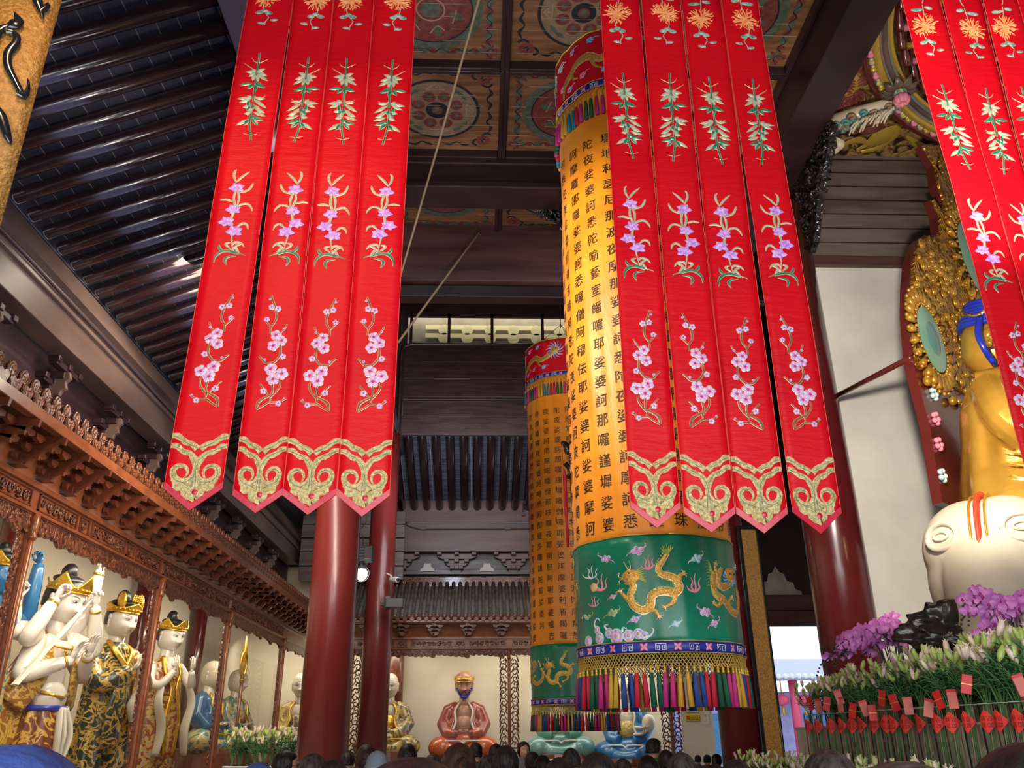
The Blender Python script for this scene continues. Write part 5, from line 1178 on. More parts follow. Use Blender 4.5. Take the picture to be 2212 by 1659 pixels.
def seated(label, headp, s, rz, cloak, lap, hm='arhat_skin', tilt=.12, knees=2.6, inner=None, hands=True, group='arhat statues seated in the rear shrine', beard=False, band_=False, lapz=-4.75, trim='gilt'):
    t = thing('statue', label, 'statue', headp, group, rz)
    H = Head(s, .95, 1.25, 1); T = Matrix.Rotation(tilt, 4, 'X')
    a = MB(); a.sm = True; H.skull(a, T); a.tube([(0, .1 * s, -.55 * s), (0, .15 * s, -1.2 * s), (0, .2 * s, -1.7 * s)], [.40 * s, .40 * s, .7 * s], 20)
    a.sph((0, -.05 * s, -2.25 * s), (.8 * s, .6 * s, .85 * s), 20, 14)
    hd = a.build('head_and_chest', hm, t); H.features(hd, T, brow='lapis' if beard else 'eye_ink')
    if beard:
        a = MB(); a.sm = True
        for e in (-1, 1): a.tube([T @ (V((e * .05, H.y(.05, -.46) - .02, -.45)) * s), T @ (V((e * .18, H.y(.18, -.5) - .02, -.52)) * s), T @ (V((e * .26, H.y(.26, -.66), -.68)) * s)], .035 * s, 6)
        for x in (-.22, -.11, 0, .11, .22): a.sph(T @ (V((x, H.y(x, -.78) - .0, -.82 - .05 * cos(x * 6))) * s), (.10 * s, .10 * s, .16 * s), 10, 8)
        for e in (-1, 1):
            for k in range(5): a.sph(T @ (V((e * (.30 + .07 * k), H.y(.3 + .06 * k, -.7 + .12 * k), -.74 + .13 * k)) * s), .09 * s, 8, 6)
        a.build('beard', 'lapis', hd)
    if band_: 
        a = MB(); a.sm = True; a.sph(T @ V((0, 0, .42 * s)), (.76 * s, .9 * s, .68 * s), 24, 14); a.build('hood', 'red_skin', t); a = MB(); a.sm = True
        for z in (.38, .50, .62): a.tube([T @ (V((.80 * sin(q), -.95 * cos(q), z - .06 * cos(q))) * s) for q in [k * 2 * PI / 32 for k in range(33)]], .055 * s, 6)
        a.build('gold_headband', 'gilt', t)
    # cloak: one soft shell over shoulders, arms and back
    a = MB(); a.sm = True; K = knees * s
    for e in (-1, 1):
        a.tube([(e * .5 * s, .15 * s, -1.55 * s), (e * 1.15 * s, .15 * s, -1.95 * s), (e * 1.55 * s, -.0 * s, -3.0 * s), (e * 1.2 * s, -.75 * s, -3.75 * s), (e * .55 * s, -1.15 * s, -3.85 * s)], [.42 * s, .62 * s, .66 * s, .55 * s, .42 * s], 18)
        a.tube([(e * .75 * s, -.42 * s, -1.7 * s), (e * .72 * s, -.62 * s, -2.4 * s), (e * .95 * s, -.75 * s, -3.3 * s)], [.16 * s, .2 * s, .3 * s], 10)
    a.sph((0, .45 * s, -2.6 * s), (1.25 * s, .55 * s, 1.5 * s), 24, 16)
    for k in range(5):
        for e in (-1, 1): a.tube([(e * (.7 + .1 * k) * s, .1 * s - .12 * k * s, (-1.75 - .28 * k) * s), (e * (1.5 + .03 * k) * s, (-.35) * s, (-2.3 - .3 * k) * s), (e * 1.2 * s, (-.9) * s, (-2.9 - .22 * k) * s)], [.05 * s, .12 * s, .07 * s], 6)
    a.build('cloak', cloak, t, remesh=.085 * s)
    a = MB(); a.sm = True
    a.sph((0, -.1 * s, lapz * s + .3 * s), (1.7 * s, 1.2 * s, .95 * s), 24, 14)
    for e in (-1, 1):
        a.sph((e * (K - .95 * s), -.65 * s, lapz * s + .05 * s), (1.15 * s, 1.0 * s, .88 * s), 20, 14); a.tube([(e * .4 * s, .2 * s, lapz * s + .35 * s), (e * (K - 1.0 * s), -.6 * s, lapz * s + .1 * s), (e * (K - 1.9 * s), -1.5 * s, lapz * s - .25 * s), (-e * .3 * s, -1.6 * s, lapz * s - .3 * s)], [.6 * s, .75 * s, .5 * s, .4 * s], 16)
    for k in range(6): a.tube([(-K * .85, (-.6 - .1 * k) * s, (lapz + .45 - .14 * k) * s), (0, (-1.55) * s, (lapz + .1 - .12 * k) * s), (K * .85, (-.6 - .1 * k) * s, (lapz + .45 - .14 * k) * s)], [.05 * s, .11 * s, .05 * s], 6)
    a.build('lap_robe', lap, t, remesh=.085 * s)
    a = MB(); a.sm = True
    for e in (-1, 1):
        a.tube(smooth2([(e * .35 * s, -.25 * s, -1.35 * s), (e * .72 * s, -.68 * s, -2.0 * s), (e * .62 * s, -.88 * s, -2.8 * s), (e * .9 * s, -1.1 * s, -3.5 * s)], 5), .085 * s, 8)
        a.tube(smooth2([(e * K * 1.02, -.5 * s, (lapz - .1) * s), (e * K * .8, -1.2 * s, (lapz + .45) * s), (e * .4 * s, -1.5 * s, (lapz + .55) * s), (0, -1.6 * s, (lapz + .35) * s)], 5), .07 * s, 8)
    a.build('gold_trim', trim, t)
    a = MB(); hz = headp[2]; a.lathe([(2.5 * s, .9 - hz), (2.6 * s, 1.0 - hz), (2.3 * s, (lapz - .75) * s), (2.2 * s, (lapz - .4) * s)], n=24); a.build('seat', 'shrine_dark', t, bevel=.01)
    if inner: a = MB(); a.sm = True; a.sph((0, -.25 * s, -3.0 * s), (.85 * s, .7 * s, .8 * s), 20, 12); a.build('inner_robe', inner, t)
    if hands:
        a = MB(); a.sm = True
        for e in (-1, 1): hand(a, (e * .5 * s, -1.35 * s, -3.55 * s), (-e, -.15, -.1), (0, .1, 1), 1.0 * s, .45, .1, thumb=e)
        a.build('hands', hm, t)
    return t
FX = -5.9
def L_(px, py, X=FX): return P(px, py, X=X)
FC = PI / 2      # faces the hall (+X)
# --- many-armed white deva with sword
hp = L_(139, 1297, -5.75); s = .325
t, T = standing('white many-armed deva statue with gold crown and a raised sword, leftmost in the shrine', hp, s, FC - .25, None, None, crownargs=dict(peaks=5, h=.80), tilt=(.22, .0))
a = MB(); a.sm = True
a.sph((0, .15 * s, -2.1 * s), (1.1 * s, .62 * s, .8 * s), 24, 16); a.sph((0, .1 * s, -3.1 * s), (.8 * s, .55 * s, 1.1 * s), 24, 16); a.sph((0, -.15 * s, -3.9 * s), (.8 * s, .6 * s, .7 * s), 24, 16)
AR = [((1.0, .1, -1.75), (1.55, -.3, -3.0), (.45, -1.3, -2.2), (-.2, -.3, 1), .35), ((-1.0, .1, -1.75), (-1.75, -.2, -3.1), (-.5, -1.3, -2.5), (.2, -.2, 1), .4),
      ((1.0, .25, -1.5), (2.2, -.2, -1.9), (1.35, -.5, -.1), (-.2, 0, 1), 1.1), ((-1.0, .25, -1.5), (-1.95, -.3, -1.7), (-1.1, -.5, -.1), (.3, -.2, 1), 1.1),
      ((.9, .4, -1.4), (1.7, .2, -.4), (1.75, -.1, 1.6), (.1, -.1, 1), 1.3), ((-.9, .4, -1.4), (-2.3, .3, -1.4), (-2.4, .2, -.3), (0, 0, 1), 1.0)]
for A_, B_, C_, dr, cu in AR:
    pa = [V(p) * s for p in (A_, B_, C_)]; arm(a, [pa[0], (pa[0] + pa[1]) / 2, pa[1], (pa[1] + pa[2]) / 2, pa[2]], .40 * s, .31 * s, .19 * s); hand(a, pa[2], dr, (-.3 if C_[0] > 0 else .3, -1, 0), 1.05 * s, cu, .2, 1 if C_[0] > 0 else -1)
a.build('torso_and_arms', 'porcelain', t)
a = MB(); a.sm = True
for A_, B_, C_, dr, cu in AR:
    w_ = V(C_) * s; e_ = (V(B_) - V(C_)).normalized(); c0 = w_ + e_ * .16 * s; a.tube([c0, c0 + e_ * .1 * s], .25 * s, 14); c1_ = V(A_) * s + (V(B_) - V(A_)) * s * .35
for k in range(25): pass
a.tube([(.62 * s * sin(q), -.30 * s - .35 * s * cos(q) * 1.0, -1.65 * s - .35 * s * (1 + cos(q)) * .5) for q in [k * .26 for k in range(25)]], .05 * s, 8)
for k in range(7): a.sph((0.1 * s * (k % 3 - 1), -.62 * s, (-2.1 - .1 * k) * s), .07 * s, 8, 6)
a.tube([(-.8 * s, -.4 * s, -3.7 * s), (0, -.85 * s, -3.9 * s), (.8 * s, -.4 * s, -3.7 * s)], .07 * s, 8)
a.build('jewellery', 'gilt', t)
a = MB(); a.sm = True
for e in (-1, 1): a.tube(smooth2([(e * .5 * s, .2 * s, -1.3 * s), (e * .75 * s, -.35 * s, -2.2 * s), (e * 1.1 * s, -.3 * s, -3.2 * s), (e * 1.6 * s, .1 * s, -4.2 * s)], 5), [.12 * s, .25 * s, .45 * s, .5 * s], 14, flat=.35)
robe(a, [(-5.6 * s, 2.5 * s, .4 * s, -1.1 * s, .6 * s), (-4.4 * s, 2.0 * s, .4 * s, -.8 * s, .6 * s), (-3 * s, 1.5 * s, .4 * s, -.3 * s, .5 * s), (-1.6 * s, .9 * s, .3 * s, 0, .4 * s)], 7, .04)
a.build('cape', 'robe_ochre', t)
a = MB(); a.sm = True; robe(a, [(-9.0 * s, 1.6 * s, 1.1 * s, 0, 0), (-7.5 * s, 1.45 * s, 1.0 * s, 0, 0), (-6 * s, 1.2 * s, .9 * s, 0, -.1 * s), (-4.6 * s, .98 * s, .75 * s, 0, -.1 * s), (-4.2 * s, .88 * s, .68 * s, 0, -.1 * s)], 9, .06); a.build('skirt', 'robe_brown', t)
a = MB(); a.sm = True; a.tube([(.93 * s * sin(q), -.1 * s - .75 * s * cos(q), -4.3 * s) for q in [k * 2 * PI / 30 for k in range(31)]], .11 * s, 8); a.build('waist_cord', 'lapis', t)
a = MB(); a.sm = True
for e, L in ((-.12, 3.6), (.15, 3.0), (.0, 2.2)): a.tube(smooth2([(e * s, -.9 * s, -4.3 * s), ((e * 2.5) * s, -1.15 * s, -5.3 * s), ((e * 1.2) * s, -1.1 * s, (-4.3 - L * .7) * s), ((e * 2.6) * s, -1.15 * s, (-4.3 - L) * s)], 5), .17 * s, 8, flat=.4)
a.build('white_sash', 'silk_white', t)
a = MB(); a.sm = False
pA, pB = V((.05, -1.3, -.0)) * s, V((-3.6, -1.6, -3.6)) * s; d_ = (pB - pA); a.tube([pA, pA + d_ * .3, pB], [.03 * s, .13 * s, .17 * s], 4, flat=.3); a.build('sword', 'silk_white', t)
a = MB(); a.sm = True; a.tube(smooth2([(1.75 * s, -.3 * s, 2.4 * s), (1.9 * s, -.35 * s, 2.1 * s), (1.6 * s, -.3 * s, 1.9 * s), (1.6 * s, -.35 * s, 1.5 * s)], 5), [.03 * s, .07 * s, .03 * s], 8); a.build('small_snake', 'maroon_lacquer', t)
# --- black robed emperor
hp = L_(262, 1338); s = .305
t, T = standing('white-faced emperor statue in black and gold dragon robe with tall gilt headdress', hp, s, FC - .42, None, None, crownargs=dict(peaks=3, h=.55), tilt=(.16, 0))
a = MB(); a.sm = True
for k in range(5): a.tube([T @ (V((-.3 + .15 * k, -.75, .9)) * s), T @ (V((-.3 + .15 * k, -.8, 1.35)) * s)], [.05 * s, .03 * s], 6); [a.sph(T @ (V((-.3 + .15 * k, -.8, 1.0 + .1 * q)) * s), (.07 * s, .05 * s, .03 * s), 8, 5) for q in range(4)]
for e in (-1, 1): a.sph(T @ (V((e * .62, -.35, .95)) * s), (.14 * s, .3 * s, .5 * s), 12, 8)
a.build('headdress_plumes', 'gilt', t)
a = MB(); a.sm = True; robe(a, [(-10 * s, 1.7 * s, 1.2 * s, 0, 0), (-7 * s, 1.6 * s, 1.15 * s, 0, 0), (-5 * s, 1.5 * s, 1.05 * s, 0, 0), (-3.4 * s, 1.45 * s, .95 * s, 0, 0), (-2.1 * s, 1.4 * s, .8 * s, 0, .1 * s), (-1.5 * s, .9 * s, .6 * s, 0, .1 * s), (-1.2 * s, .5 * s, .45 * s, 0, .1 * s)], 10, .05, 2); a.build('dragon_robe', 'robe_black', t)
a = MB(); a.sm = True
for z, r in ((-3.2, .72), (-5.0, .55)):
    def mp(u, v, h, z=z): return (u * s, (-1.02 - .06 * cos(u * 2) * 0 + .25 * u * u) * s - h, (z + v) * s)
    a.disc((0, 0), r, mp, .05 * s, 24)
    for q in range(10): an = q * .7; a.stroke([(0, 0), (r * .5 * cos(an), r * .5 * sin(an)), (r * .9 * cos(an + .5), r * .9 * sin(an + .5))], [.06, .12, .03], mp, .09 * s)
a.build('gold_medallions', 'gilt', t)
a = MB(); a.sm = True
for e in (-1, 1): a.tube(smooth2([(e * .48 * s, .1 * s, -1.15 * s), (e * .62 * s, -.5 * s, -1.6 * s), (e * .2 * s, -.85 * s, -2.25 * s), (-e * .1 * s, -.95 * s, -2.6 * s)], 5), .17 * s, 8, flat=.5)
a.build('gold_collar', 'gilt', t)
for e in (-1, 1):
    a = MB(); a.sm = True; arm(a, [V(p) * s for p in ((e * 1.2, .1, -1.9), (e * 1.6, -.3, -2.8), (e * 1.3, -.9, -3.3), (e * .4, -1.6, -2.7))], .5 * s, .5 * s, .35 * s); robe(a, [(-6.2 * s, .5 * s, .12 * s, e * .9 * s, -1.45 * s), (-4.6 * s, .55 * s, .2 * s, e * .75 * s, -1.4 * s), (-2.9 * s, .35 * s, .25 * s, e * .5 * s, -1.45 * s)], 5, .12); a.build('sleeve', 'robe_ochre' if e > 0 else 'robe_black', t)
a = MB(); a.sm = True; hand(a, (.35 * s, -1.6 * s, -2.6 * s), (-.5, -.4, .6), (0, 0, 1), s, .5); hand(a, (-.35 * s, -1.6 * s, -2.7 * s), (.5, -.4, .5), (0, 0, 1), s, .5, thumb=-1); a.build('hands', 'porcelain', t)
a = MB(); a.sm = True; a.tube(smooth2([(0, -1.75 * s, -2.4 * s), (.25 * s, -1.85 * s, -3.4 * s), (-.1 * s, -1.8 * s, -4.4 * s), (.2 * s, -1.75 * s, -5.2 * s)], 5), [.2 * s, .32 * s, .36 * s, .3 * s], 10, flat=.35); a.build('white_scarf', 'silk_white', t)
# --- bodhisattva with small crown
hp = L_(369, 1373); s = .30
t, T = standing('white-faced bodhisattva statue in russet and gold robe with pointed gold crown, third in the shrine', hp, s, FC - .5, None, None, crownargs=dict(peaks=5, h=.72), tilt=(.16, 0))
a = MB(); a.sm = True; robe(a, [(-10 * s, 1.5 * s, 1.1 * s, 0, 0), (-7 * s, 1.35 * s, 1.0 * s, 0, 0), (-5 * s, 1.2 * s, .9 * s, 0, 0), (-3.4 * s, 1.2 * s, .85 * s, 0, 0), (-2.1 * s, 1.25 * s, .7 * s, 0, .1 * s), (-1.6 * s, .85 * s, .5 * s, 0, .1 * s), (-1.3 * s, .45 * s, .4 * s, 0, .1 * s)], 9, .07, 1); a.build('robe', 'robe_russet', t)
a = MB(); a.sm = True; a.sph((0, -.2 * s, -2.1 * s), (.55 * s, .62 * s, .8 * s), 18, 12)
for e in (-1, 1): arm(a, [V(p) * s for p in ((e * 1.1, 0, -1.9), (e * 1.5, -.5, -2.8), (e * 1.2, -1.1, -3.0), (e * .7, -1.5, -2.2))], .3 * s, .25 * s, .17 * s); hand(a, (e * .7 * s, -1.5 * s, -2.1 * s), (-.1 * e, -.2, 1), (0, 1, 0), .9 * s, .3, .3, e)
a.build('chest_and_hands', 'porcelain', t)
a = MB(); a.sm = True
for e in (-1, 1): a.tube(smooth2([(e * .5 * s, -.2 * s, -1.3 * s), (e * .6 * s, -.7 * s, -2.2 * s), (e * .2 * s, -1.0 * s, -3.2 * s), (e * .5 * s, -1.15 * s, -5.0 * s), (e * .3 * s, -1.2 * s, -7.0 * s)], 5), .14 * s, 8, flat=.5)
for k in range(5): a.sph((0, -.85 * s, (-1.9 - .18 * k) * s), .08 * s, 8, 6)
a.build('gold_trim', 'gilt', t)
a = MB(); a.sm = True
for e in (-1, 1): a.tube(smooth2([(e * 1.0 * s, -1.0 * s, -2.9 * s), (e * 1.3 * s, -1.2 * s, -4.0 * s), (e * .9 * s, -1.3 * s, -5.5 * s), (e * 1.1 * s, -1.3 * s, -7.0 * s)], 5), [.25 * s, .35 * s, .4 * s, .3 * s], 10, flat=.3)
a.build('hanging_scarf', 'silk_white', t)
# --- blue figure half hidden behind the post at the left edge
hp = L_(2, 1240, -6.2); s = .27
t, T = standing('blue-skinned guardian statue mostly cut off by the left edge, behind the carved post', hp, s, FC - .2, None, None, hm='cloak_sky', crownargs=dict(peaks=5, h=.7), tilt=(.1, 0))
a = MB(); a.sm = True; robe(a, [(-8 * s, 1.5 * s, 1.1 * s, 0, 0), (-5 * s, 1.3 * s, 1.0 * s, 0, 0), (-3.4 * s, 1.3 * s, .9 * s, 0, 0), (-2.0 * s, 1.4 * s, .8 * s, 0, .1 * s), (-1.5 * s, .8 * s, .5 * s, 0, .1 * s)], 9, .05, 1); a.build('robe', 'robe_teal', t)
a = MB(); a.sm = True; arm(a, [V(p) * s for p in ((1.2, .1, -1.8), (2.2, -.1, -2.0), (2.0, -.3, -.8), (1.9, -.4, .8))], .42 * s, .36 * s, .25 * s); hand(a, (1.9 * s, -.4 * s, .8 * s), (0, 0, 1), (-1, 0, 0), s, 1.2)
arm(a, [V(p) * s for p in ((-1.2, .1, -1.8), (-1.8, -.3, -2.8), (-1.2, -.8, -3.0), (-.5, -1.1, -2.6))], .42 * s, .36 * s, .25 * s); hand(a, (-.5 * s, -1.1 * s, -2.6 * s), (1, -.2, .3), (0, 0, 1), s, .6); a.build('arms', 'cloak_sky', t)
# --- seated arhats of the left shrine
GL = 'arhat statues seated in the left shrine'
seated('bald arhat statue in a dark blue cloak with gold edge, behind the fourth shrine post', L_(459, 1457, -5.9), .29, FC - .25, 'cloak_blue', 'robe_teal', inner='robe_gold', group=GL)
t = seated('seated statue in teal and gold robes beside a tall gold-topped staff', L_(514, 1472, -5.95), .28, FC - .3, 'robe_teal', 'robe_slate', inner='robe_russet', group=GL)
pt = P(533, 1374, X=-5.3)
st = thing('monk_staff', 'brown monk staff with gold ring and pointed finial in the left shrine', 'staff', (pt.x, pt.y, .95))
a = MB(); a.sm = True; hgt = pt.z - .95; a.tube([(0, 0, 0), (0, 0, hgt - 1.0)], .035, 10); a.build('shaft', 'shrine_dark', st)
a = MB(); a.sm = True; a.tube([(0, 0, hgt - 1.0), (0, 0, hgt - .55), (0, 0, hgt - .3), (0, 0, hgt)], [.05, .03, .06, .008], 12)
a.tube([(0, .24 * sin(q) * (1 - .15 * cos(q)), hgt - .62 - .27 * cos(q)) for q in [k * 2 * PI / 28 for k in range(29)]], .032, 8)
for z in (.28, .34, .40, .95): a.lathe([(.03, 0), (.065, .015), (.03, .03)], (0, 0, hgt - z), 12)
a.build('ring_finial', 'gilt', st)
# --- rear shrine
def BK(px, py, Y=25.5): return P(px, py, Y=Y)
seated('pale bald arhat statue in cream and gold robe, half hidden by the big column', BK(650, 1480), .33, .12, 'robe_gold', 'silk_white', inner='robe_slate')
seated('bald old arhat statue in grey robe with gold folds beside the second column', P(843, 1481, Y=25.35), .335, -.05, 'robe_slate', 'robe_slate', inner='gilt')
seated('bearded dark-faced patriarch statue in red robe with gold headband, centre of the rear shrine', BK(1003, 1480), .35, 0, 'robe_red', 'robe_orange', hm='red_skin', inner='red_skin', beard=True, band_=True, trim='silk_white')
seated('arhat statue in green cloak and orange robe, mostly behind the small cylinder tassels', BK(1205, 1480), .35, 0, 'robe_green', 'robe_aqua', inner='robe_orange', trim='silk_white')
t = seated('arhat statue in a bright blue cloak holding its knee, right of the small cylinder tassels', BK(1352, 1490), .35, -.35, 'cloak_sky', 'cloak_sky', hm='arhat_skin', inner='robe_gold', hands=False, trim='silk_white')
s = .35; a = MB(); a.sm = True; hand(a, (.9 * s, -1.3 * s, -2.9 * s), (1, -.3, -.1), (0, .2, 1), 1.3 * s, .25, .4); hand(a, (.8 * s, -1.35 * s, -3.4 * s), (1, -.2, .0), (0, 0, 1), 1.2 * s, .5, .2); a.sph((1.9 * s, -1.2 * s, -2.6 * s), (.55 * s, .5 * s, .7 * s), 14, 10); a.build('hands', 'arhat_skin', t)
# ================================================================ RIGHT SIDE: carved ceiling with round caisson
CX, CY, CR = 7.67, 6.05, 3.40
a = MB(); n = 96
def sq(th):
    c, s = cos(th), sin(th); x0_, x1_, y0_, y1_ = 4.2 - CX, 11.2 - CX, .5 - CY, 9.72 - CY
    t_ = min((x1_ / c if c > 1e-9 else 1e9), (x0_ / c if c < -1e-9 else 1e9), (y1_ / s if s > 1e-9 else 1e9), (y0_ / s if s < -1e-9 else 1e9)); return (CX + c * t_, CY + s * t_)
for i in range(n):
    t0_, t1_ = 2 * PI * i / n, 2 * PI * (i + 1) / n; A_, B_ = sq(t0_), sq(t1_)
    a.poly([(CX + CR * cos(t0_), CY + CR * sin(t0_), 9.45), (*A_, 9.45), (*B_, 9.45), (CX + CR * cos(t1_), CY + CR * sin(t1_), 9.45)])
t = thing('round_caisson', 'round carved and gilded ceiling caisson above the altar, cut off by the right ribbons', 'ceiling dome', (CX, CY, 9.4))
def mw2(t_): a = MB(); a.T = Matrix.Translation(-t_.location); a.sm = True; return a
a.T = None; o = a.build('spandrel', 'dome_carved', t); o.location = -t.location
for r, z, rr, m_ in ((CR + .02, 9.36, .055, 'maroon_lacquer'), (CR - .12, 9.35, .05, 'gold_braid'), (CR - .22, 9.38, .035, 'side_beam'), (CR - .3, 9.43, .03, 'gold_braid')):
    a = mw2(t); a.tube([(CX + r * cos(2 * PI * i / 96), CY + r * sin(2 * PI * i / 96), z) for i in range(97)], rr, 8); a.build('ring_moulding', m_, t)
a = mw2(t)
for i in range(150):
    th = 2 * PI * i / 150; a.mi = i % 3; a.sph((CX + (CR - .05) * cos(th), CY + (CR - .05) * sin(th), 9.34), (.05, .04, .045), 6, 5)
a.build('ring_flowers', ['em_pink', 'gold_braid', 'robe_teal'], t)
a = mw2(t); a.grid(lambda i, j: (CX + (CR - .28) * cos(j * 1.35) * cos(2 * PI * i), CY + (CR - .28) * cos(j * 1.35) * sin(2 * PI * i), 9.42 + 2.6 * sin(j * 1.35)), 72, 14, cu=True, flip=True); a.build('dome_shell', 'dome_carved', t)
dp = lambda th, j, k_=1: (CX + (CR - .28) * k_ * cos(j * 1.35) * cos(th), CY + (CR - .28) * k_ * cos(j * 1.35) * sin(th), 9.42 + 2.6 * sin(j * 1.35) * k_)
a = mw2(t)
for i in range(56): a.tube([dp(2 * PI * i / 56 + .25 * j, j, .96) for j in [k / 9 for k in range(10)]], .045, 6)
a.build('dome_ribs', 'maroon_lacquer', t)
a = mw2(t)
for i in range(56):
    for k in range(7):
        p = V(dp(2 * PI * (i + .5) / 56 + .25 * (k / 9), k / 9 + .05, .94)); a.mi = (i + k) % 2; a.tube([p, p + V((CX - p.x, CY - p.y, -1.0)).normalized() * .16], [.05, .028], 6); a.sph(p + V((CX - p.x, CY - p.y, -1.0)).normalized() * .17, .035, 6, 5)
a.build('gilded_bosses', ['gold_braid', 'em_pink'], t)
# painted reliefs on the spandrel
t = thing('ceiling_relief', 'painted relief of dragon, flowers and a golden phoenix on the spandrel beside the caisson', 'relief', P(1800, 230, Z=9.44))
mp = lambda u, v, h=0: (u - t.location.x, v - t.location.y, 9.435 - h - t.location.z)
a = MB(); a.sm = True
def gz(pts): return [tuple(P(x, y, Z=9.44)[:2]) for x, y in pts]
a.mi = 0
for q in ([(1830, 160), (1815, 190), (1835, 200), (1850, 175), (1838, 155)], [(1812, 250), (1835, 225), (1850, 240)], [(1850, 320), (1890, 300), (1925, 275), (1935, 285), (1900, 315), (1860, 325)], [(1820, 310), (1850, 300), (1870, 305)], [(1955, 290), (1990, 315), (2020, 320)]): a.stroke(gz(q), [.03, .12, .14, .05], mp, .05)
a.blob(gz([(1862, 310), (1885, 285), (1915, 270), (1935, 275), (1925, 300), (1895, 312)]), mp, .07)
a.mi = 1
for c in ((1840, 215), (1822, 208), (1850, 160), (1882, 265), (1790, 245)):
    c = gz([c])[0]
    for k in range(3): a.stroke([(c[0] + (.18 - .05 * k) * cos(q), c[1] + (.18 - .05 * k) * sin(q)) for q in [w__ * .5 for w__ in range(13)]], .04, mp, .05)
a.build('painted_relief', ['gold_braid', 'paint_red'], t)
# long carved cloud arm, dragon head and lotus pendant
pA, pB = P(1782, 272, Z=9.2), P(1940, 215, Z=9.2)
t = thing('cloud_arm', 'carved teal and cream cloud arm reaching from the column top to the round caisson', 'carved bracket', pA)
a = MB(); a.sm = True; d_ = pB - pA
a.tube([(0, 0, 0), tuple(d_ * .5), tuple(d_)], [.12, .10, .05], 10)
q_ = random.Random(3)
for k in range(34):
    f = k / 33; c = d_ * f + V((q_.uniform(-.13, .13), q_.uniform(-.13, .13), -.08)) * (1 - f * .5); a.mi = 1 if k % 3 else 2
    r = .075 * (1 - f * .4); a.tube([c + V((r * (1 - i / 14) * cos(i * .9), r * (1 - i / 14) * sin(i * .9), -.01 * i * .5)) for i in range(13)], .022, 6)
for k in range(26):
    f = .45 + .5 * k / 26; c = d_ * f + V((0, 0, -.1)); a.mi = 0; an = q_.uniform(2, 4.4); a.tube([c, c + V((cos(an) * .1, sin(an) * .1, -.06)), c + V((cos(an) * .16, sin(an) * .16, -.14))], [.02, .016, .01], 5)
a.build('cloud_scrolls', ['arhat_skin', 'robe_aqua', 'paint_cream'], t)
a = MB(); a.sm = True
for (px, py, r) in ((1800, 318, .10), (1812, 312, .08), (1790, 332, .07), (1765, 352, .09), (1760, 360, .06)):
    c = P(px, py, Z=9.0) - pA; a.sph(c, (r, r * 1.1, r), 12, 8)
for k in range(16): an = k * .4; c = P(1792, 312, Z=9.02) - pA; a.tube([c, c + V((.12 * cos(an), .12 * sin(an), .02)), c + V((.17 * cos(an + .4), .17 * sin(an + .4), -.03))], [.025, .02, .006], 5)
a.build('dragon_and_mask', 'arhat_skin', t)
c = P(1945, 205, Z=9.15)
t = thing('lotus_pendant', 'grey and pink lotus pendant hanging at the rim of the caisson', 'pendant', c)
a = MB(); a.sm = True
for k in range(9):
    an = k * 2 * PI / 9; d1 = V((cos(an), sin(an), 0)); a.mi = 0; pts = [V((0, 0, .05)) + d1 * .05, V((0, 0, .04)) + d1 * .15, V((0, 0, .10)) + d1 * .25]; a.tube(pts, [.03, .07, .01], 8, flat=.3, up=(0, 0, 1))
for k in range(8): an = k * 2 * PI / 8 + .3; d1 = V((cos(an), sin(an), 0)); a.mi = 1; a.sph(d1 * .06 + V((0, 0, -.08)), (.045, .045, .07), 8, 6)
a.mi = 2; a.sph((0, 0, .02), (.09, .09, .06), 10, 8); a.tube([(0, 0, 0), (0, 0, .3)], .02, 6)
a.build('petals', ['side_beam', 'em_pink', 'robe_teal'], t)
# black carved bracket at the column head
t = thing('carved_bracket', 'black carved openwork bracket under the long beam beside the white wall column', 'carved bracket', (4.26, 9.2, 8.0))
a = MB(); a.sm = True; q_ = random.Random(5)
for k in range(58):
    u = q_.random(); v = q_.random() * (1 - u); y = -.05 - u * 1.15; z = .5 - v * 1.05
    r = .10; a.tube([(q_.uniform(-.08, .08), y + r * (1 - i / 14) * cos(i * .9 + k), z + r * (1 - i / 14) * sin(i * .9 + k)) for i in range(11)], .026, 6)
a.build('openwork', 'black_carved', t)
a = MB(); a.prism([(-.1, .55), (-1.25, .55), (-1.1, .3), (-.8, .1), (-.5, -.2), (-.3, -.5), (-.1, -.6)], (-.04, 0, 0), (0, 1, 0), (0, 0, 1), .08); a.build('back_board', 'black_carved', t)
# black carved bracket under the cross beam (left of the yellow cylinder)
t = thing('carved_bracket', 'black carved cloud bracket below the dark cross beam, left of the yellow cylinder', 'carved bracket', P(1180, 440, Y=10.03))
a = MB(); a.sm = True
for k in range(60):
    u = q_.random(); v = q_.random(); x = -.35 + u * 1.2; z = .45 - v * (.35 + .75 * min(1, u * 1.4)); r = .09
    a.tube([(x + r * (1 - i / 14) * cos(i * .9 + k), q_.uniform(-.06, .06), z + r * (1 - i / 14) * sin(i * .9 + k)) for i in range(11)], .026, 6)
a.build('openwork', 'black_carved', t)
a = MB(); a.prism([(-.4, .5), (-.35, .25), (-.1, .15), (0, -.15), (.2, -.3), (.35, -.5), (.95, -.5), (.95, .5)], (0, .04, 0), (1, 0, 0), (0, 0, 1), -.08); a.build('back_board', 'black_carved', t)
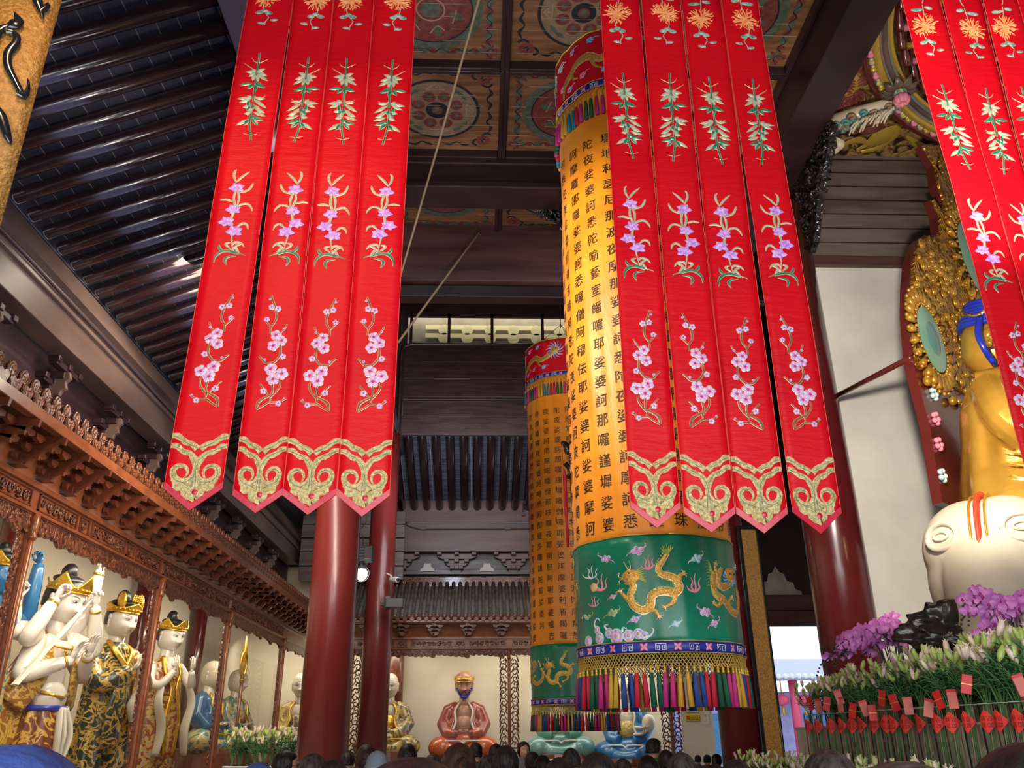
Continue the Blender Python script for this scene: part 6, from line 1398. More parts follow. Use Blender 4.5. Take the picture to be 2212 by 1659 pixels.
# ================================================================ GOLDEN STATUE, MANDORLA, ELEPHANT
PE = V((.78, .626, 0)); PN = V((.626, -.78, 0)); PO = P(1968, 800, Y=7.7)
def PL(px, py, off=0):
    d = ray(px, py); o = PO + PN * off; tt = (o - CAM).dot(PN) / d.dot(PN); q = CAM + d * tt - PO; return (q.dot(PE), q.z)
t = thing('mandorla', 'gilded carved flame mandorla with jade discs standing behind the golden statue', 'mandorla', PO)
def W3(a_, z_, h=0): return PE * a_ + V((0, 0, z_)) + PN * h
axis = PL(2150, 700)[0]
edge = [PL(*p) for p in ((2036, 1085), (2010, 930), (1990, 850), (1974, 790), (1968, 740), (1963, 680), (1963, 620), (1968, 560), (1978, 528), (1988, 516), (1994, 526), (2000, 508), (2006, 524), (2014, 510), (2020, 540), (2027, 560), (2020, 505), (2030, 535), (2024, 470), (2011, 431), (2024, 450), (2031, 462), (2036, 440), (2022, 400), (2016, 360), (2020, 322), (2030, 370), (2042, 410), (2052, 420))]
top = [(axis * .6 + .1, edge[-1][1] + .5), (axis * .8, edge[-1][1] + .8), (axis, edge[-1][1] + 1.15)]
full = edge + top + [(2 * axis - p[0], p[1]) for p in (edge + top[:-1])[::-1]]
def fan_plate(a, pts, h0, h1, zc=None):
    k = len(pts); c = (axis, 0)
    # strips towards the axis keep the concave flames clean
    for e in range(k):
        p, q = pts[e], pts[(e + 1) % k]; a.poly([W3(*p, h0), W3(*q, h0), W3(*q, h1), W3(*p, h1)])
    import mathutils.geometry as mg
    tri = mg.tessellate_polygon([[V((p[0], p[1], 0)) for p in pts]])
    for tr in tri:
        a.poly([W3(*pts[i], h1) for i in tr]); a.poly([W3(*pts[i], h0) for i in tr][::-1])
a = MB(); fan_plate(a, full, -.10, .0); a.build('plate', 'maroon_lacquer', t)
zlo = PL(2000, 850)[1]
inner = [(p[0] + .03 + .0, p[1]) for p in edge if p[1] > zlo]; inner = inner + [(p[0], p[1] - .05) for p in top] + [(2 * axis - p[0], p[1]) for p in (inner + [(p[0], p[1] - .05) for p in top[:-1]])[::-1]]
a = MB(); fan_plate(a, inner, .0, .03); a.build('gilded_face', 'gold_carved', t)
q_ = random.Random(11)
a = MB(); a.sm = True
for k in range(420):
    z_ = q_.uniform(zlo + .05, edge[7][1] + .5); lim = max(p[0] for p in [min(edge[:8], key=lambda p: abs(p[1] - z_))]) + .10; x_ = q_.uniform(lim, axis)
    if z_ > edge[8][1] and x_ < edge[-1][0] + .15: continue
    r = q_.uniform(.02, .05); a.sph(W3(x_, z_, .04), (r, r, r * 1.2), 6, 5)
    if k % 3 == 0: a.tube([W3(x_ + r * 1.6 * cos(w__), z_ + r * 1.6 * sin(w__), .05) for w__ in (0, .9, 1.8, 2.7, 3.6, 4.5)], .012, 5)
for k in range(16):      # raised flame tongues
    x_ = edge[-1][0] + .1 + k * .03; z_ = edge[12][1] + .25 * sin(k * 1.7) - .1 + k * .07
    a.tube([W3(x_ + .25, z_ - .45, .04), W3(x_ + .1, z_ - .2, .10), W3(x_ + .12, z_, .12), W3(x_ - .02, z_ + .32, .10)], [.06, .09, .06, .008], 8)
a.build('gilded_relief', 'gold_statue', t)
for (px, py, rx) in ((1997, 738, 0), (2090, 565, 0)):
    c = PL(px, py); rz_ = abs(PL(px, py - 58)[1] - c[1]); rx_ = rz_ * .80
    a = MB(); a.sm = True; mp = lambda u, v, h: W3(u, v, .07 + h); a.disc(c, rx_, mp, .03, 32, rz_); a.mi = 1; a.disc(c, rx_ * .6, mp, .05, 24, rz_ * .62); o = a.build('jade_disc', ['jade', 'robe_aqua'], t)
    a = MB(); a.sm = True
    for k in range(44): th = 2 * PI * k / 44; a.sph(W3(c[0] + rx_ * 1.1 * cos(th), c[1] + rz_ * 1.1 * sin(th), .08), .02, 6, 5)
    for k in range(26): th = 2 * PI * k / 26; a.tube([W3(c[0] + rx_ * 1.15 * cos(th), c[1] + rz_ * 1.15 * sin(th), .07), W3(c[0] + rx_ * 1.5 * cos(th), c[1] + rz_ * 1.55 * sin(th), .06)], [.03, .045], 6); a.sph(W3(c[0] + rx_ * 1.58 * cos(th), c[1] + rz_ * 1.62 * sin(th), .06), .025, 6, 5)
    a.build('bead_ring', 'gold_statue', o)
a = MB(); a.sm = True
for (px, py, m_) in ((2006, 800, 0), (2014, 852, 1), (2024, 960, 0), (2032, 1028, 1), (2018, 905, 0)):
    c = PL(px, py)
    for k in range(5): a.mi = m_; th = k * 1.256; a.sph(W3(c[0] + .05 * cos(th), c[1] + .05 * sin(th), .02), .03, 6, 5)
a.build('painted_flowers', ['em_pink', 'em_white'], t)
pr0, pr1 = P(1795, 862, Y=9.55), P(1968, 772, Y=7.75)
a = MB(); a.sm = True; a.tube([V((0, 0, 0)), pr1 - pr0], .032, 10); tag(a.build('brace_rod', 'maroon_lacquer', loc=pr0), 'thin maroon brace rod between the column and the edge of the gilded mandorla', 'rod')
# the statue itself
hp = P(2146, 742, Y=7.75); s = .36
t = thing('golden_statue', 'golden bodhisattva statue with blue hair seated before the flame mandorla', 'statue', hp, None, R(48))
H = Head(s, 1.0, .9); T = Matrix.Rotation(.25, 4, 'X')
a = MB(); a.sm = True; H.skull(a, T); a.tube([(0, .1 * s, -.55 * s), (0, .12 * s, -1.2 * s), (0, .15 * s, -1.7 * s)], [.45 * s, .46 * s, .8 * s], 20); o = a.build('head', 'gold_statue', t); H.features(o, T)
a = MB(); a.sm = True
for k in range(7): a.tube([T @ (V(((.80 - .02 * k) * sin(q), -.0 - (.90 - .02 * k) * cos(q), .42 + .11 * k)) * s) for q in [1.1 + j * .16 for j in range(26)]], .10 * s, 8)
a.sph(T @ V((0, .15 * s, .95 * s)), (.62 * s, .66 * s, .4 * s), 18, 12, T.to_3x3())
for e in (-1, 1):
    for k in range(4): a.tube(smooth2([tuple(T @ (V((e * (.80 + .03 * k), .18, .5)) * s)), tuple(T @ (V((e * (1.0 + .05 * k), .15, -.1)) * s)), tuple(T @ (V((e * (.95 + .05 * k), -.05, -.6)) * s)), tuple(T @ (V((e * (.8 - .08 * k), -.2, -.85)) * s))], 4), .09 * s, 7)
a.build('blue_hair', 'lapis', t)
crown(t, T, s, peaks=5, h=.95, z0=.40, m='gold_carved')
a = MB(); a.sm = True
for e in (-1, 1):
    c = V((e * .98 * s, -.05 * s, -.35 * s)); a.lathe([(.02 * s, .1 * s), (.14 * s, .05 * s), (.18 * s, -.05 * s), (.1 * s, -.14 * s)], c, 12)
    p0_, p1_ = c + V((0, -.08, -.10 * s)), c + V((e * .18 * s, -.42 * s, -2.3 * s)); a.tube([p0_, (p0_ + p1_) / 2 + V((0, -.08 * s, 0)), p1_], .17 * s, 4, flat=.35)
    for q in range(9): f = q / 8; a.sph(p0_ + (p1_ - p0_) * f + V((0, -.11 * s, 0)), .075 * s, 8, 6)
    for q in (-1, 0, 1): a.sph(p1_ + V((q * .13 * s, 0, -.08 * s)), .07 * s, 8, 6)
a.build('ear_pendants', 'gold_carved', t)
a = MB(); a.sm = True
robe(a, [(-5.6 * s, 3.0 * s, 2.2 * s, 0, -.2 * s), (-5.0 * s, 2.8 * s, 2.0 * s, 0, -.2 * s), (-4.2 * s, 2.3 * s, 1.7 * s, 0, 0), (-3.2 * s, 2.2 * s, 1.4 * s, 0, .05 * s), (-2.3 * s, 2.15 * s, 1.2 * s, 0, .1 * s), (-1.65 * s, 1.6 * s, .95 * s, 0, .12 * s), (-1.3 * s, .6 * s, .5 * s, 0, .12 * s)], 6, .03, 1.2, n=120, m=80)
for e in (-1, 1): arm(a, [V(p) * s for p in ((e * 1.6, .1, -1.95), (e * 2.2, -.2, -3.0), (e * 1.9, -1.0, -3.9), (e * .6, -1.9, -3.9))], .55 * s, .6 * s, .45 * s)
for k in range(9):       # sweeping folds from the shoulder to the lap
    for e in (-1, 1):
        z = -2.2 - .33 * k; a.tube(smooth2([(e * (2.3 + .05 * k) * s, .2 * s, z * s), (e * (2.0 + .03 * k) * s, -.95 * s, (z - .42) * s), (e * 1.0 * s, -(1.45 + .05 * k) * s, (z - .5) * s), (0, -(1.5 + .06 * k) * s, (z - .25) * s)], 5), [.02 * s, .09 * s, .09 * s, .03 * s], 7)
a.build('robe', 'gold_statue', t, remesh=.05 * s)
a = MB(); a.sm = True
for e in (-1, 1):
    for lv in range(2):
        def fr(i, j, e=e, lv=lv):
            th = (-.6 + 2.4 * i); r_ = (1.0 + .25 * j + .12 * j * sin(i * 24)) ; return (e * (.95 + 1.05 * r_ * sin(th) * .95) * s, (.1 - 1.25 * r_ * cos(th)) * s, (-1.45 - .85 * j - .25 * lv - .1 * sin(i * 24 + 1) * j) * s)
        a.grid(fr, 70, 8)
a.sph((0, 0, 0), .001, 4, 3); o = a.build('shoulder_cape', 'gold_statue', t); md = o.modifiers.new('s', 'SOLIDIFY'); md.thickness = .03
a = MB(); a.sm = True
for e in (-1, 1):
    def sl(i, j, e=e): return (e * (1.1 - .25 * j + .10 * sin(i * 18) * j) * s + e * .5 * s * (i - .5), (-1.95 - .18 * cos(i * 18) * j) * s, (-3.6 - 2.2 * j * (.6 + .4 * sin(i * 3.1))) * s)
    a.grid(sl, 50, 12)
o = a.build('sleeve_drape', 'gold_statue', t); md = o.modifiers.new('s', 'SOLIDIFY'); md.thickness = .03
a = MB(); a.sm = True
a.tube([(1.3 * s * sin(q), -1.3 * s * cos(q) * .8, -3.5 * s) for q in [k * .2 for k in range(32)]], .08 * s, 8); hand(a, (.6 * s, -1.5 * s, -3.9 * s), (-1, -.2, 0), (0, 0, 1), s, .5); hand(a, (-.6 * s, -1.5 * s, -3.9 * s), (1, -.2, 0), (0, 0, 1), s, .5, thumb=-1); a.build('hands', 'gold_statue', t)
# lotus seat
a = MB(); a.sm = True; a.T = Matrix.Translation((0, 0, -5.9 * s))
for lv in range(3):
    for k in range(18):
        an = 2 * PI * (k + .5 * lv) / 18; d1 = V((sin(an), -cos(an) * .8, 0)); c = d1 * (2.35 - .25 * lv) * s
        a.tube([c * .75 + V((0, 0, (-.35 - .2 * lv) * s)), c + V((0, 0, (-.25 - .28 * lv) * s)), c * 1.12 + V((0, 0, (.05 - .3 * lv) * s))], [.2 * s, .46 * s, .05 * s], 8, flat=.35)
a.sph((0, 0, -.1 * s), (2.2 * s, 1.8 * s, .5 * s), 24, 10); a.build('lotus_seat', 'gold_carved', t)
# white elephant
ce = P(2165, 1245, Y=7.25)
t = thing('elephant_statue', 'pale stone-coloured elephant statue under the golden statue, only its head in view', 'elephant statue', (ce.x, ce.y, ce.z), None, R(-42))
a = MB(); a.sm = True
a.sph((0, 0, -.05), (.60, .60, .72), 32, 22); a.sph((-.12, -.10, .22), (.46, .46, .46), 24, 16); a.sph((.12, -.10, .22), (.46, .46, .46), 24, 16)
a.sph((0, 1.05, -.6), (.72, 1.0, .75), 32, 20); a.tube(smooth2([(0, -.30, .0), (0, -.56, -.35), (0, -.66, -.95), (0, -.8, -1.5), (.0, -1.1, -1.7)], 6), [.42, .36, .26, .18, .12], 20)
for e in (-1, 1):
    for y in (.45, 1.6): a.tube([(e * .4, y, -.6), (e * .42, y, -1.0), (e * .42, y, -ce.z + 1.56)], [.30, .24, .26], 18)
a.build('body', 'elephant', t, remesh=.04)
for e in (-1, 1):
    a = MB(); a.sm = True
    def ear(i, j, e=e): th = 2 * PI * i; r_ = j; return (e * (.50 + .08 * r_ * r_), (.42 + .30 * r_ * cos(th)), (-.25 + .5 * r_ * sin(th) + .05 * r_ * sin(3 * th)))
    a.grid(ear, 40, 8, cu=True); a.tube([ear(i / 40, 1) for i in range(41)], .03, 8); o = a.build('ear', 'elephant', t); md = o.modifiers.new('s', 'SOLIDIFY'); md.thickness = .05
    a = MB(); a.sm = True
    def skin(d1, off=0):      # outermost point of the two head volumes along a direction
        o_ = V((0, -.05, .1)); best = 0
        for c_, r_ in ((V((0, 0, -.05)), (.60, .60, .72)), (V((e * .12, -.10, .22)), (.46, .46, .46))):
            q_ = o_ - c_; A_ = sum((d1[k] / r_[k]) ** 2 for k in range(3)); B_ = 2 * sum(d1[k] * q_[k] / r_[k] ** 2 for k in range(3)); C_ = sum((q_[k] / r_[k]) ** 2 for k in range(3)) - 1
            best = max(best, (-B_ + math.sqrt(max(0, B_ * B_ - 4 * A_ * C_))) / (2 * A_))
        return o_ + d1 * (best + off)
    d0 = V((e * .55, -.78, .38)).normalized(); s1 = d0.cross(V((0, 0, 1))).normalized(); u1_ = s1.cross(d0)
    a.tube([skin((d0 + s1 * .26 * cos(q) + u1_ * .20 * sin(q)).normalized(), .0) for q in [k * 2 * PI / 28 for k in range(29)]], .028, 8)
    a.tube([skin((d0 + s1 * .12 * cos(q) + u1_ * .06 * sin(q)).normalized(), .0) for q in [k * 2 * PI / 20 for k in range(21)]], .014, 7)
    a.build('eye', 'elephant', t)
    a = MB(); a.sm = True; a.tube(smooth2([(e * .28, -.5, -.5), (e * .36, -.85, -.85), (e * .36, -1.2, -.8)], 5), [.07, .06, .015], 10); a.build('tusk', 'silk_white', t)
a = MB(); a.sm = True
for off, w_, m_ in ((0, .05, 0), (-.062, .022, 1), (.062, .022, 1)): a.mi = m_; a.tube([(off, .15, .69), (off, -.10, .70), (off, -.30, .645), (off, -.45, .53), (off, -.55, .38), (off, -.61, .2), (off, -.66, .0), (off, -.70, -.2)], w_, 8, flat=.5, up=(1, 0, 0))
a.build('red_strap', ['sign_red', 'gilt'], t)
# ================================================================ ALTAR WITH FLOWERS
t = thing('altar_table', 'long tiered altar table with glass-fronted ledge under the flower vases', 'altar', (4.3, 7, 0))
a = MB(); a.T = Matrix.Translation(-t.location); a.bx(3.28, 3.75, 5.5, 10.8, 0, 1.37); a.bx(3.24, 3.77, 5.45, 10.85, 1.34, 1.40); a.bx(3.77, 6.2, 5.5, 9.1, 0, 1.55); a.bx(2.9, 3.24, 4.7, 10.8, 0, .9); a.build('table', 'shrine_dark', t, bevel=.01)
XA = 3.42
ZR = 1.88
def lily_mesh(seed, h=.42, n=13, green=.5):
    q = random.Random(seed); out = []
    a = MB(); a.sm = True; tips = []
    for k in range(n):
        an = q.uniform(0, 6.28); l = q.uniform(.55, 1.05) * h; sp = q.uniform(.03, .19); b = V((q.uniform(-.02, .02), q.uniform(-.02, .02), -.10)); m_ = V((cos(an) * sp * .3, sin(an) * sp * .3, l * .3)); e = V((cos(an) * sp, sin(an) * sp, l * .82))
        a.mi = 0; a.tube(smooth2([tuple(b), tuple(m_), tuple(e)], 4), .0035, 5)
        for j in range(5):
            f = j / 5; c = m_ + (e - m_) * f; a2 = q.uniform(0, 6.28); d1 = V((cos(a2), sin(a2), q.uniform(.0, .9))).normalized(); L = q.uniform(.07, .13); a.mi = 1; a.tube([c, c + d1 * L * .5, c + d1 * L + V((0, 0, -.02))], [.003, .014, .001], 5, flat=.25, up=(0, 0, 1))
        for j in range(q.choice((1, 2, 3))):
            a2 = q.uniform(0, 6.28); tips.append((e, V((cos(a2) * .5, sin(a2) * .5, 1)).normalized()))
    out.append((a, ['stem', 'lily_leaf'], 'stems_and_leaves'))
    for nm, mt in (('green_buds', 'bud_green'), ('pink_buds', 'bud_pink')):
        a = MB(); a.sm = True
        for i, (e, d1) in enumerate(tips):
            if (q.random() < green) == (nm == 'green_buds'):
                L = q.uniform(.075, .11); r = L * .19; c = e + d1 * .01
                a.tube([c, c + d1 * L * .3, c + d1 * L * .6, c + d1 * L * .9, c + d1 * L], [r * .35, r, r * 1.05, r * .6, r * .15], 8)
                if nm == 'pink_buds':
                    for w__ in range(3): a2 = w__ * 2.1 + i; s_ = d1.cross(V((0, 0, 1))).normalized(); u_ = s_ * cos(a2) + d1.cross(s_) * sin(a2); a.tube([c + d1 * L * .7, c + d1 * L * .95 + u_ * r * .9, c + d1 * L * 1.06 + u_ * r * 1.3], [r * .5, r * .35, r * .08], 5, flat=.4)
        out.append((a, [mt], nm))
    return out
protos = []
def bouquet(loc, label, group, k, sc_=1.0, kinds=4):
    kk = k % kinds
    if len(protos) <= kk:
        t = thing('lily_bouquet', label, 'bouquet', loc, group)
        for a, m, nm in lily_mesh(kk + 20): a.build(nm, m, t)
        protos.append((t, childmap())); t.scale = (sc_,) * 3; return t
    c = copy_tree(protos[kk][0], None, protos[kk][1]); c.location = loc; c['label'] = label; c['group'] = group; c.rotation_euler.z = k * 1.3; c.scale = (sc_,) * 3; return c
vx = [(1742, 1568), (1762, 1566), (1787, 1563), (1813, 1561), (1833, 1559), (1856, 1558), (1880, 1556), (1904, 1555), (1922, 1553), (1946, 1551), (1980, 1548), (2014, 1544), (2040, 1542), (2080, 1538), (2118, 1535), (2150, 1532), (2185, 1529), (2222, 1526)]
vl = lambda k: 'glass cylinder vase with red diamond label on the altar edge, %s from the left' % ow(k)
vlab = vl(0)
vproto = None
ys_ = []
for k, (px, py) in enumerate(vx):
    p = P(px, py, X=XA - .055); y = min(max(p.y, 5.4), 10.9); ys_.append(y)
ys_ = [10.45 - (10.45 - 5.75) * ((k / 17) ** .92) if False else y for k, y in enumerate(ys_)]
g_lab = 'glass vases along the altar edge'
for k, y in enumerate(ys_):
    if vproto is None:
        t = thing('glass_vase', vlab, 'vase', (XA, y, 1.40), g_lab)
        a = MB(); a.sm = True; a.lathe([(.062, 0), (.062, .47)], n=24, cap=False); a.build('glass_wall', 'clear_glass', t)
        a = MB(); a.sm = True; a.lathe([(.064, 0), (.064, .02)], n=24); a.tube([(.063 * cos(q * PI / 12), .063 * sin(q * PI / 12), .47) for q in range(25)], .0025, 5); a.build('base_and_rim', 'silk_white', t)
        a = MB(); a.sm = True; q_ = random.Random(1)
        for i in range(11): an = q_.uniform(0, 6.28); r = q_.uniform(.01, .05); a.mi = i % 2; a.tube([(r * cos(an), r * sin(an), .01), (r * .6 * cos(an + .6), r * .6 * sin(an + .6), .46)], .0035, 5)
        a.build('stems_in_water', ['stem', 'rope'], t)
        a = MB(); w_ = .075
        def dm(u, v, h=0): th = u / .064; return (-.064 * cos(th) - h * cos(th), -.064 * sin(th), .36 + v)
        gp = [[(-w_ + 2 * w_ * i / 6 if 0 else 0, 0) for i in range(2)]]
        n = 8
        for i in range(-n, n):
            for j in range(-n, n):
                q4 = [(i, j), (i + 1, j), (i + 1, j + 1), (i, j + 1)]
                a.poly([dm((p_[0] + p_[1]) * w_ / (2 * n), (p_[0] - p_[1]) * w_ / (2 * n), .002) for p_ in q4])
        lb_ = a.build('diamond_label', 'paper_red', t)
        a = MB()
        for (ch, u, v) in (('吉', -.022, .018), ('祥', .022, .018), ('如', -.022, -.022), ('意', .022, -.022)): put_text(a, ch, lambda u_, v_, h_: dm(-u_, v_, .003), -u if 0 else u, v, .036)
        a.build('label_writing', 'ink', lb_)
        t.rotation_euler.z = R(28); vproto = (t, childmap())
    else: c = copy_tree(vproto[0], None, vproto[1]); c.location = (XA, y, 1.40); c['label'] = vl(k); c.rotation_euler.z = R(28 + 9 * ((k * 7) % 5 - 2))
    bouquet((XA, y, ZR - .02), 'bunch of pink and green lily buds in the %s glass vase from the left' % ow(k), 'lilies in the altar edge vases', k, .78 + .02 * k)
yy_ = []
for k in range(13):
    y = 5.6 + k * .30
    bouquet((XA + .22, y, ZR - .08), 'lily bunch of the second altar row, %s from the right' % ow(k), 'lilies in the second altar row', k + 1, 1.0)
for k in range(9):
    y = 5.5 + k * .26
    bouquet((XA + .50, y, ZR + .08), 'tall lily bunch at the back of the altar, %s from the right' % ow(k), 'lilies in the back altar row', k + 2, 1.0)
for k in range(20):
    y = 4.95 + k * .29
    bouquet((3.06, y, 1.17), 'low lily bunch on the step below the glass vases, %s from the right' % ow(k), 'lilies on the low altar step', k + 3, .80)
def trough(label, x0, x1, y0, y1, z0, z1):
    a = MB(); a.bx(x0, x1, y0, y1, z0, z1); a.bx(x0 - .01, x1 + .01, y0 - .01, y1 + .01, z1 - .02, z1); tag(a.build('flower_trough', 'zinc', bevel=.006), label, 'trough')
trough('long pale metal flower trough right behind the glass vases', XA + .13, XA + .32, 5.5, 10.0, 1.40, ZR - .12)
trough('long pale metal flower trough of the back lily row', XA + .40, XA + .62, 5.4, 7.8, 1.55, ZR + .02)
trough('low pale metal flower trough on the step below the glass vases', 2.96, 3.16, 4.8, 10.7, .90, 1.12)
q0, q1 = P(495, 1650, Y=13.2), P(645, 1650, Y=13.2); trough('low pale metal flower trough before the left shrine', q0.x, q1.x, 12.9, 13.45, 0, 1.34)
# low green buds before the left shrine
for k in range(9):
    p = P(500 + 17 * k, 1650, Y=13 + .15 * (k % 3)); bouquet((p.x, p.y, 1.40), 'clump of green and pink lily buds before the left shrine, %s from the left' % ow(k), 'green lily clumps by the left shrine', k * 4 + 0, 1.0)
# red gift envelopes tucked among the lilies
env = [(1750, 1520, 0), (1768, 1525, 1), (1786, 1520, 0), (1815, 1522, 1), (1842, 1535, 0), (1812, 1506, 1), (1868, 1530, 1), (1885, 1540, 0), (1932, 1518, 0), (1962, 1525, 1), (1905, 1508, 0), (2006, 1530, 1), (2028, 1512, 0), (2058, 1510, 1), (2088, 1478, 0), (2205, 1480, 1)]
env.sort()
ev = None
for k, (px, py, c_) in enumerate(env):
    p = P(px, py, X=XA - .16)
    t = thing('gift_envelope', ('red gift envelope with gold band among the altar lilies, %s envelope from the left' if c_ == 0 else 'pale pink envelope with red top among the altar lilies, %s envelope from the left') % ow(k), 'envelope', p, 'gift envelopes among the lilies', -.7 + .35 * ((k * 5) % 4 - 1.5))
    a = MB(); Mx = Matrix.Rotation(.25 * ((k % 3) - 1), 3, 'Y'); a.box((0, 0, 0), (.065, .012, .125), Mx); a.build('card', 'card_red' if c_ == 0 else 'card_pink', t, bevel=.003)
    a = MB()
    if c_ == 0: a.box((0, -.001, 0), (.068, .016, .006), Mx)
    else: a.box(Mx @ V((0, -.001, .054)), (.067, .015, .018), Mx)
    a.build('band', 'gold_braid' if c_ == 0 else 'card_red', t)
# orchids
def orchid(label, base, sprays, nb, h, seed, spread, lean):
    t = thing('potted_orchid', label, 'orchid', base); q = random.Random(seed)
    a = MB(); a.sm = True; a.lathe([(.09, 0), (.13, .16), (.14, .18), (.12, .17)], n=16); a.build('pot', 'silk_white', t)
    a = MB(); a.sm = True
    for k in range(8): an = k * .8; d1 = V((cos(an), sin(an), .35)); a.tube([V((0, 0, .17)), V((0, 0, .2)) + d1 * .14, V((0, 0, .17)) + d1 * .26], [.02, .05, .006], 8, flat=.2, up=(0, 0, 1))
    a.build('leaves', 'lily_leaf', t)
    bl = None
    st = MB(); st.sm = True
    for s_ in range(sprays):
        f = s_ / max(1, sprays - 1) - .5; top = V((f * spread * .5 + lean * .1, q.uniform(-.08, .08), h * q.uniform(.9, 1.05))); end = top + V((lean * (.40 + .25 * q.random()), q.uniform(-.12, .12), -q.uniform(.05, .28) * h))
        pts = smooth2([(0, 0, .15), (top.x * .5, top.y * .5, h * .6), tuple(top), tuple((top + end) / 2 + V((0, 0, .05))), tuple(end)], 5); st.tube(pts, .006, 6)
        for i in range(nb):
            u = .50 + .45 * i / nb; p = V(pts[int(u * (len(pts) - 1))]) + V((q.uniform(-.03, .03), q.uniform(-.05, .03), q.uniform(-.03, .03)))
            if bl is None:
                a = MB(); a.sm = True; mp = lambda u_, v_, h_: (u_, -h_ * 1.0 - .012 * (1 - (u_ * u_ + v_ * v_) / .0016), v_)
                r = .046; a.mi = 0
                for an, rx, ry, L in ((PI / 2, .020, .018, .028), (PI / 2 + 2.3, .016, .014, .028), (PI / 2 - 2.3, .016, .014, .028)): a.disc((L * cos(an), L * sin(an)), rx, mp, .002, 10, ry)
                for e in (-1, 1): a.disc((e * .029, .004), .028, mp, .005, 12, .024)
                a.mi = 1; a.sph((0, -.012, -.010), (.009, .010, .012), 8, 6); a.tube([(0, -.01, -.012), (0, -.022, -.024)], [.008, .003], 5)
                bl = a.build('blossom', ['phalaenopsis', 'orchid_lip'], t); o = bl
            else: o = bl.copy(); col.objects.link(o)
            o.location = p; o.rotation_euler = (q.uniform(-.4, .4), q.uniform(-.5, .5), q.uniform(-1.2, .6)); sc_ = q.uniform(.95, 1.3); o.scale = (sc_,) * 3
        for i in range(4): e = V(pts[-1]) + V((lean * .02 * i, 0, -.03 * i)); st.sph(e, .010, 6, 5)
    st.build('flower_stems', 'rock_black', t)
    for k, (dx, m_) in enumerate(((-.02, 'card_red'), (-.16, 'card_pink'))): a = MB(); a.box((dx + lean * .2, -.2, .30), (.10, .012, .16), Matrix.Rotation(.35 + .2 * k, 3, 'Y')); a.build('gift_card', m_, t)
    return t
b1 = P(1945, 1530, Y=7.9); orchid('purple moth orchid with long arching sprays leaning left, before the dark column', (b1.x + .06, b1.y, b1.z - .35), 11, 9, 1.0, 4, .5, -.85)
b2 = P(2225, 1488, Y=6.2); orchid('large purple moth orchid at the right edge in front of the elephant', (b2.x + .04, b2.y, b2.z - .35), 9, 10, .95, 8, .75, -.40)
b3 = P(1975, 1465, Y=8.3); orchid('small purple moth orchid showing just left of the black rock', (b3.x - .03, b3.y, b3.z - .3), 3, 6, .8, 12, .2, -.35)
for q_, (lo_, lb_) in enumerate(((b1, 'orchid_stand'), (b2, 'orchid_stand'), (b3, 'orchid_stand'))):
    zz = lo_.z - (.35 if q_ < 2 else .3); a = MB(); a.bx(-.16, .16, -.16, .16, 1.56, max(zz - .01, 1.6)); o = a.build('orchid_stand', 'shrine_dark', None, (lo_.x + (.06, .04, -.03)[q_], lo_.y, 0), bevel=.01)
    tag(o, ('square dark stand under the orchid that leans toward the column', 'square dark stand under the right-edge orchid', 'square dark stand under the small orchid by the rock')[q_], 'stand')
# black scholar rock
c = P(2108, 1384, Y=7.0)
a = MB(); a.sm = True
def rk(i, j):
    th, ph = 2 * PI * i, PI * (.02 + .96 * j); d1 = V((sin(ph) * cos(th), sin(ph) * sin(th), cos(ph))); n1 = MN.noise(d1 * 1.7 + V((3, 1, 5))) * .35 + MN.noise(d1 * 4 + V((1, 2, 3))) * .22 + MN.noise(d1 * 9) * .08
    r = 1 + n1; x = d1.x * .52 * r * (1.0 + .15 * (d1.z > 0)); z = d1.z * .32 * r
    hole = math.exp(-((x - .16) / .09) ** 2 - ((z + .02) / .07) ** 2); y = d1.y * .26 * r; y += .22 * hole * (1 if y < 0 else 0)
    return (x, y, z)
b_ = a.grid(rk, 96, 64, cu=True); a.af([r[0] for r in b_][::-1]); a.af([r[-1] for r in b_]); a.tube([(-.1, .05, -.2), (-.05, .08, -.4), (.02, .08, -.9)], [.16, .10, .14], 14)
tag(a.build('scholar_rock', 'rock_black', None, c), 'gnarled black rock between the two purple orchids', 'rock')
a = MB(); a.bx(c.x - .3, c.x + .3, 6.8, 7.2, 1.555, max(1.6, c.z - .5)); tag(a.build('rock_stand', 'shrine_dark', bevel=.01), 'dark wooden stand below the black rock', 'stand')
# ================================================================ COUPLET BOARDS
t = thing('couplet_board', 'gold board with big black brush strokes at the upper left corner', 'plaque', P(60, 100, Y=3.42))
t.location = (-2.62, 3.42, 4.9)
a = MB(); a.sm = True
def pb(i, j): u = -.28 + .56 * i; return (u, .10 * (u / .28) ** 2 - .0, -1.2 + 2.9 * j)
a.grid(pb, 12, 2); o = a.build('board', 'plaque_gold', t); md = o.modifiers.new('s', 'SOLIDIFY'); md.thickness = .04; md.offset = 0
def cp(pts):
    out = []
    for x, y in pts: w_ = P(x, y, Y=3.42); out.append((w_.x + 2.62, w_.z - 4.9))
    return out
mp = lambda u, v, h=0: (u, .10 * (u / .28) ** 2 - .044 - h * 1.6, v)
a = MB(); a.sm = True
for pts, wd in (([(72, -30), (80, 0), (88, 30)], [.03, .045, .004]), ([(84, 18), (94, 5), (100, -2)], [.012, .03, .01]),
                ([(38, 36), (44, 50), (36, 58), (24, 66), (10, 74), (-8, 90)], [.008, .045, .06, .028, .04, .04]), ([(22, 76), (36, 78), (38, 92), (22, 118), (20, 145), (30, 170), (40, 192)], [.04, .03, .035, .038, .036, .03, .03]), ([(34, 196), (44, 196), (52, 180), (55, 162)], [.03, .03, .016, .003]),
                ([(-20, 230), (0, 248), (10, 285), (14, 302)], [.05, .05, .035, .008]), ([(-10, 120), (0, 100), (8, 84)], [.02, .03, .02])):
    a.stroke(cp(pts), wd, mp, .016, 6)
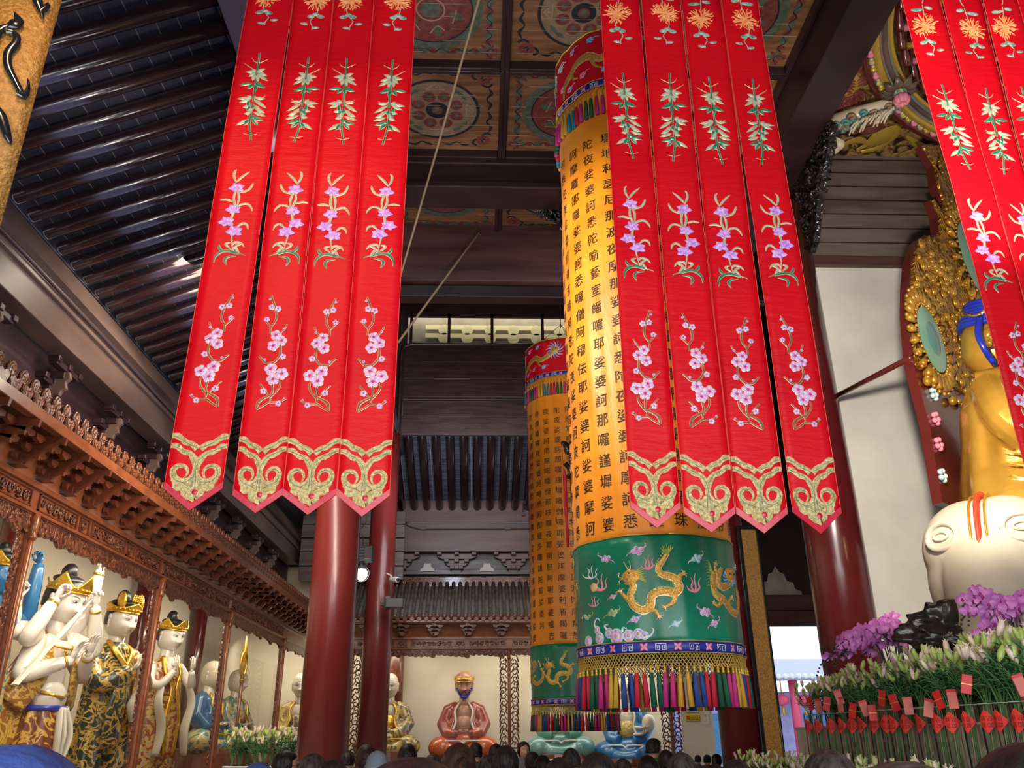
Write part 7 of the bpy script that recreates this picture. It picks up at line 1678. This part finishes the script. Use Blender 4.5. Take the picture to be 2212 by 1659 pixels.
a.build('calligraphy', 'lacquer_black', t)
column('dark column carrying the gold board at the upper left, off the picture edge', -2.92, 3.78, .25, 8.6, 'pillar_dark')
pc = P(1640, 1400, Y=12.72)
t = thing('couplet_board', 'tall narrow gold board with black frame hung on the doorway column', 'plaque', (P(1632, 1400, Y=12.72).x, 12.72, 3.3))
xl_, xr_ = P(1596, 1200, Y=12.72).x, P(1634, 1200, Y=12.72).x; ztp = P(1605, 1137, Y=12.72).z
a = MB(); a.T = Matrix.Translation(-t.location); a.bx(xl_ + .06, xr_ + .02, 12.70, 12.74, .9, ztp - .06); a.build('gold_panel', 'plaque_gold', t)
a = MB(); a.T = Matrix.Translation(-t.location)
for q in ((xl_, xl_ + .06, .85, ztp), (xr_ + .02, xr_ + .05, .85, ztp), (xl_ + .06, xr_ + .02, ztp - .06, ztp), (xl_ + .06, xr_ + .02, .85, .9)): a.bx(q[0], q[1], 12.66, 12.77, q[2], q[3])
a.build('frame', 'lacquer_black', t, bevel=.008)
# ================================================================ ROPES, LAMPS, SMALL FITTINGS
pa, pb_ = P(1040, -20, Y=6.2), P(864, 600, Y=10.2)
a = MB(); a.sm = True; a.tube([(0, 0, 0), tuple((pb_ - pa) * .5 + V((0, 0, -.03))), tuple(pb_ - pa), tuple(P(850, 640, Y=11.0) - pa)], .014, 8); tag(a.build('rope', 'rope', loc=pa), 'thin tan rope slanting down across the coffered ceiling', 'rope')
pa, pb_ = P(1034, 503, Y=11.78), P(860, 740, Y=11.6)
a = MB(); a.sm = True; a.tube([(.1, .5, .06), (0, 0, 0), tuple(pb_ - pa)], .018, 8); tag(a.build('rope', 'rope', loc=pa), 'tan rope slanting over the face of the broad tie beam', 'rope')
# hanging floodlight between the two left columns
pl = P(789, 1197, Y=14.5)
t = thing('hanging_lamp', 'ribbed grey lamp housing with a glowing round bulb, hanging between the two red columns', 'lamp', pl)
k_ = .0085
a = MB(); a.box((0, 0, 0), (.27, .2, .26)); [a.box((0, -.105, -.10 + .05 * q), (.25, .02, .022)) for q in range(5)]; a.box((.07, -.02, .0), (.14, .26, .22)); a.build('housing', 'lamp_grey', t, bevel=.012)
a = MB(); a.sm = True; a.tube([(-.05, 0, .13), (-.05, 0, .3), (-.12, 0, .42), (-.02, 0, .55), (-.05, 0, 1.2), (-.05, 0, 13.4 - pl.z)], .008, 6); a.build('wire', 'cable', t)
a = MB(); a.sm = True; pbu = P(781, 1240, Y=14.5) - pl; a.sph(pbu, (.10, .10, .11), 20, 14); a.build('bulb', 'bulb', t)
a = MB(); a.sm = True; a.tube([pbu + V((0, .0, .2)), pbu + V((0, 0, .08))], [.05, .07], 14); a.tube([pbu + V((.14 * sin(q), -.02, .14 * cos(q))) for q in [w__ * .3 for w__ in range(22)]], .010, 6); a.build('socket', 'lamp_grey', t)
pq = P(848, 1304, Y=20.6)
t = thing('wall_speaker', 'small dark speaker box on the right side of the second red column', 'speaker', pq); a = MB(); a.box((.05, 0, 0), (.42, .3, .22)); a.box((-.12, 0, .02), (.14, .2, .3)); a.build('housing', 'lamp_grey', t, bevel=.02); a = MB(); a.box((-.2, .1, .0), (.2, .1, .08)); a.tube([(-.05, 0, .1), (-.05, 0, .3)], .02, 6); a.build('arm', 'cable', t)
pq = P(853, 1250, Y=20.7)
t = thing('security_camera', 'small white security camera on the second red column above the speaker', 'camera', pq); a = MB(); a.sm = True; a.tube([(-.1, .1, 0), (.08, -.08, -.04)], .07, 12); a.build('body', 'white_plastic', t, bevel=.01); a = MB(); a.tube([(-.22, .15, .15), (-.12, .1, .1), (-.08, .08, 0)], .02, 6); a.build('arm', 'white_plastic', t); a = MB(); a.sph((.085, -.085, -.04), .045, 10, 8); a.build('lens', 'lacquer_black', t)
pq = P(594, 309, Y=7.0)
t = thing('wall_light', 'small round white fixture seen through the gap between the first two ribbons', 'light fitting', pq); a = MB(); a.sm = True; a.lathe([(.0, -.06), (.09, -.05), (.11, 0), (.10, .08), (.05, .1)], n=20); a.build('housing', 'white_plastic', t); a = MB(); a.tube([(0, 0, .1), (.0, 0, 1.9)], .01, 6); a.build('wire', 'cable', t)
# black carved lantern with red tassels half hidden by the big yellow cylinder
pl = P(1250, 1010, Y=9.0)
t = thing('palace_lantern', 'black carved lantern corner with thin red tassels showing left of the big yellow cylinder', 'lantern', (pl.x + .12, 9.0, pl.z))
a = MB(); a.sm = True
for q in range(6):
    an = q * PI / 3 + PI; d1 = V((cos(an), sin(an), 0))
    a.tube(smooth2([tuple(d1 * .12 + V((0, 0, .32))), tuple(d1 * .22 + V((0, 0, .18))), tuple(d1 * .26 + V((0, 0, .27))), tuple(d1 * .31 + V((0, 0, .3)))], 4), [.03, .045, .04, .015], 7); a.tube([d1 * .2 + V((0, 0, .2)), d1 * .2 + V((0, 0, -.45))], .025, 6); a.tube([d1 * .27 + V((0, 0, .05)), d1 * .2 + V((0, 0, -.05)), d1 * .25 + V((0, 0, -.12))], .03, 6)
    for z in (.2, -.1, -.45): e = V((cos(an + PI / 3), sin(an + PI / 3), 0)); a.tube([d1 * .2 + V((0, 0, z)), e * .2 + V((0, 0, z))], .022, 6)
a.build('carved_frame', 'black_carved', t)
for q in range(6):
    an = q * PI / 3 + PI; d1 = V((cos(an), sin(an), 0)); a = MB(); a.sm = True; a.tube([d1 * .31 + V((0, 0, .3)), d1 * .29 + V((0, 0, .0)), d1 * .28 + V((0, 0, -.1)), d1 * .28 + V((0, 0, -.5)), d1 * .27 + V((0, 0, -.9))], [.003, .004, .022, .018, .014], 8); a.build('tassel', 'tassel_red', t)
a = MB(); a.tube([(0, 0, .2), (0, 0, 9.2 - pl.z)], .008, 6); a.build('chain', 'cable', t)
# notices and socket on the white wall by the rear right corner
def notice(name, label, px0, py0, px1, py1, m_, cat, yy=24.55):
    A_, B_ = P(px0, py0, Y=yy), P(px1, py1, Y=yy); t = thing(name, label, cat, ((A_.x + B_.x) / 2, yy, (A_.z + B_.z) / 2)); w_, h_ = abs(B_.x - A_.x), abs(A_.z - B_.z)
    a = MB(); a.bx(-w_ / 2, w_ / 2, 0, .03, -h_ / 2, h_ / 2); a.build('board', m_, t, bevel=.004); return t, w_, h_
t, w_, h_ = notice('notice_sign', 'yellow notice sign with a red square on the white wall', 1480, 1543, 1512, 1557, 'sign_yellow', 'sign')
a = MB(); a.bx(-w_ * .42, -w_ * .2, -.006, 0, -h_ * .3, h_ * .3); a.build('red_square', 'sign_red', t)
a = MB(); mp = lambda u, v, h: (u, -.004 - h, v)
for i, ch in enumerate('注意财物'): put_text(a, ch, mp, -w_ * .08 + i * w_ * .14, h_ * .14, w_ * .13)
for i in range(8): a.bx(-w_ * .12 + i * w_ * .07, -w_ * .07 + i * w_ * .07, -.006, 0, -h_ * .28, -h_ * .18)
a.build('writing', 'ink', t)
t, w_, h_ = notice('notice_sign', 'white notice sign with small dark writing above the yellow one', 1480, 1522, 1510, 1538, 'sign_white', 'sign')
a = MB(); a.bx(-w_ * .4, 0, -.006, 0, -h_ * .22, -h_ * .08); a.bx(-w_ * .35, -w_ * .1, -.006, 0, -h_ * .38, -h_ * .3); a.bx(w_ * .15, w_ * .36, -.006, 0, -h_ * .3, h_ * .3); a.mi = 1; a.bx(-.04, .02, -.006, 0, h_ * .1, h_ * .3); a.build('writing', ['cloth_grey', 'sign_red'], t)
t, w_, h_ = notice('wall_socket', 'white switch box with a looped cable beside the dark column', 1519, 1532, 1533, 1545, 'sign_white', 'switch')
a = MB(); a.sm = True; a.tube(smooth2([(0, -.01, -.05), (.03, -.03, -.2), (-.02, -.03, -.3), (-.12, -.02, -.28)], 5), .012, 6); a.build('cable', 'white_plastic', t)
# ================================================================ COURTYARD BEYOND THE DOORWAY
t = thing('courtyard_hall', 'pale blue temple hall with a tiled eave across the courtyard', 'building', (14, 44, 0))
a = MB(); a.T = Matrix.Translation(-t.location); a.bx(4, 26, 44, 50, 0, 3.6); a.build('wall', 'outside_wall', t)
zr = P(1700, 1462, Y=42.5).z
a = MB(); a.T = Matrix.Translation(-t.location); a.poly([(3, 42.5, zr), (27, 42.5, zr), (27, 46, zr + 1.1), (3, 46, zr + 1.1)]); a.bx(3, 27, 42.5, 43.6, zr - .12, zr - .02); a.build('roof', 'outside_roof', t)
a = MB(); a.T = Matrix.Translation(-t.location); a.sm = True
for i in range(70): a.lathe([(.12, 0), (.12, .08)], (4 + i * .33, 42.45, zr + .03), 10, Matrix.Rotation(R(90), 3, 'X'))
a.build('eave_tiles', 'sign_white', t)
a = MB(); a.T = Matrix.Translation(-t.location); a.sm = True
for i in range(8): a.tube([(5 + i * 2.6, 43, 0), (5 + i * 2.6, 43, zr)], .22, 12)
a.build('columns', 'outside_red', t)
a = MB(); a.T = Matrix.Translation(-t.location)
for i in range(8): a.bx(5.7 + i * 2.6, 7.0 + i * 2.6, 43.9, 44, .4, 2.6)
a.build('windows', 'cloak_sky', t)
for k, (px, w_) in enumerate(((1663, 'left'), (1690, 'middle'), (1738, 'right'))):
    p = P(px, 1512, Y=43.1); t = thing('red_lantern', 'round red lantern under the courtyard hall eave, %s one of three' % w_, 'lantern', p, 'red lanterns of the courtyard hall'); a = MB(); a.sm = True; a.sph((0, 0, 0), (.32, .32, .28), 14, 10); a.build('shade', 'outside_red', t); a = MB(); a.sm = True; a.tube([(0, 0, .28), (0, 0, zr - p.z + .1)], .03, 6); a.tube([(0, 0, -.28), (0, 0, -.7)], [.05, .08], 6); a.build('tassel_and_cord', 'gold_braid', t)
# ================================================================ THE CROWD (looking into the hall, mostly seen from behind)
def person_proto(hair='hair', style='short', top='cloth_dark', legs='cloth_navy', raised=False, glasses=False, label='', loc=(0, 0, 0)):
    t = thing('person', label, 'person', loc, 'visitors in the hall'); s = .112; hz = 1.575
    T = Matrix.Translation((0, 0, hz)); H = Head(s, .92, 1.1)
    a = MB(); a.sm = True; H.skull(a, T)
    a.tube([(0, .018, hz - .05), (0, .03, 1.44), (0, .03, 1.36)], [.056, .056, .085], 16)
    a.tube([(0, .02, 1.40), (0, .01, 1.30), (0, 0, 1.12), (0, .01, .98), (0, .02, .86)], [.09, .155, .14, .135, .14], 20, flat=.72, up=(0, 1, 0))
    for e in (-1, 1):
        a.sph((e * .16, .02, 1.37), (.07, .06, .055), 12, 8)
        if raised and e > 0: arm(a, [(e * .19, .02, 1.37), (e * .26, -.06, 1.28), (e * .30, -.14, 1.24), (e * .29, -.18, 1.38), (e * .28, -.20, 1.50)], .052, .040, .027); hand(a, (e * .28, -.20, 1.51), (0, -.05, 1), (0, -1, 0), .18, .12, .35, -1)
        else: arm(a, [(e * .19, .02, 1.37), (e * .225, .03, 1.2), (e * .24, .03, 1.06), (e * .235, -.02, .94), (e * .23, -.06, .82)], .052, .040, .027); hand(a, (e * .23, -.06, .81), (0, -.1, -1), (-e, 0, 0), .18, .35, .12, e)
        a.tube(smooth2([(e * .09, .01, .9), (e * .10, 0, .68), (e * .095, .0, .48), (e * .095, .02, .28), (e * .09, .02, .07)], 4), [.09, .075, .052, .052, .036], 14)
    a.build('body', 'skin', t, remesh=.0085)
    H.features(t, T)
    # clothes
    a = MB(); a.sm = True
    a.tube([(0, .03, 1.475), (0, .025, 1.42), (0, .01, 1.30), (0, 0, 1.12), (0, .01, .98), (0, .02, .78)], [.075, .12, .185, .175, .17, .18], 28, flat=.74, up=(0, 1, 0))
    for e in (-1, 1):
        a.sph((e * .165, .02, 1.375), (.085, .08, .07), 14, 10)
        P_ = [(e * .19, .02, 1.37), (e * .26, -.06, 1.28), (e * .30, -.14, 1.24), (e * .29, -.175, 1.36)] if raised and e > 0 else [(e * .19, .02, 1.37), (e * .225, .03, 1.2), (e * .24, .03, 1.06), (e * .235, -.03, .86)]
        arm(a, P_, .075, .062, .048)
    if style in ('hood', 'near'): a.tube([(.1 * sin(q), .06 + .07 * cos(q), 1.44) for q in [k * 2 * PI / 16 for k in range(17)]], .035, 8)
    a.build('jacket', top, t, remesh=.014)
    a = MB(); a.sm = True; a.sph((0, .02, .86), (.165, .125, .12), 18, 12)
    for e in (-1, 1): a.tube(smooth2([(e * .085, .01, .86), (e * .10, 0, .68), (e * .098, .0, .48), (e * .098, .02, .28), (e * .095, .02, .06)], 4), [.11, .095, .072, .07, .066], 14)
    a.build('trousers', legs, t, remesh=.016)
    for e in (-1, 1): a = MB(); a.sm = True; a.sph((e * .095, -.04, .035), (.05, .135, .045), 14, 8); a.build('shoe', 'lacquer_black', t)
    # hair or cap
    a = MB(); a.sm = True; K = 1.13; hl = {'short': -.45, 'thin': -.35, 'long': -1.1, 'pony': -.5, 'cap': .0, 'hood': -.5, 'near': -.6}[style]; q = random.Random(hash(style) % 99 if 0 else len(style))
    def hf(i, j):
        z = hl + (.995 - hl) * j; zc = max(-.9, z)
        front = 1.25 if z < .35 else max(0, 1.25 - (z - .35) * (1.6 if style == 'thin' else 3.2))
        if style == 'cap': front = 0
        th = front + (2 * PI - 2 * front) * i; n1 = MN.noise(V((3 * sin(th), 3 * cos(th), 2.5 * z))) * .07 + .035 * MN.noise(V((14 * sin(th), 14 * cos(th), 3 * z)))
        if style == 'cap': n1 = .012 * sin(40 * th) * (1 - j * .6)
        r = K + n1 + (.06 if style in ('long', 'pony', 'near') else 0) + (.10 if style == 'cap' and z < .18 else 0)
        x = max(H.sx(zc), .12) * sin(th) * r; y = -max(H.sy(zc), .15) * cos(th) * r; return T @ V((x * s, y * s + (.012 if z < -.2 else 0), z * s * (1.10 if z > 0 else 1)))
    g_ = a.grid(hf, 56, 26, cu=style == 'cap'); a.af([r[-1] for r in g_])
    if style == 'pony': a.tube(smooth2([(0, .10, hz + .03), (0, .16, hz + .0), (0, .17, hz - .12), (0, .14, hz - .26)], 5), [.03, .05, .045, .012], 12); a.sph((0, .115, hz + .02), .03, 10, 8)
    o = a.build('knit_cap' if style == 'cap' else 'hair', hair, t); md = o.modifiers.new('s', 'SOLIDIFY'); md.thickness = .012; md.offset = -1
    if style == 'cap':
        a = MB(); a.sm = True; K = 1.08
        def h2(i, j): z = -.55 + .7 * j; th = 1.3 + (2 * PI - 2.6) * i; return T @ V((H.sx(z) * sin(th) * K * s, -H.sy(z) * cos(th) * K * s, z * s))
        a.grid(h2, 30, 8); a.build('hair', 'hair', t)
    if glasses:
        a = MB(); a.sm = True
        for e in (-1, 1): a.tube([(e * .034 + .026 * cos(w__), -.098, hz + .0 + .02 * sin(w__)) for w__ in [k * PI / 8 for k in range(17)]], .0022, 5); a.tube([(e * .06, -.095, hz + .005), (e * .083, .0, hz + .005)], .0022, 5)
        a.tube([(-.008, -.1, hz + .005), (.008, -.1, hz + .005)], .0022, 5); a.build('glasses', 'lacquer_black', t)
    return t
KINDS = dict(short=('hair', 'short', 'cloth_dark', 'cloth_navy'), brown=('hair_brown', 'long', 'cloth_grey', 'cloth_dark'), pony=('hair_brown', 'pony', 'cloth_dark', 'cloth_navy'), thin=('hair_grey', 'thin', 'cloth_navy', 'cloth_dark'), grey=('hair_grey', 'short', 'cloth_navy', 'cloth_dark'),
             greycap=('knit_grey', 'cap', 'cloth_grey', 'cloth_navy'), bluecap=('knit_blue', 'cap', 'cloth_navy', 'cloth_dark'), near=('hair', 'near', 'knit_blue', 'cloth_dark'), green=('hair', 'short', 'cloth_green', 'cloth_dark'), glasses=('hair', 'short', 'cloth_navy', 'cloth_dark'), raised=('hair', 'long', 'cloth_grey', 'cloth_navy'))
CR_ = [('bluecap', 560, 1643, 82, 180, 'person in a dark blue knit cap left of the man with glasses'), ('glasses', 619, 1618, 50, 118, 'black-haired person with glasses in left profile beside the big red column'), ('thin', 678, 1625, 64, 160, 'person with thinning grey hair below the big red column'),
       ('short', 722, 1638, 82, 180, 'dark-haired person in front of the foot of the big red column'), ('short', 753, 1620, 34, 150, 'far person half hidden between the two left red columns'), ('brown', 793, 1605, 47, 185, 'brown-haired person before the foot of the second red column'),
       ('greycap', 816, 1619, 56, 180, 'person in a light grey knit cap right of the second column'), ('short', 881, 1604, 45, 180, 'black-haired person below the grey robed rear statue'), ('near', 892, 1622, 330, 180, 'very close dark-haired person with bright blue collar at the bottom, left of centre'),
       ('pony', 992, 1602, 78, 190, 'brown-haired person with tied hair directly below the red patriarch statue'), ('short', 1028, 1603, 32, 200, 'small far person just right of the tied brown hair'), ('short', 1092, 1607, 64, 180, 'dark-haired person below the rear shrine post'), ('short', 1071, 1605, 34, 170, 'far person left of the rear shrine post'),
       ('brown', 1131, 1600, 29, 20, 'far person facing the camera right of the rear shrine post'), ('short', 1172, 1629, 46, 180, 'person whose head shows in front of the raised hand'), ('thin', 1233, 1614, 46, 175, 'person with thinning hair under the small cylinder tassels'), ('short', 1210, 1632, 82, 180, 'large dark head at the bottom below the small cylinder'),
       ('short', 1290, 1621, 90, 185, 'large black head at the bottom before the blue cloaked statue'), ('grey', 1345, 1636, 44, 180, 'grey-haired person low in the crowd left of the green jacket'), ('short', 1398, 1629, 55, 175, 'black-haired person just below the green jacket'), ('green', 1411, 1593, 33, 110, 'person in a green jacket looking right, rising above the crowd'),
       ('short', 1438, 1618, 42, 180, 'dark head immediately right of the green jacket'), ('grey', 1470, 1622, 72, 180, 'greying head below the yellow notice sign'), ('short', 1507, 1630, 19, 130, 'tiny far person, first of three looking right by the dark column'), ('short', 1527, 1629, 21, 130, 'tiny far person, middle of three looking right by the dark column'),
       ('short', 1547, 1627, 26, 130, 'tiny far person, last of three looking right by the dark column'), ('short', 1588, 1637, 80, 180, 'black-haired person before the gold couplet board column'), ('brown', 1543, 1648, 56, 170, 'person with reddish brown hair at the bottom right of centre'), ('grey', 1785, 1613, 122, 180, 'grey-haired person before the lily vases, left of the two close heads'),
       ('thin', 1945, 1630, 330, 180, 'very close greying head at the bottom under the glass vases'), ('short', 2222, 1588, 300, 180, 'very close dark head cut by the lower right corner'), ('bluecap', 48, 1593, 400, 180, 'very close person in a bright navy knit cap at the lower left corner'),
       ('thin', 936, 1626, 46, 180, 'thin-haired person behind the close blue-collared one'), ('grey', 1051, 1630, 44, 180, 'grey head between the tied brown hair and the rear post'), ('raised', 1150, 1622, 38, 180, 'person holding up an open hand before the rear shrine'), ('short', 645, 1640, 40, 180, 'dark head between the glasses wearer and the thin-haired person')]
made = {}
for kd, cx, ty, w_, rz, lb in CR_:
    d_ = 1800 * .205 / w_; r_ = ray(cx, ty); Y_ = d_ / math.sqrt(1 + (r_.x / r_.y) ** 2)
    p = P(cx, ty, Y=max(Y_, 1.0)); sc_ = p.z / 1.705
    if kd not in made:
        h_, st_, tp_, lg_ = KINDS[kd]; o = person_proto(h_, st_, tp_, lg_, raised=kd == 'raised', glasses=kd == 'glasses', label=lb); made[kd] = o; made[kd + '_m'] = childmap()
    else: o = copy_tree(made[kd], None, made[kd + '_m']); o['label'] = lb
    o.location = (p.x, p.y, 0); o.scale = (sc_, sc_, sc_); o.rotation_euler = (0, 0, R(rz)); o['group'] = 'visitors in the hall'
